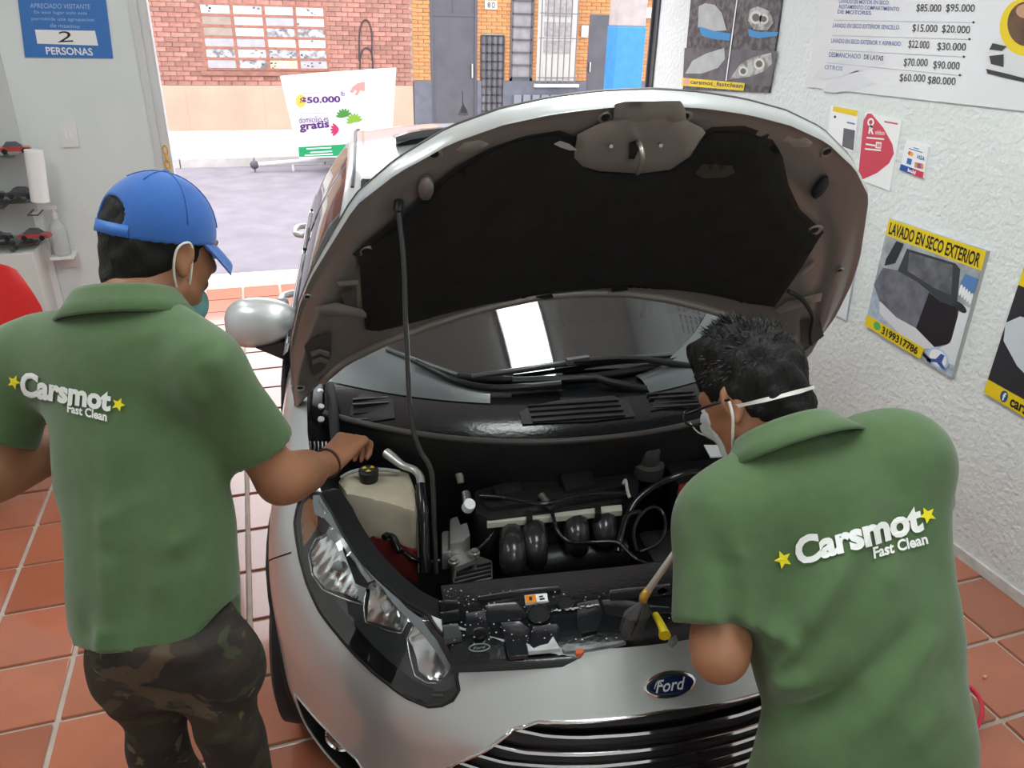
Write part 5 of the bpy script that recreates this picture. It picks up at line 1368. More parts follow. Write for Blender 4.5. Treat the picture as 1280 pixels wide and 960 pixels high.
# engine block top
zprism('engine_cover', [(592, 612), (640, 598), (720, 588), (785, 582), (800, 600), (798, 622), (740, 632), (610, 648), (594, 640)], .80, .14, m_engine, .016)
zprism('cover_ridge', [(600, 622), (660, 612), (770, 600), (785, 606), (700, 622), (612, 634)], .815, .03, m_engine, .008)
zprism('cover_ridge', [(700, 592), (740, 586), (745, 605), (706, 612)], .83, .04, m_engine, .01)
zprism('cover_ridge', [(615, 606), (650, 600), (655, 612), (620, 618)], .82, .03, m_engine, .01)
zprism('fuel_rail', [(608, 646), (777, 630.5), (778, 638), (609, 654)], .79, .016, mat('rail_beige', (.46, .43, .37), .5, var=.1), .002)
for x, y in ((662, 643), (748, 635)): zprism('rail_clip', [(x-4, y-4), (x+3, y-4), (x+4, y+6), (x-4, y+7)], .80, .03, m_engine, .002)
for (x, y) in ((640, 688), (668, 677), (720, 663), (755, 657)):
    a_, b_, c_, d_ = CZ(x-1, y-28, .745), CZ(x, y-8, .755), CZ(x+1, y+14, .73), CZ(x+2, y+26, .66)
    ctube('intake_runner', [a_, b_, c_, d_], [.030, .035, .034, .030], mat('runner_black', (.022, .022, .024), .26, coat=.3), 12, None, 4)
ctube('intake_plenum', [CZ(630, 712, .66), CZ(700, 700, .66), CZ(780, 690, .66)], .045, m_engine, 12)
# belt-side brackets and alternator
zprism('engine_mount', [(562, 648), (572, 644), (576, 655), (584, 652), (588, 668), (580, 676), (562, 680)], .77, .06, m_alu, .006)
zprism('engine_mount', [(552, 664), (562, 662), (564, 690), (552, 692)], .75, .05, m_alu, .006)
zprism('mount_arm', [(560, 700), (566, 694), (594, 684), (600, 690), (598, 697), (568, 710)], .735, .015, m_alu, .003)
alt = zprism('alternator', [(562, 706), (600, 694), (616, 700), (616, 722), (596, 730), (566, 728)], .70, .10, mat('block_grey', (.20, .195, .18), .45, metal=.6, bump=.3), .008)
for k in range(4): zprism('fin', [(566+k, 713+5*k), (614, 702+5*k), (614, 704+5*k), (566+k, 715+5*k)], .705, .02, m_engine, .001, alt)
for x, y in ((567, 703), (593, 692)):
    b_ = CZ(x, y, .745); clathe('bolt', [(0, .012), (.008, .012), (.009, .006), (.014, .005), (.014, 0), (.006, 0), (.006, -.05)], b_, (0, 0, 1), mat('bolt_zinc', (.55, .54, .52), .3, metal=.9), 12)
b_ = CZ(586, 632, .80); clathe('service_cap', [(0, .012), (.015, .012), (.0165, .006), (.0165, -.014), (.011, -.018)], b_, (.15, -.5, .8), m_white, 20)
ctube('service_valve', [CZ(582, 616, .81), CZ(584, 626, .80)], [.012, .013], m_brite, 10)
ctube('sensor', [CZ(574, 592, .82), CZ(576, 604, .80)], [.012, .010], mat('sensor_brown', (.20, .17, .15), .5, var=.2), 10)
ctube('sensor', [CZ(590, 570, .83), CZ(596, 582, .81)], [.014, .011], mat('sensor_grey', (.24, .24, .23), .5, var=.3, vscale=40), 10)
ctube('metal_clip', [CZ(x, y, .82) for x, y in ((620, 578), (624, 570), (634, 568))], .0035, m_alu, 6, None, 3)
ctube('metal_clip', [CZ(x, y, .82) for x, y in ((704, 583), (716, 579), (722, 577))], .004, MATS['bolt_zinc'], 6)
# brake fluid reservoir and servo
rv = CZ(812, 566, .86); clathe('brake_servo', [(0, .03), (.05, .03), (.10, .01), (.11, -.04), (.10, -.09)], rv+np.array([0, .10, -.03]), (0, -1, .25), m_engine, 28)
clathe('brake_reservoir', [(0, .02), (.026, .02), (.030, .012), (.030, -.03), (.045, -.035), (.045, -.07)], rv, (0, 0, 1), mat('reservoir_grey', (.045, .042, .042), .45), 22)
# dark red battery side and box at the right of the bay
bt = cbox('battery', (.26, .52, .60), (.50, .72, .80), m_engine, .01)
zprism('terminal_cover', [(848, 604), (872, 598), (878, 618), (860, 640), (846, 640)], .83, .05, mat('terminal_red', (.20, .022, .018), .4), .01, bt)
cbox('air_box', (.10, .36, .58), (.42, .50, .74), m_engine, .03)
# hoses and cable loops
def hose(name, L_, r, m=m_gloss): return ctube(name, [CZ(x, y, z) for x, y, z in L_], r, m, 8, None, 5)
hose('cable', [(690, 640, .80), (694, 655, .81), (700, 668, .80), (712, 677, .79), (735, 678, .78), (770, 678, .78), (785, 690, .77), (800, 702, .76), (825, 707, .74), (850, 700, .73)], .0055)
hose('cable', [(600, 620, .82), (630, 622, .83), (680, 630, .83), (720, 620, .83), (770, 616, .82), (792, 622, .8)], .006)
hose('vacuum_hose', [(782, 655, .77), (792, 630, .80), (815, 610, .83), (850, 594, .86), (874, 590, .86)], .010)
hose('cable_loop', [(796, 690, .76), (792, 665, .78), (800, 645, .80), (815, 634, .81), (828, 640, .80), (832, 660, .78), (822, 680, .76), (800, 690, .75)], .005)
hose('cable_loop', [(772, 690, .76), (776, 670, .78), (784, 645, .80), (800, 640, .80)], .008)
hose('lower_hose', [(560, 690, .72), (580, 692, .72), (600, 684, .73), (612, 672, .75), (618, 660, .76)], .005)
hose('lower_hose', [(505, 690, .74), (520, 700, .72), (545, 702, .72), (560, 696, .72)], .007)
hose('white_hook', [(779, 605, .83), (782, 600, .835), (784, 612, .83), (787, 622, .82)], .0045, mat('hook_white', (.45, .44, .40), .5))
hose('thin_wire', [(862, 528, .95), (872, 540, .94), (884, 545, .94), (896, 544, .94)], .0022, MATS['hook_white'])
hose('hose_stub', [(480, 672, .76), (487, 668, .76), (494, 676, .76), (500, 690, .75)], .009)
hose('hose_stub', [(676, 618, .83), (682, 626, .82), (690, 634, .81)], .010, mat('stub_brown', (.07, .06, .05), .5))
# gutter clutter by the left strut: hinge, seal, white clips, drain grid
ctube('bay_seal', [CZ(x, y, z) for x, y, z in ((421, 560, .93), (418, 535, .95), (416, 505, .97), (412, 482, .985))], .014, m_rub, 8)
hn = cbox('hood_hinge', (-.735, .90, .90), (-.705, 1.06, .965), m_black, .006); cbox('hood_hinge', (.705, .90, .90), (.735, 1.06, .965), m_black, .006)
for (x, y) in ((400, 490), (401, 509), (401, 525)):
    p = CZ(x, y, .96); clathe('hinge_bolt', [(0, .006), (.009, .006), (.009, 0)], p, (.3, -.3, .9), mat('clip_white', (.6, .6, .58), .4), 10, hn)
for k in range(5): zprism('drain_grid', [(386+k*5, 552), (389+k*5, 551), (389+k*5, 590), (386+k*5, 590)], .925, .01, m_gloss, .001)
# ---------------------------------------------------------------- the hood
HS, HZ, HA = .95, .98, math.radians(54)
CRN = .10
HV = np.array([0, -math.cos(HA), math.sin(HA)]); HN = np.array([0, math.sin(HA), math.cos(HA)]); HP = np.array([0, HS, HZ])
HU = .785
HSK = .010           # small sideways lean of the opened hood
def hcrown(u): return CRN*(1-(u/.78)**2)
def hood(u, v, off=0.0): return HP+np.array([u+HSK*v, 0, 0])+HV*v+HN*(hcrown(u)+off)
def hood_px(x, y, off=0.0):
    o_, d_ = _cray(x, y); h = 0; 
    for _ in range(40):
        t = ((HP+HN*(h+off)-o_) @ HN)/(d_ @ HN); Q_ = o_+d_*t; v = (Q_-HP) @ HV; u = Q_[0]-HSK*v; h = .5*h+.5*hcrown(u)
    return u, v
FRU = [0, .10, .2, .3, .40, .50, .585, .650, .692, .728, .762, .782]
FRV = [.990, .985, .973, .952, .915, .848, .762, .625, .535, .43, .28, .06]
def hfront(u): return np.interp(np.abs(u), FRU, FRV)
def hrear(u): return np.interp(np.abs(u), [0, .13, .26, .39, .524, .635, .70, .77, .785], [.318, .312, .285, .245, .195, .138, .065, -.035, -.05])
nu, nv = 81, 41
uu = HU*np.sin(np.linspace(-PI/2, PI/2, nu)); vv = np.linspace(0, 1, nv)
def hgrid(off, mg=0.0):
    V = []
    for v in vv:
        for u in uu:
            f_, r_ = hfront(u), hrear(u); V.append(hood(u, r_+(f_-r_)*v, off))
    return V
def lipd(u): return np.interp(abs(u), [0, .45, .60, .70, .785], [.046, .042, .026, .012, .006])
top = hgrid(.0)
hd = cmesh('hood', top, grid(None, nu, nv), m_car, None, True)
# inner panel: follows the skin, stepped in from a flanged edge
def edge_d(u, v):
    f_, r_ = hfront(u), hrear(u); du_ = HU-abs(u); 
    sl_ = 0
    return min((f_-v)*.75 if abs(u) < .5 else (f_-v)*.45, du_+.35*(f_-v)), v-r_
V = []
for k, v in enumerate(vv):
    for u in uu:
        f_, r_ = hfront(u), hrear(u); vq = r_+(f_-r_)*v
        ef = max((f_-vq), 0)*np.interp(abs(u), [0, .5, .7], [1, .62, .35])
        er = max(vq-r_, 0)
        lp_ = lipd(u)*np.clip(v*3-1.2, 0, 1); e0 = -.004*(1-min(1, v*2))-lp_; tgt = -.030
        q_ = np.clip((ef-.016)/.035, 0, 1)**1.1; dep = e0*(1-q_)+tgt*q_
        dep = max(dep, -.004-.030*np.clip((er-.004)/.022, 0, 1))
        dep += .012*math.exp(-((er-.045)/.018)**2)*0
        ch_ = math.exp(-((ef-.10)/.022)**2)*.008*np.clip(er/.2, 0, 1)
        V.append(hood(u, vq, dep+ch_))
inn = cmesh('inner_panel', V, grid(None, nu, nv), m_under, hd, True)
# flange tube round the edge
V = []
for fo, dd in ((0, 0), (.005, -.14), (.0065, -.5), (.005, -.85), (0.0, -1.0)):
    for u in uu: V.append(hood(u, hfront(u)+fo, lipd(u)*dd))
cmesh('front_lip', V, grid(None, nu, 5), m_car, hd, True)
L_ = [hood(u, hfront(u)+.001, .0) for u in uu]; V, Fc = tubevf(L_, .0035, 6); cmesh('hem_edge', V, Fc, mat('hem_dark', (.10, .095, .09), .4, metal=.3), hd, True)
L_ = [hood(u, hrear(u)+.002, -.004) for u in uu]; V, Fc = tubevf(L_, .006, 6); cmesh('hem_edge', V, Fc, m_under, hd, True)
# raised rear bow of the inner frame
L_ = [hood(u, hrear(u)+.035, -.034) for u in np.linspace(-.70, .70, 50)]; V, Fc = tubevf(L_, .013, 8); cmesh('rear_bow', V, Fc, m_under, hd, True)
def hpatch(name, px, off, m, parent, step=.02, puff=0.0, scale=1.0, **kw):
    pl = [hood_px(x, y, off) for x, y in px]; pl = dens(pl, .02); A = np.array(pl); lo, hi = A.min(0), A.max(0)
    g_ = np.array([(x, y) for x in np.arange(lo[0], hi[0], step) for y in np.arange(lo[1], hi[1], step)]).reshape(-1, 2)
    g_ = g_[in_poly(g_, pl)] if len(g_) else g_
    V, Fc = cdt([pl], [tuple(q) for q in g_]); k = in_poly(np.array([V[list(f)].mean(0) for f in Fc]), pl); Fc = [f for f, j in zip(Fc, k) if j]
    def de(q): return np.min(np.hypot(A[:, 0]-q[0], A[:, 1]-q[1]))
    P = [hood(q[0], q[1], off-(puff*min(1, de(q)/.03)**.6 if puff else 0)) for q in V]
    return cmesh(name, P, Fc, m, parent, True, **kw)
PAD = [(449, 322), (470, 303), (494, 286), (520, 262), (545, 238), (570, 218), (600, 197), (640, 179), (672, 171), (695, 170), (712, 176), (722, 192), (728, 206), (738, 215), (790, 218), (830, 217), (846, 210), (860, 196), (874, 176), (892, 166), (925, 165), (950, 174),
       (965, 190), (974, 215), (980, 240), (992, 266), (1010, 285), (1024, 298), (1000, 338), (968, 384), (930, 378), (880, 367), (830, 361), (785, 359), (735, 361), (690, 366), (640, 374), (590, 384), (540, 397), (500, 408), (474, 414), (457, 412), (452, 370)]
pad = hpatch('insulation_pad', PAD, -.036, m_felt, hd, .022, .012)
# dark recessed border of the frame around the pad
BRD = [(440, 318), (466, 296), (500, 272), (540, 232), (570, 208), (610, 186), (655, 170), (700, 163), (722, 172), (735, 200), (750, 210), (830, 209), (850, 196), (868, 172), (890, 159), (930, 157), (962, 168), (978, 195), (986, 232), (1000, 262), (1030, 290), (1024, 298), (1000, 290), (974, 250), (960, 195),
       (930, 172), (890, 174), (860, 205), (830, 222), (740, 220), (715, 190), (690, 178), (640, 186), (590, 210), (545, 246), (500, 288), (452, 325)]
brd = hpatch('pad_border', BRD, -.034, mat('border_black', (.018, .018, .019), .45), hd, .03)
# latch plate
LP = [(717, 196), (722, 168), (746, 156), (766, 150), (768, 130), (780, 127), (850, 126), (856, 132), (858, 150), (878, 160), (882, 166), (862, 196), (838, 212), (800, 217), (750, 214), (728, 208)]
lp = hpatch('latch_plate', LP, -.040, mat('latch_paint', (.28, .262, .245), .4, metal=.35, coat=.3), hd, .02, .010)
hpatch('latch_step', [(768, 150), (768, 131), (780, 127.5), (850, 126.5), (855, 133), (857, 150), (838, 155), (790, 156)], -.048, MATS['latch_paint'], lp, .02, .006)
def ho(x, y, off): return hood(*hood_px(x, y, off), off)
def hdisc(name, x, y, r_, off, m, parent, h=.004, n=14, rx=1.0):
    c_ = ho(x, y, off); V, Fc = lathevf([(0, h), (r_*.8, h), (r_, 0)], n); M = frame(c_, -HN); return cmesh(name, [tuple(M @ Vector((v[0]*rx, v[1], v[2]))) for v in V], Fc, m, parent, True, 40)
for (x, y, r_) in ((757, 147, .009), (856, 146, .009), (761, 192, .007), (822, 191, .006), (543, 193, .009), (459, 315, .012), (1034, 190, .009), (1018, 288, .011), (375, 485, .008), (384, 371, .006), (1050, 338, .006)):
    hdisc('boss', x, y, r_*1.9, -.033, m_under if x < 720 or x > 880 else MATS['latch_paint'], hd, .004)
    hdisc('bolt_hole', x, y, r_, -.0385, m_pit, hd, .001)
# striker loop and its slot
hpatch('striker_slot', [(787, 178), (799, 175), (800, 184), (793, 199), (786, 199)], -.056, m_pit, lp, .02)
ctube('striker', [ho(797, 177, -.05), ho(801, 184, -.085), ho(803, 196, -.10), ho(800, 210, -.09), ho(797, 216, -.055)], .0055, mat('striker_zinc', (.50, .46, .40), .35, metal=.8), 8, lp, 4)
for (x, y) in ((764, 181), (826, 180)): ctube('guide_pin', [ho(x, y, -.045), ho(x, y+2, -.065)], [.006, .004], MATS['bolt_zinc'], 8, lp)
# rubber stops, soft pockets, pressed ribs
for (x, y, rx) in ((1024, 232, .7), (532, 232, .9)):
    c_ = ho(x, y, -.036); V, Fc = lathevf([(0, .016), (.017, .014), (.019, 0)], 16); M = frame(c_, -HN); cmesh('rubber_stop', [tuple(M @ Vector((v[0]*rx, v[1]*1.7, v[2]))) for v in V], Fc, m_rub if x > 800 else m_under, hd, True)
for px in ([(978, 176), (985, 170), (1008, 172), (1016, 178), (1012, 184), (990, 184)], [(570, 188), (580, 178), (600, 175), (612, 180), (604, 186), (584, 192)]):
    hpatch('pressed_pocket', px, -.034, mat('pocket_paint', (.31, .29, .27), .35, metal=.35, coat=.4), hd, .012, .006)
hpatch('white_tab', [(692, 180), (700, 176), (712, 180), (722, 188), (712, 188), (700, 184)], -.050, mat('tab_white', (.42, .42, .40), .4), hd, .01)
hpatch('pad_patch', [(869, 217), (878, 205), (915, 207), (919, 216), (905, 222), (880, 223)], -.0495, mat('patch_olive', (.040, .038, .030), .6), hd, .02)
for px in ([(1005, 335), (1020, 326), (1018, 333), (1000, 346)], [(985, 376), (1028, 366), (1026, 376), (975, 392), (968, 388)], [(420, 352), (448, 350), (448, 356), (424, 358)], [(393, 384), (420, 378), (470, 392), (500, 402), (440, 396), (398, 392)]):
    hpatch('pressed_rib', px, -.036, MATS['pocket_paint'], hd, .012, .006)
for px in ([(380, 432), (396, 420), (414, 418), (414, 445), (405, 462), (392, 470)], [(424, 366), (446, 360), (447, 392), (434, 388)], [(1000, 402), (1024, 396), (1030, 420), (1004, 440)]):
    hpatch('dark_pocket', px, -.0345, mat('pocket_dark', (.075, .07, .066), .5), hd, .012)
for px in ([(388, 440), (400, 436), (412, 440), (412, 446), (400, 442), (390, 446)], [(390, 450), (401, 446), (411, 450), (410, 456), (400, 452), (391, 456)]):
    hpatch('hose_bellows', px, -.038, m_under, hd, .01, .006)
ctube('washer_hose', [ho(x, y, -.055) for x, y in ((985, 364), (1000, 372), (1010, 384), (1016, 398), (1013, 416), (1014, 430))], .006, m_rub, 8, hd, 4)
hpatch('tape_strip', [(668, 371), (690, 367), (692, 372), (680, 374)], -.05, m_black, hd, .01); hpatch('tape_strip', [(764, 358), (784, 357), (785, 363), (765, 365)], -.05, m_black, hd, .01)
# prop rod from its clip on the hood down to the front panel
rt = ho(498, 262, -.055); rb = CZ(545, 716, .765)
dt = (c2w(rt)-CAM) @ FWD; db = (c2w(rb)-CAM) @ FWD
def rodp(x, y):
    t = (y-262)/(716-262); D = 1/((1-t)/dt+t/db); return tocar(PD(x, y, D))
rod = ctube('prop_rod', [rt, rodp(500, 280), rodp(505, 330), rodp(507, 400), rodp(509, 440), rodp(513, 520), rodp(524, 560), rodp(536, 580), rodp(541, 600), rodp(543, 660), rb], .0055, mat('rod_black', (.03, .03, .03), .3, coat=.4), 8, None, 4)
ctube('rod_clip', [ho(499, 252, -.035), ho(498, 262, -.055), ho(499, 272, -.055)], [.010, .010, .008], m_black, 8, rod)
hpatch('clip_hole', [(494, 255), (503, 254), (503, 270), (495, 272)], -.040, m_pit, hd, .01)
# ================================================================== people
class Field:
    """signed distance field on a regular grid, filled shape by shape"""
    def __init__(self, lo, hi, h):
        self.h = h; self.lo = np.array(lo, float); n = np.ceil((np.array(hi, float)-self.lo)/h).astype(int)+1
        self.n = n; self.ax = [self.lo[i]+h*np.arange(n[i]) for i in range(3)]
        self.d = np.full(n, .06, np.float32)
    def sl(self, lo, hi):
        s = []
        for i in range(3):
            a = int(max(0, math.floor((lo[i]-self.lo[i])/self.h))); b = int(min(self.n[i], math.ceil((hi[i]-self.lo[i])/self.h)+1))
            s.append(slice(a, max(a, b)))
        return tuple(s)
    def pts(self, s):
        return [self.ax[0][s[0]][:, None, None].astype(np.float32), self.ax[1][s[1]][None, :, None].astype(np.float32), self.ax[2][s[2]][None, None, :].astype(np.float32)]
    def put(self, s, v, k):
        d = self.d[s]
        if k <= 0: np.minimum(d, v, out=d); return
        hh = np.maximum(k-np.abs(d-v), 0)/k
        self.d[s] = np.minimum(d, v)-hh*hh*k*.25
def sd_cap(P, a, b, ra, rb, flat=None):
    a = np.asarray(a, float); b = np.asarray(b, float)
    X, Y, Z = P; dx, dy, dz = X-a[0], Y-a[1], Z-a[2]; ba = b-a; sc = 1.0
    if flat is not None:
        f, kf = np.asarray(flat[0], float), flat[1]; f = f/np.linalg.norm(f); q = (dx*f[0]+dy*f[1]+dz*f[2])*(1/kf-1)
        dx, dy, dz = dx+q*f[0], dy+q*f[1], dz+q*f[2]; ba = ba+f*(ba @ f)*(1/kf-1); sc = .5+.5*kf
    l2 = max(ba @ ba, 1e-12)
    t = np.clip((dx*ba[0]+dy*ba[1]+dz*ba[2])/l2, 0, 1)
    ex, ey, ez = dx-t*ba[0], dy-t*ba[1], dz-t*ba[2]
    return ((np.sqrt(ex*ex+ey*ey+ez*ez)-(ra+(rb-ra)*t))*sc).astype(np.float32)
def sd_ell(P, c, axes, r):
    X, Y, Z = P; c = np.asarray(c, float); dx, dy, dz = X-c[0], Y-c[1], Z-c[2]
    s = 0; g = 0
    for ax_, rr_ in zip(axes, r):
        q = (dx*ax_[0]+dy*ax_[1]+dz*ax_[2]); s = s+(q/rr_)**2; g = g+(q/rr_**2)**2
    k0 = np.sqrt(s); k1 = np.sqrt(g)+1e-9
    return np.where(k0 < 1e-3, -min(r), k0*(k0-1)/k1).astype(np.float32)
def fcap(F, a, b, ra, rb, k=.02, flat=None, clip=None):
    a = np.asarray(a, float); b = np.asarray(b, float); m = max(ra, rb)+.05+k
    s = F.sl(np.minimum(a, b)-m, np.maximum(a, b)+m); P = F.pts(s); v = sd_cap(P, a, b, ra, rb, flat)
    if clip is not None:
        o_, n_ = clip; v = np.maximum(v, (P[0]-o_[0])*n_[0]+(P[1]-o_[1])*n_[1]+(P[2]-o_[2])*n_[2])
    F.put(s, v, k)
def fell(F, c, axes, r, k=.02, sub=False):
    m = max(r)+.05+k; c = np.asarray(c, float); s = F.sl(c-m, c+m); v = sd_ell(F.pts(s), c, axes, r)
    if sub: F.d[s] = np.maximum(F.d[s], -v)
    else: F.put(s, v, k)
def fcut(F, o_, n_):
    P = F.pts((slice(None),)*3); v = ((P[0]-o_[0])*n_[0]+(P[1]-o_[1])*n_[1]+(P[2]-o_[2])*n_[2]).astype(np.float32); np.maximum(F.d, v, out=F.d)
def surface(F):
    """surface nets"""
    d = F.d; n = d.shape; ins = d < 0
    c = np.zeros((n[0]-1, n[1]-1, n[2]-1), np.uint8)
    for i in (0, 1):
        for j in (0, 1):
            for k in (0, 1): c += ins[i:n[0]-1+i, j:n[1]-1+j, k:n[2]-1+k]
    act = np.argwhere((c > 0) & (c < 8)); idx = np.full(c.shape, -1, np.int32); idx[tuple(act.T)] = np.arange(len(act))
    acc = np.zeros((len(act), 3)); cnt = np.zeros(len(act))
    cor = [(i, j, k) for i in (0, 1) for j in (0, 1) for k in (0, 1)]
    val = {q: d[act[:, 0]+q[0], act[:, 1]+q[1], act[:, 2]+q[2]] for q in cor}
    for q in cor:
        for ax_ in range(3):
            if q[ax_]: continue
            r_ = list(q); r_[ax_] = 1; r_ = tuple(r_); a, b = val[q], val[r_]; m = (a < 0) != (b < 0)
            t = np.where(m, a/np.where(m, a-b, 1), 0); p = np.tile(np.array(q, float), (len(act), 1)); p[:, ax_] = t
            acc[m] += p[m]; cnt[m] += 1
    V = F.lo+(act+acc/cnt[:, None])*F.h
    Q = []
    for ax_ in range(3):
        o1, o2 = [(1, 2), (2, 0), (0, 1)][ax_]
        A = [slice(None)]*3; B = [slice(None)]*3; A[ax_] = slice(0, n[ax_]-1); B[ax_] = slice(1, n[ax_])
        ch_ = ins[tuple(A)] != ins[tuple(B)]; e = np.argwhere(ch_)
        e = e[(e[:, o1] > 0) & (e[:, o2] > 0) & (e[:, o1] < n[o1]-1) & (e[:, o2] < n[o2]-1)]
        up_ = ins[tuple(A)][tuple(e.T)]
        def at_(a_, b_):
            q = e.copy(); q[:, o1] -= a_; q[:, o2] -= b_; return idx[tuple(q.T)]
        f = np.stack([at_(0, 0), at_(1, 0), at_(1, 1), at_(0, 1)], 1); f[~up_] = f[~up_][:, ::-1]; Q.append(f)
    return V, np.concatenate(Q)
def fmesh(name, F, m, parent, **kw):
    V, Q = surface(F)
    me = bpy.data.meshes.new(name); me.vertices.add(len(V)); me.vertices.foreach_set('co', V.astype(np.float32).ravel())
    me.loops.add(len(Q)*4); me.loops.foreach_set('vertex_index', Q.astype(np.int32).ravel())
    me.polygons.add(len(Q)); me.polygons.foreach_set('loop_start', np.arange(0, len(Q)*4, 4, dtype=np.int32)); me.polygons.foreach_set('loop_total', np.full(len(Q), 4, np.int32))
    me.update(calc_edges=True); me.validate(); me.polygons.foreach_set('use_smooth', [True]*len(me.polygons))
    # two light smoothing passes
    bm = bmesh.new(); bm.from_mesh(me)
    bmesh.ops.smooth_vert(bm, verts=bm.verts, factor=.5, use_axis_x=True, use_axis_y=True, use_axis_z=True); bmesh.ops.smooth_vert(bm, verts=bm.verts, factor=.4, use_axis_x=True, use_axis_y=True, use_axis_z=True)
    bm.to_mesh(me); bm.free()
    return link(name, me, m, parent, True, **kw)
def unit(v): v = np.asarray(v, float); return v/np.linalg.norm(v)
def folds(F, L_, depth_k=.35):
    L_ = [(a, b, amp, wd*.78) for a, b, amp, wd in L_]
    """creases: (a, b, amp, width) ridges (+) or valleys (-) on the cloth"""
    for a, b, amp, wd in L_:
        a = np.asarray(a, float); b = np.asarray(b, float); m = 3*wd
        s = F.sl(np.minimum(a, b)-m-.06, np.maximum(a, b)+m+.06); P = F.pts(s)
        dx, dy, dz = P[0]-a[0], P[1]-a[1], P[2]-a[2]; ba = b-a
        f = FWD; q = (dx*f[0]+dy*f[1]+dz*f[2])*(depth_k-1); dx, dy, dz = dx+q*f[0], dy+q*f[1], dz+q*f[2]; ba = ba+f*(ba @ f)*(depth_k-1)
        t = (dx*ba[0]+dy*ba[1]+dz*ba[2])/(ba @ ba); tc_ = np.clip(t, 0, 1)
        r2 = (dx-tc_*ba[0])**2+(dy-tc_*ba[1])**2+(dz-tc_*ba[2])**2
        w = np.exp(-r2/(2*wd*wd))*np.clip(1.25-np.abs(2*tc_-1)**3, 0, 1)
        F.d[s] -= (1.55*amp*w).astype(np.float32)
def ripple(F, amp, wl, ax_, seed=0):
    """broad soft unevenness of cloth"""
    P = F.pts((slice(None),)*3); r_ = random.Random(seed)
    for k in range(3):
        v = unit([r_.gauss(0, 1) for _ in range(3)])+np.asarray(ax_)*1.2; v = v/np.linalg.norm(v)*2*PI/(wl*r_.uniform(.8, 1.6)); ph = r_.uniform(0, 6)
        F.d += (amp*np.sin(P[0]*v[0]+P[1]*v[1]+P[2]*v[2]+ph+.8*np.sin(P[2]*23+ph))).astype(np.float32)

def hand(F, w, hd, pn, side, curl, spread=.0, k=.006, s=1.0, thumb=(.5, .6)):
    """palm, four bent fingers, thumb; hd towards the fingers, pn out of the palm, side towards the thumb"""
    hd, pn, side = unit(hd), unit(pn), unit(side)
    kn = w+hd*.085*s
    fcap(F, w-hd*.01, w+hd*.03, .027*s, .030*s, .02, (pn, .62))
    for t in (-.030, -.010, .010, .030):
        fcap(F, w+hd*.015+side*t*.7*s, kn+side*t*s, .016*s, .0125*s, .012, (pn, .85))
    for i, (t, ln) in enumerate(((.031, .92), (.0105, 1.0), (-.0105, .94), (-.031, .76))):
        p = kn+side*t*s+hd*.004; d = hd; a = 0
        for q, (l_, r_) in enumerate(((.042, .0088), (.026, .0080), (.021, .0072))):
            a += curl[q]*(1+.06*i); dirn = unit(hd*math.cos(a)+pn*math.sin(a)+side*spread*t*8); e = p+dirn*l_*ln*s
            fcap(F, p, e, r_*s, (r_-.0006)*s, k); p = e
    b = w+hd*.020+side*.026*s+pn*.006; d1 = unit(hd*.62+side*.62+pn*thumb[0]); d2 = unit(hd*.85+side*.05+pn*thumb[1])
    m1 = b+d1*.042*s; m2 = m1+d2*.032*s; m3 = m2+unit(d2+pn*.3-side*.2)*.026*s
    fcap(F, b, m1, .015*s, .0115*s, .012); fcap(F, m1, m2, .0108*s, .0098*s, k); fcap(F, m2, m3, .0098*s, .008*s, k)
def head_shape(F, C, fw, up, nb, scale=1.0):
    """skull, jaw, brow, nose, lips, ears and neck"""
    fw = unit(fw); up = unit(up-fw*(up @ fw)); rt = np.cross(fw, up); s = scale
    q = lambda a, b, c: C+(rt*a+fw*b+up*c)*s
    fell(F, q(0, -.012, .028), (rt, fw, up), (.076*s, .096*s, .086*s), .03)
    fcap(F, q(0, .030, -.015), q(0, .046, -.080), .062*s, .036*s, .03, (rt, .95))
    fcap(F, q(0, .062, -.090), q(0, .068, -.094), .020*s, .020*s, .025)
    for sg in (-1, 1):
        fcap(F, q(sg*.036, .062, -.030), q(sg*.030, .060, -.045), .020*s, .018*s, .025)
        fcap(F, q(sg*.055, .010, -.060), q(sg*.030, .050, -.088), .020*s, .018*s, .025)
        fcap(F, q(sg*.012, .086, .022), q(sg*.045, .070, .022), .010*s, .010*s, .018)
        fell(F, q(sg*.031, .094, .002), (rt, fw, up), (.016*s, .014*s, .011*s), 0, True)
        # ear
        e0 = q(sg*.079, -.006, -.008); ax_e = unit(rt*sg*.9-fw*.42); fe = unit(fw-ax_e*(fw @ ax_e)); ue = np.cross(ax_e, fe)
        ue = ue if ue @ up > 0 else -ue
        fell(F, e0+up*.008*s, (ax_e, fe, ue), (.010*s, .020*s, .031*s), .006); fell(F, e0-up*.024*s+fe*.004, (ax_e, fe, ue), (.008*s, .010*s, .012*s), .006)
        fell(F, e0+ax_e*.010*s+fe*.003*s+up*.004*s, (ax_e, fe, ue), (.007*s, .010*s, .018*s), 0, True)
    fcap(F, q(0, .088, .012), q(0, .108, -.028), .009*s, .013*s, .012); fcap(F, q(-.010, .098, -.031), q(.010, .098, -.031), .009*s, .009*s, .008)
    fcap(F, q(-.020, .087, -.056), q(.020, .087, -.056), .0075*s, .0075*s, .008); fcap(F, q(-.016, .086, -.066), q(.016, .086, -.066), .0080*s, .0080*s, .008)
    fcap(F, nb, q(0, -.022, -.045), .060*s, .056*s, .03); fcap(F, nb-up*.01, q(0, .012, -.07), .050, .048, .03)
    return q
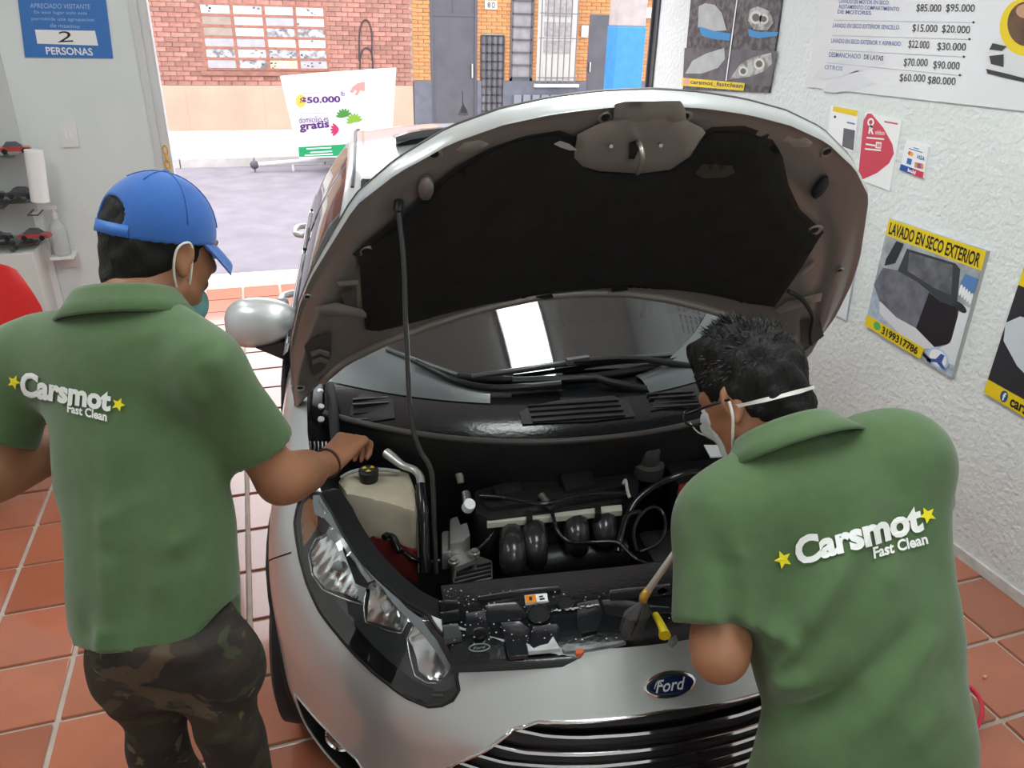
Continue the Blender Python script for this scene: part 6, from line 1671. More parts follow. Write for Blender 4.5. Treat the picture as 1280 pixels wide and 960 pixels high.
def face_parts(q, parent, rt_s=1.0):
    mw = mat('eye_white', (.75, .73, .70), .2); mi = mat('iris_brown', (.03, .015, .008), .1)
    for sg in (-1, 1):
        b = MB(); b.sph(q(sg*.031, .081, .002), .0125, 14, 10); e = b.build('eye', mw, parent, True)
        b = MB(); b.sph(q(sg*.031, .0885, .002), .0062, 12, 8); b.build('iris', mi, e, True)
        b = MB(); b.tube([q(sg*.014, .094, .020), q(sg*.030, .092, .0255), q(sg*.048, .080, .021)], [.003, .0042, .002], 6); b.build('eyebrow', mat('hair_black', (.008, .0075, .007), .55), parent, True)
    b = MB(); b.tube([q(-.021, .0915, -.0605), q(0, .0945, -.0605), q(.021, .0915, -.0605)], .0018, 5); b.build('mouth', mat('lip_line', (.16, .05, .035), .5), parent, True)
def wear_text(shirt, items):
    """flock print pressed onto the cloth: each vertex is laid on the shirt surface"""
    me = shirt.data; M = pworld(shirt)
    bv_ = BVHTree.FromPolygons([tuple(v.co) for v in me.vertices], [tuple(p.vertices) for p in me.polygons])
    for (name, px, fc, m, off) in items:
        V = []
        for (x, y) in px:
            d = Vector(tuple(ray(x, y))).normalized(); h_ = bv_.ray_cast(Vector(tuple(CAM)), d)
            if h_[0] is None: V.append(tuple(PD(x, y, 1.3)))
            else:
                n_ = h_[1] if h_[1].dot(d) < 0 else -h_[1]; V.append(tuple(h_[0]+n_*off-d*.001))
        mesh(name, V, fc, m, shirt)
def txt_px(t, quad, **k):
    uv, fc, _ = text_uv(t, **k); Q_ = [np.array(q, float) for q in quad]; u, v = uv[:, :1], uv[:, 1:2]
    return Q_[0]*(1-u)*(1-v)+Q_[1]*u*(1-v)+Q_[2]*u*v+Q_[3]*(1-u)*v, fc
def star_px(cx, cy, r, rot): return star(cx, cy, r, rot), [tuple(t) for t in ngon_tri(star(cx, cy, r, rot))]

m_skin = mat('skin', (.33, .148, .080), .5, var=.08, vscale=14, bump=.12, bscale=180, bdist=.001, spec=.4)
m_shirt = mat('green_pique', (.064, .118, .043), .85, var=.06, vscale=40, bump=.35, bscale=650, bdist=.0012, sheen=.25)
m_hair = mat('hair_black', (.008, .0075, .007), .55)
m_hairb = mat('hair_strands', (.008, .0075, .007), .62, spec=.3, bump=1.0, bscale=110, bdist=.006, aniso=(1, 1, .25))
m_print = mat('flock_white', (.78, .78, .76), .7); m_star = mat('flock_yellow', (.80, .68, .01), .6)
# camouflage cloth
m_camo = bpy.data.materials.new('camouflage'); m_camo.use_nodes = True
_N = m_camo.node_tree.nodes; _L = m_camo.node_tree.links; _b = _N['Principled BSDF']; _b.inputs['Roughness'].default_value = .9
_tc = _N.new('ShaderNodeTexCoord'); _prev = None
for _k, (_sc, _th, _c) in enumerate(((6.5, .50, (.030, .020, .013)), (8.0, .58, (.070, .046, .026)), (9.5, .61, (.036, .037, .018)), (13, .66, (.11, .085, .042)))):
    _no = _N.new('ShaderNodeTexNoise'); _no.inputs['Scale'].default_value = _sc; _no.inputs['Detail'].default_value = 3; _no.inputs['Distortion'].default_value = 1.2
    _mp = _N.new('ShaderNodeMapping'); _mp.inputs['Location'].default_value = (3.1*_k, 1.7*_k, .9*_k); _mp.inputs['Scale'].default_value = (1, 1, 1.4)
    _L.new(_tc.outputs['Object'], _mp.inputs[0]); _L.new(_mp.outputs[0], _no.inputs['Vector'])
    _r = _N.new('ShaderNodeValToRGB'); _r.color_ramp.elements[0].position = _th; _r.color_ramp.elements[1].position = _th+.02; _L.new(_no.outputs['Fac'], _r.inputs[0])
    _mx = _N.new('ShaderNodeMix'); _mx.data_type = 'RGBA'; _L.new(_r.outputs[0], _mx.inputs[0]); _mx.inputs[7].default_value = _c+(1,)
    if _prev is None: _mx.inputs[6].default_value = (.018, .014, .011, 1)
    else: _L.new(_prev, _mx.inputs[6])
    _prev = _mx.outputs[2]
_L.new(_prev, _b.inputs['Base Color'])

def collar_ring(parent, N_, axis, fw, r_in, r_out, h_up, h_dn, open_gap=.35, el=1.12, tilt=0.0, name='collar'):
    """folded polo collar"""
    axis = unit(axis); fw = unit(fw-axis*(fw @ axis)); rt = np.cross(fw, axis)
    prof = [(r_in-.002, -.01), (r_in, h_up*.6), (r_in+.004, h_up), (r_in+.010, h_up+.002), (r_in+.016, h_up-.006), ((r_in+r_out)/2+.006, (h_up-h_dn)*.35), (r_out, -h_dn), (r_out-.004, -h_dn-.004), (r_out-.012, -h_dn+.004)]
    V = []; n = 48
    for i in range(n+1):
        a = PI/2+open_gap+(2*PI-2*open_gap)*i/n
        back = .5-.5*math.sin(a)
        for (r_, z_) in prof:
            V.append(N_+(rt*math.cos(a)*el+fw*math.sin(a))*r_+axis*(z_+tilt*math.sin(a)*r_))
    m = len(prof); Fc = [(i*m+j, i*m+j+1, (i+1)*m+j+1, (i+1)*m+j) for i in range(n) for j in range(m-1)]
    return mesh(name, V, Fc, m_shirt, parent, True)

# ------------------------------------------------------------------ the man in the blue cap
def man_left():
    az = math.radians(27); f = np.array([math.sin(az), math.cos(az), 0]); r = np.array([math.cos(az), -math.sin(az), 0]); z = np.array([0, 0, 1.])
    N_ = PD(166, 392, 1.39); Pv = PD(224, 836, 1.37)
    SR = PD(252, 462, 1.315); SL = PD(26, 452, 1.43)
    ER = PD(352, 600, 1.45); WR = PD(412, 578, 1.67)
    EL = PD(-18, 600, 1.42); WL = EL+f*.22+r*.08+z*.0
    HR = Pv+r*.080-z*.02; HL = Pv-r*.080-z*.02
    KR = np.array([HR[0]+.0, HR[1]+.03, .48]); AR = np.array([HR[0]-.01, HR[1]-.03, .085])
    KL = np.array([HL[0]+.0, HL[1]+.05, .48]); AL = np.array([HL[0]+.0, HL[1]+.0, .085])
    spine = unit(N_-Pv); bf = unit(f-spine*(f @ spine))        # out of the chest
    root = empty('person', ((AL[0]+AR[0])/2, (AL[1]+AR[1])/2, 0), 'man in a blue cap and green polo shirt reaching into the engine bay', 'person')
    hc = PD(202, 309, 1.42); hf = unit(np.array([.74, .54, -.30])); hu = unit(np.array([.22, .18, .96]))
    F = Field((-.82, .86, -.01), (.30, 1.86, 1.86), .0052)
    q = head_shape(F, hc, hf, hu, N_-spine*.02)
    for a, b, ra, rb in ((SR, ER, .052, .040), (ER, WR, .042, .027), (SL, EL, .052, .040), (EL, WL, .042, .027)): fcap(F, a, b, ra, rb, .03)
    fcap(F, ER+unit(WR-ER)*.04, ER+unit(WR-ER)*.10, .045, .040, .03); fcap(F, EL+unit(WL-EL)*.04, EL+unit(WL-EL)*.10, .045, .040, .03)
    lt = -r*.022; fcap(F, SL-spine*.02, SR-spine*.02, .046, .044, .03); fcap(F, N_-spine*.10+lt, N_-spine*.30+lt, .10, .095, .04, (bf, .6)); fcap(F, N_-spine*.3+lt, Pv+z*.05, .095, .075, .03, (bf, .65))
    fcap(F, N_-spine*.04, N_, .075, .06, .05)
    for h_, k_, a_ in ((HR, KR, AR), (HL, KL, AL)):
        fcap(F, h_, k_, .038, .034, .01); fcap(F, k_, a_, .034, .032, .01)
        fcap(F, a_-z*.045, a_+f*.13-z*.055, .030, .024, .03, (z, .8))
    hdir = unit(PD(437, 551, 1.74)-WR)
    pn = unit(np.array([.25, .25, -.95])-hdir*(np.array([.25, .25, -.95]) @ hdir)); sd = unit(np.cross(pn, hdir)); 
    if sd @ r > 0: sd = -sd
    hand(F, WR+hdir*.01, hdir, pn, sd, (.75, .95, .6), .0, thumb=(.45, .7))
    hd2 = unit(f*.9+r*.35-z*.15); pn2 = unit(-z+hd2*(z @ hd2)); hand(F, WL+hd2*.01, hd2, pn2, unit(np.cross(pn2, hd2)), (.4, .5, .3))
    body = fmesh('body', F, m_skin, root)
    face_parts(q, body)
    # shirt
    S = Field((-.66, .82, .72), (.16, 1.76, 1.66), .0062)
    fcap(S, SL-spine*.015, SR-spine*.015, .066, .064, .05)
    fcap(S, SL*.75+N_*.25+spine*.012, SR*.75+N_*.25+spine*.012, .055, .055, .06)
    fcap(S, N_-spine*.015, N_-spine*.05, .070, .09, .06)
    fcap(S, N_-spine*.12+lt, N_-spine*.28+lt, .152, .148, .06, (bf, .66)); fcap(S, N_-spine*.26+lt, N_-spine*.46+lt, .145, .142, .05, (bf, .72)); fcap(S, N_-spine*.43+lt, Pv-spine*.12-r*.042, .140, .165, .05, (bf, .80))
    for a, b, cl in ((SR, ER, .70), (SL, EL, .66)):
        d = unit(b-a); e = a+(b-a)*cl; fcap(S, a, e+d*.05, .066, .068, .035, None, (e, d))
    X = lambda x, y, D: PD(x, y, D)
    D0 = 1.22
    folds(S, [(X(105, 545, D0), X(120, 790, D0), .006, .020), (X(70, 560, D0), X(75, 700, D0), .005, .016), (X(140, 560, D0), X(150, 800, D0), -.010, .022), (X(55, 655, D0), X(110, 640, D0), .007, .012), (X(52, 690, D0), X(140, 700, D0), -.009, .012),
              (X(180, 620, D0), X(95, 665, D0), .007, .014), (X(275, 640, D0), X(190, 700, D0), .009, .018), (X(290, 700, D0), X(170, 745, D0), .007, .018), (X(262, 590, D0), X(268, 680, D0), .008, .018), (X(245, 455, D0), X(265, 590, D0), -.012, .020), (X(275, 430, D0), X(240, 520, D0), .006, .022),
              (X(15, 560, 1.3), X(45, 640, 1.3), .008, .014), (X(150, 420, D0), X(200, 560, D0), -.006, .05), (X(215, 400, D0), X(250, 430, D0), .004, .02), (X(110, 790, D0), X(105, 830, D0), .012, .018), (X(80, 770, D0), X(85, 815, D0), -.010, .018), (X(190, 740, D0), X(270, 700, D0), -.007, .016), (X(310, 470, 1.25), X(330, 540, 1.25), .006, .02), (X(285, 520, 1.25), X(345, 560, 1.25), -.005, .014)])
    ripple(S, .0013, .16, spine*.4, 4)
    # hem: higher at both sides, lowest in the middle of the back
    hn = unit(-spine*.92-r*.10); fcut(S, X(170, 826, 1.22), hn)
    fell(S, X(345, 842, 1.25), (r, f, z), (.16, .30, .085), 0, True); fell(S, X(38, 852, 1.3), (r, f, z), (.11, .30, .060), 0, True)
    sh = fmesh('shirt', S, m_shirt, root)
    collar_ring(sh, N_+spine*.008-bf*.012, unit(spine+hu*.25), f, .068, .110, .030, .018, .30, 1.14, -.06)
    items = []
    items.append(('lettering',)+txt_px('Carsmot', [(26, 494), (139, 515), (141, 487), (28, 463)], bold=.045, spacing=1.0)+(m_print, .003))
    items.append(('lettering',)+txt_px('Fast Clean', [(86, 515), (134.5, 527), (135, 515), (86, 504)], bold=.03)+(m_print, .003))
    for (x, y) in ((19, 477), (149, 505.5)): items.append(('star_print',)+star_px(x, y, 9, .2)+(m_star, .003))
    wear_text(sh, items)
    # trousers
    T = Field((-.60, .86, .04), (.10, 1.50, 1.04), .0068)
    fcap(T, Pv+z*.07-r*.055, Pv+z*.07+r*.04, .100, .100, .03, (f, .85)); fcap(T, HL+z*.03, HR+z*.03, .080, .080, .03)
    fcap(T, HR-f*.02, HR-f*.02-z*.03, .064, .056, .02); fcap(T, HL-f*.02, HL-f*.02-z*.03, .064, .056, .02)
    for h_, k_, a_ in ((HR-f*.005, KR, AR), (HL-f*.005, KL, AL)): fcap(T, h_, k_, .062, .054, .008); fcap(T, k_, a_+z*.01, .054, .052, .008)
    folds(T, [(X(300, 830, 1.3), X(220, 850, 1.3), .008, .014), (X(230, 880, 1.3), X(170, 890, 1.3), .007, .014), (X(330, 900, 1.32), X(270, 930, 1.32), .008, .016), (X(210, 930, 1.35), X(160, 940, 1.35), -.007, .016), (X(260, 870, 1.3), X(300, 900, 1.3), -.007, .014)])
    ripple(T, .003, .14, z*.2, 8); fcut(T, (0, 0, 1.01), (0, 0, 1)); fcut(T, (0, 0, .06), (0, 0, -1))
    fmesh('trousers', T, m_camo, root)
    for a_ in (AR, AL):
        b = Field(a_+np.array([-.09, -.12, -.10]), a_+np.array([.15, .22, .06]), .006)
        fcap(b, a_-f*.035-z*.05, a_+f*.15-z*.058, .040, .034, .02, (z, .85)); fcap(b, a_-z*.04, a_+z*.02, .045, .042, .02); fcut(b, (0, 0, .003), (0, 0, -1)); fcut(b, a_+z*.03, (0, 0, 1))
        fmesh('shoe', b, mat('shoe_black', (.02, .02, .022), .6), root)
    # hair below the cap, cap with back opening and strap, visor
    hfw = unit(hf); hup = unit(hu-hfw*(hu @ hfw)); hrt = np.cross(hfw, hup); cc = q(0, -.012, .028)
    Hh = Field(hc-.16, hc+.16, .005)
    fell(Hh, cc, (hrt, hfw, hup), (.0815, .1005, .092), .02); fcap(Hh, q(0, -.055, -.03), q(0, -.060, -.055), .062, .052, .03, (hfw, .8))
    fcut(Hh, q(0, .035, .0), unit(hfw*.9+hup*-.45)); fcut(Hh, q(0, -.06, -.066), unit(-hup*.9+hfw*.42)); 
    for sg in (-1, 1): fell(Hh, q(sg*.085, .004, -.022), (hrt, hfw, hup), (.03, .026, .040), 0, True)
    ripple(Hh, .0016, .03, hup*.4, 2)
    fmesh('hair', Hh, m_hairb, root)
    cpm = mat('cap_blue', (.028, .115, .40), .85, var=.05, vscale=40, bump=.3, bscale=500, bdist=.001, sheen=.2)
    K = Field(hc-.20, hc+.20, .004)
    bn = unit(-hup+hfw*.06)                                   # lower edge plane of the crown
    fell(K, q(0, -.010, .030), (hrt, hfw, hup), (.089, .105, .106), .02)
    fcut(K, q(0, 0, .016), bn)
    K2 = Field(hc-.20, hc+.20, .004); fell(K2, q(0, -.010, .026), (hrt, hfw, hup), (.0825, .0985, .098), 0); K.d = np.maximum(K.d, -K2.d)
    fell(K, q(0, -.118, .046), (hrt, hfw, hup), (.042, .06, .034), 0, True)
    cap_o = fmesh('cap', K, cpm, root)
    V = []
    for i in range(15):
        a = -PI/2+(-1+2*i/14)*.62
        for (dz, rr_) in ((.013, 1.012), (.034, 1.0), (.034, .985), (.013, .985)): V.append(q(math.cos(a)*.089*rr_, -.010+math.sin(a)*.1065*rr_, dz))
    mesh('cap_strap', V, [(i*4+j, i*4+(j+1) % 4, (i+1)*4+(j+1) % 4, (i+1)*4+j) for i in range(14) for j in range(4)], mat('strap_blue', (.035, .15, .50), .5), cap_o, True)
    V = []
    for th in (0, -.004):
        for j in range(8):
            v = j/7
            for i in range(15):
                u = -1+2*i/14; a = PI/2-u*1.15
                bx_, by = .088*math.cos(a), -.010+.104*math.sin(a); ex, ey = .074*u, .036*(1-abs(u)**2.6)+.098
                V.append(q(bx_*(1-v)+ex*v if abs(u) < 1 else bx_, by*(1-v)+(ey if ey > by else by)*v, .022-.028*v**1.15-.022*u*u*v+th))
    n = 120; Fc = grid(None, 15, 8); rim = list(range(105, 120)); side_ = [(i*15+14) for i in range(8)]; sl_ = [i*15 for i in range(8)]
    Fc2 = Fc+[tuple(i+n for i in f_[::-1]) for f_ in Fc]
    for L_ in (rim, side_, sl_): Fc2 += [(L_[i], L_[i+1], L_[i+1]+n, L_[i]+n) for i in range(len(L_)-1)]
    mesh('cap_visor', V, Fc2, cpm, cap_o, True)
    b = MB(); b.sph(q(0, -.010, .137), (.007, .007, .004), 10, 6); b.build('cap_button', cpm, cap_o, True)
    for a in np.linspace(0, PI, 4)[:-1]:
        L_ = [q(.0900*math.sin(t)*math.cos(a), -.010+.1060*math.sin(t)*math.sin(a), .030+.1070*math.cos(t)) for t in np.linspace(-1.35, 1.35, 20) if not (math.sin(t)*math.sin(a) < -.55)]
        V, Fc = tubevf(L_, .0012, 5); mesh('cap_seam', V, Fc, cpm, cap_o, True)
    # face mask pulled under the chin with its ear loop
    mk = Field(hc-.2, hc+.2, .004); fcap(mk, q(0, .012, -.066), q(0, .060, -.104), .072, .046, .02, (hrt, .95)); fcut(mk, q(0, .03, -.058), unit(hup*.95+hfw*.25)); fcut(mk, q(0, -.016, -.09), unit(-hfw)); fcut(mk, q(0, .05, -.138), -hup)
    mko = fmesh('face_mask', mk, mat('mask_teal', (.16, .36, .36), .8, bump=.2, bscale=200), root)
    for sg in (-1, 1):
        b = MB(); b.tube(spline([q(sg*.052, .028, -.080), q(sg*.078, .014, -.040), q(sg*.087, .004, .012), q(sg*.091, -.012, .021), q(sg*.090, -.028, .004), q(sg*.080, -.020, -.04), q(sg*.060, .012, -.09)], 6), .0024, 6); b.build('ear_loop', mat('elastic_white', (.72, .68, .64), .7), mko, True)
    # bracelet
    fd = unit(WR-ER); M = frame(WR-fd*.018, fd); b = MB(); b.tube([tuple(M @ Vector((.0315*math.cos(t), .0315*math.sin(t), .004*math.sin(2*t)))) for t in np.linspace(0, 2*PI, 25)], .0028, 6); b.build('bracelet', mat('cord_dark', (.05, .012, .014), .6), root, True)

# ------------------------------------------------------------------ the man bending over the bumper
def man_right():
    z = np.array([0, 0, 1.])
    N_ = PD(994, 576, 1.36); Pv = PD(1072, 945, 1.23)
    SL = PD(902, 650, 1.30); SR = PD(1119, 572, 1.36)
    EL = PD(899, 818, 1.235); ER = PD(1150, 640, 1.62)
    WL = PD(884, 700, 1.47); WR = PD(1010, 640, 1.72)
    r = unit(SR-SL); spine = unit(N_-Pv); r = unit(r-spine*(r @ spine)); bf = np.cross(spine, r); bf = bf if bf[1] > 0 else -bf
    f = unit(np.array([bf[0], bf[1], 0])); rh = np.array([f[1], -f[0], 0])
    HR = Pv+rh*.08-z*.04; HL = Pv-rh*.045-z*.04
    KR = np.array([HR[0]+.02, HR[1]+.04, .48]); AR = np.array([HR[0]+.03, HR[1]-.02, .085])
    KL = np.array([HL[0]-.01, HL[1]+.05, .48]); AL = np.array([HL[0]-.02, HL[1]-.02, .085])
    root = empty('person', ((AL[0]+AR[0])/2, (AL[1]+AR[1])/2, 0), 'bareheaded man in a green polo shirt bending over the bumper with a brush', 'person')
    hc = PD(940, 494, 1.41); hf = unit(np.array([-.38, .66, -.60])); hu = unit(np.array([-.12, .55, .83]))
    F = Field((.38, .28, -.01), (1.32, 1.42, 1.78), .0052)
    q = head_shape(F, hc, hf, hu, N_-spine*.01)
    for a, b, ra, rb in ((SR, ER, .052, .042), (ER, WR, .042, .028), (SL, EL, .052, .038), (EL, WL, .040, .029)): fcap(F, a, b, ra, rb, .03)
    fcap(F, EL+unit(WL-EL)*.03+r*.01, EL+unit(WL-EL)*.11+r*.03, .040, .040, .03)
    fcap(F, SL-spine*.02, SR-spine*.02, .046, .046, .03); fcap(F, N_-spine*.10, N_-spine*.32, .10, .10, .04, (bf, .6)); fcap(F, N_-spine*.3, Pv, .10, .09, .04, (bf, .65))
    for h_, k_, a_ in ((HR, KR, AR), (HL, KL, AL)):
        fcap(F, h_, k_, .052, .044, .02); fcap(F, k_, a_, .044, .036, .02); fcap(F, a_-z*.045, a_+f*.13-z*.055, .030, .024, .03, (z, .8))
    # left hand closes round the brush handle
    bd = unit(PD(805, 745, 1.56)-PD(845, 690, 1.50))
    hl = unit(WL-EL); pn = unit(np.array([-.6, .5, -.5])-hl*(np.array([-.6, .5, -.5]) @ hl)); sd = unit(np.cross(hl, pn)); sd = sd if sd @ bd > 0 else -sd
    hand(F, WL+hl*.01, hl, pn, sd, (1.0, 1.25, .7), 0, thumb=(.8, .6))
    hr_ = unit(WR-ER); pn2 = unit(-z+hr_*(z @ hr_)); hand(F, WR+hr_*.01, hr_, pn2, unit(np.cross(hr_, pn2)), (.35, .5, .3))
    body = fmesh('body', F, m_skin, root)
    face_parts(q, body)
    S = Field((.40, .28, .60), (1.30, 1.30, 1.62), .0064)
    fcap(S, SL-spine*.01, SR-spine*.01, .072, .072, .05); fcap(S, SL*.7+N_*.3+spine*.012, SR*.7+N_*.3+spine*.012, .058, .058, .06)
    fcap(S, N_-spine*.02, N_-spine*.06, .070, .09, .06)
    fcap(S, N_-spine*.12+r*.012, N_-spine*.30+r*.030, .162, .166, .06, (bf, .68)); fcap(S, SR-spine*.03-bf*.012, N_-spine*.30+r*.122-bf*.012, .072, .076, .05); fcap(S, N_-spine*.28+r*.122-bf*.01, N_-spine*.46+r*.085, .070, .07, .04); fcap(S, N_-spine*.28+r*.030, N_-spine*.46+r*.030, .164, .158, .03, (bf, .72)); fcap(S, N_-spine*.44+r*.026, Pv-r*.042, .152, .108, .03, (bf, .86))
    fcap(S, Pv-r*.044, Pv-z*.17-r*.09, .108, .104, .03, (f, .9))
    for a, b, cl, r1, r2 in ((SL, EL, .80, .074, .078), (SR, ER, .72, .068, .072)):
        d = unit(b-a); e = a+(b-a)*cl; fcap(S, a, e+d*.05, r1, r2, .06 if cl < .75 else .04, None, (e, d))
    X = PD; D0 = 1.17
    folds(S, [(X(1130, 640, D0), X(940, 850, D0), .009, .022), (X(1160, 690, D0), X(960, 900, D0), .008, .022), (X(985, 810, D0), X(940, 862, D0), -.022, .009), (X(1000, 800, D0), X(955, 870, D0), .012, .012), (X(1010, 845, D0), X(930, 890, D0), .010, .013),
              (X(1180, 790, D0), X(1040, 920, D0), .009, .016), (X(1150, 780, D0), X(1000, 905, D0), -.009, .014), (X(1080, 860, D0), X(960, 915, D0), -.008, .014), (X(1060, 700, D0), X(1010, 800, D0), .007, .018), (X(1030, 690, D0), X(985, 790, D0), -.007, .018), (X(1120, 730, D0), X(1050, 810, D0), -.006, .02),
              (X(918, 700, D0), X(925, 790, D0), -.018, .016), (X(880, 640, D0), X(910, 720, D0), -.007, .02), (X(935, 690, D0), X(925, 740, D0), .007, .014), (X(1180, 860, D0), X(1090, 950, D0), .006, .016), (X(1170, 900, D0), X(1060, 955, D0), -.007, .014), (X(1075, 535, 1.25), X(1130, 520, 1.25), .006, .02), (X(1040, 560, 1.25), X(1090, 545, 1.25), -.005, .02)])
    ripple(S, .0013, .16, spine*.4, 5)
    fcut(S, (0, 0, .70), (0, 0, -1))
    sh = fmesh('shirt', S, m_shirt, root)
    collar_ring(sh, N_+unit(hc-N_)*.034-bf*.012, unit(spine+unit(hc-N_)*.8), unit(f-r*.35), .071, .124, .028, .022, .30, 1.12, -.05)
    items = []
    items.append(('lettering',)+txt_px('Carsmot', [(997, 709), (1154, 664), (1148, 627), (990, 673)], bold=.045)+(m_print, .003))
    items.append(('lettering',)+txt_px('Fast Clean', [(1091, 699), (1159, 680), (1156, 666), (1089, 684)], bold=.03)+(m_print, .003))
    items.append(('star_print',)+star_px(978, 699, 12, -.2)+(m_star, .003)); items.append(('star_print',)+star_px(1158, 644, 11, -.1)+(m_star, .003))
    wear_text(sh, items)
    T = Field((.44, .26, .04), (1.28, .98, 1.04), .008)
    fcap(T, HL, HR, .100, .100, .05, (f, .9))
    for h_, k_, a_ in ((HR, KR, AR), (HL, KL, AL)): fcap(T, h_, k_, .085, .072, .03); fcap(T, k_, a_+z*.01, .08, .066, .03)
    ripple(T, .003, .14, z*.2, 9); fcut(T, (0, 0, .06), (0, 0, -1))
    fmesh('trousers', T, mat('dark_trousers', (.022, .022, .026), .85), root)
    for a_ in (AR, AL):
        b = Field(a_+np.array([-.12, -.12, -.10]), a_+np.array([.15, .22, .06]), .006)
        fcap(b, a_-f*.035-z*.05, a_+f*.15-z*.058, .040, .034, .02, (z, .85)); fcap(b, a_-z*.04, a_+z*.02, .045, .042, .02); fcut(b, (0, 0, .003), (0, 0, -1)); fcut(b, a_+z*.03, (0, 0, 1))
        fmesh('shoe', b, mat('shoe_black', (.02, .02, .022), .6), root)
    hfw = unit(hf); hup = unit(hu-hfw*(hu @ hfw)); hrt = np.cross(hfw, hup); ax3 = (hrt, hfw, hup)
    Hh = Field(hc-.20, hc+.20, .005)
    fell(Hh, q(0, -.014, .034), ax3, (.084, .101, .096), .02); fcap(Hh, q(0, -.050, -.03), q(0, -.056, -.048), .060, .052, .03, (hfw, .85)); fell(Hh, q(0, .02, .100), ax3, (.066, .072, .040), .03)
    fcut(Hh, q(0, .060, .0), unit(hfw*.92-hup*.36)); fcut(Hh, q(0, -.06, -.060), unit(-hup*.9+hfw*.42))
    for sg in (-1, 1): fell(Hh, q(sg*.090, .012, -.030), ax3, (.034, .034, .052), 0, True)
    ripple(Hh, .0022, .035, hup*.3, 3); ripple(Hh, .0012, .016, hfw*.3, 6)
    ho_ = fmesh('hair', Hh, m_hairb, root)
    # loose strands standing off the crown
    V = []; Fc = []; rr_ = random.Random(11)
    for k in range(2600):
        a = rr_.uniform(0, 2*PI); t = rr_.uniform(0, 1.5) if k % 3 else rr_.uniform(0, .9)
        n_ = hrt*math.sin(t)*math.cos(a)+hfw*math.sin(t)*math.sin(a)+hup*math.cos(t)
        if n_ @ hfw > .6 and n_ @ hup < .3: continue
        p = q(.083*math.sin(t)*math.cos(a), -.014+.100*math.sin(t)*math.sin(a), .034+(.094+.030*max(0, math.sin(t)*math.sin(a)+.3)*math.cos(t))*math.cos(t))
        top_ = max(0, n_ @ hup); ln = rr_.uniform(.010, .020)+.018*top_**2*rr_.random()
        d = unit(n_*(.25+.5*top_)+hfw*rr_.gauss(.35, .35)+hrt*rr_.gauss(0, .35)-hup*.25*(1-top_)); w_ = np.cross(d, n_); w_ = unit(w_ if np.linalg.norm(w_) > 1e-3 else hrt)*.0009
        p = p-n_*.004; i0 = len(V); V += [p-w_, p+w_, p+d*ln*.55+n_*.004+w_*.8, p+d*ln*.55+n_*.004-w_*.8, p+d*ln]; Fc += [(i0, i0+1, i0+2, i0+3), (i0+3, i0+2, i0+4)]
    mesh('hair_strands', V, Fc, m_hair, ho_, kind='stuff')
    # mask over mouth and nose with loops, spectacles
    mk = Field(hc-.2, hc+.2, .004); fcap(mk, q(0, .040, -.030), q(0, .056, -.082), .070, .046, .02, (hrt, .95)); fcap(mk, q(0, .09, -.01), q(0, .108, -.03), .018, .022, .03); fcut(mk, q(0, .05, .000), unit(hup)); fcut(mk, q(0, .066, -.09), unit(-hfw)); fcut(mk, q(0, .05, -.120), -hup)
    mko = fmesh('face_mask', mk, mat('mask_pale', (.62, .66, .66), .8, bump=.2, bscale=200), root)
    el = mat('elastic_white', (.72, .68, .64), .7)
    for sg in (-1, 1):
        b = MB(); b.tube(spline([q(sg*.060, .042, -.088), q(sg*.080, .018, -.062), q(sg*.090, -.004, -.028), q(sg*.092, -.010, .0)], 6), .0028, 6)
        b.build('ear_loop', el, mko, True)
    def band(sg, t0, w, dz, n=28):
        V = []
        for i in range(n+1):
            t = i/n; a = PI*(.06-1.12*t); tw = math.sin(t*PI*5)*.6
            c_ = q(math.cos(a)*.0825, -.016+math.sin(a)*.094, dz+.012*math.sin(a)); o_ = hup*w*math.cos(tw)+unit(c_-hc)*w*.5*math.sin(tw)
            V += [c_-o_, c_+o_]
        return V, grid(None, 2, n+1)
    V, Fc = band(1, 0, .0038, -.012); mesh('mask_band', V, Fc, el, mko, True)
    gm = mat('spectacle_black', (.01, .01, .012), .25)
    b = MB()
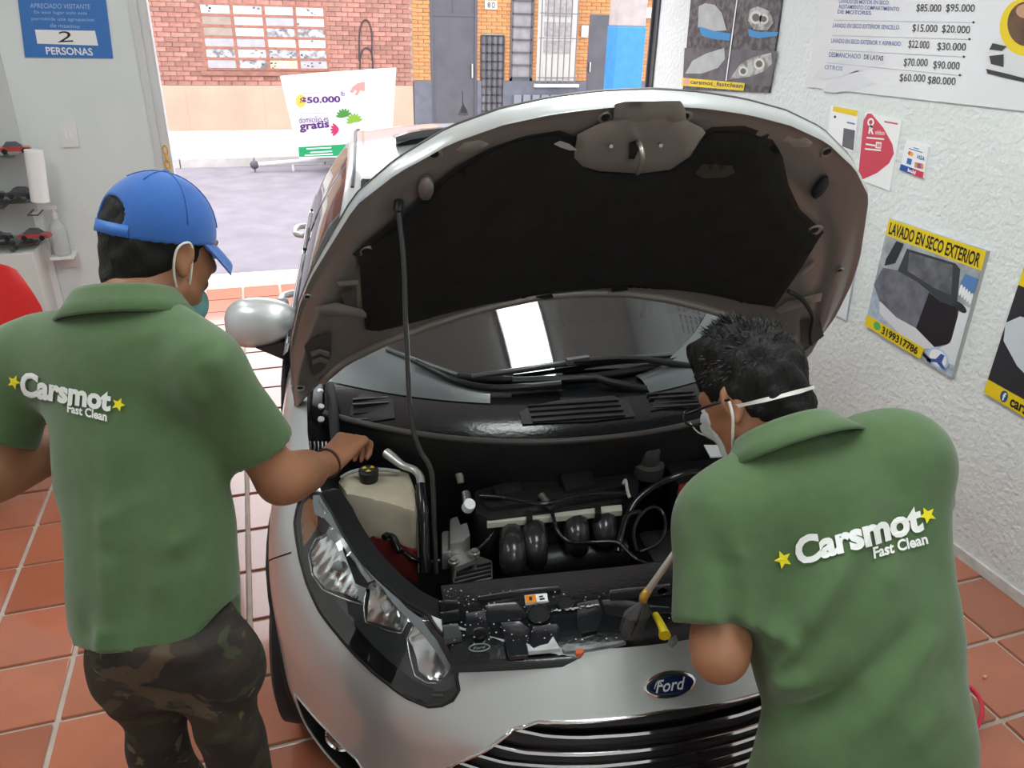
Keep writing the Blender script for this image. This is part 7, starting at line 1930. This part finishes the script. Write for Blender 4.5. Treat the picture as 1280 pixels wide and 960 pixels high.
    for sg in (-1, 1):
        b.tube([q(sg*.088, -.008, .004), q(sg*.082, .050, .006), q(sg*.072, .098, .006)], .0026, 6)
        b.tube([q(sg*.036+.026*math.cos(t), .112-.006*math.cos(t)*sg*sg, -.001+.018*math.sin(t)) for t in np.linspace(0, 2*PI, 21)], .002, 5)
    b.tube([q(-.011, .113, .004), q(.011, .113, .004)], .002, 5); b.build('spectacles', gm, root, True)
    # the brush: pale handle, brass ferrule, worn bristles
    fer = PD(806, 744, 1.555); tip = CZ(789, 790, .80); tip = c2w(tip[None])[0]; hi_ = PD(848, 684, 1.50); hi2 = hi_+unit(hi_-fer)*.10
    br = empty('brush', tip, 'long handled round paintbrush with a brass ferrule pressed on the wet panel', 'brush')
    b = MB(); b.tube([hi2, hi_, fer+unit(hi_-fer)*.01], [.0055, .0062, .0075], 10); b.build('handle', mat('handle_pale', (.62, .60, .55), .45), br, True)
    d = unit(tip-fer); b = MB(); b.tube([fer+unit(hi_-fer)*.016, fer-unit(hi_-fer)*.004, fer+d*.016], [.0078, .0095, .0085], 12); b.build('ferrule', mat('ferrule_brass', (.62, .38, .06), .4, metal=.5), br, True)
    V = []; Fc = []
    a0 = fer+d*.014
    for k in range(420):
        a = rr_.uniform(0, 2*PI); t = math.sqrt(rr_.random()); o1 = (hrt*math.cos(a)+hfw*math.sin(a))*.007*t; o2 = np.array([math.cos(a), math.sin(a)*.8, 0])*.027*t
        p0 = a0+o1; p2 = tip+o2+np.array([0, 0, .002+.012*rr_.random()]); p1 = (p0+p2)/2+np.array([o2[0], o2[1], .5*abs(t)*.012])*.5; w_ = np.array([math.cos(a+1.5), math.sin(a+1.5), 0])*.0009
        i0 = len(V); V += [p0-w_, p0+w_, p1+w_, p1-w_, p2+w_*.6, p2-w_*.6]; Fc += [(i0, i0+1, i0+2, i0+3), (i0+3, i0+2, i0+4, i0+5)]
    mesh('bristles', V, Fc, mat('bristle_grey', (.10, .10, .10), .7), br, kind='stuff')
man_left(); man_right()
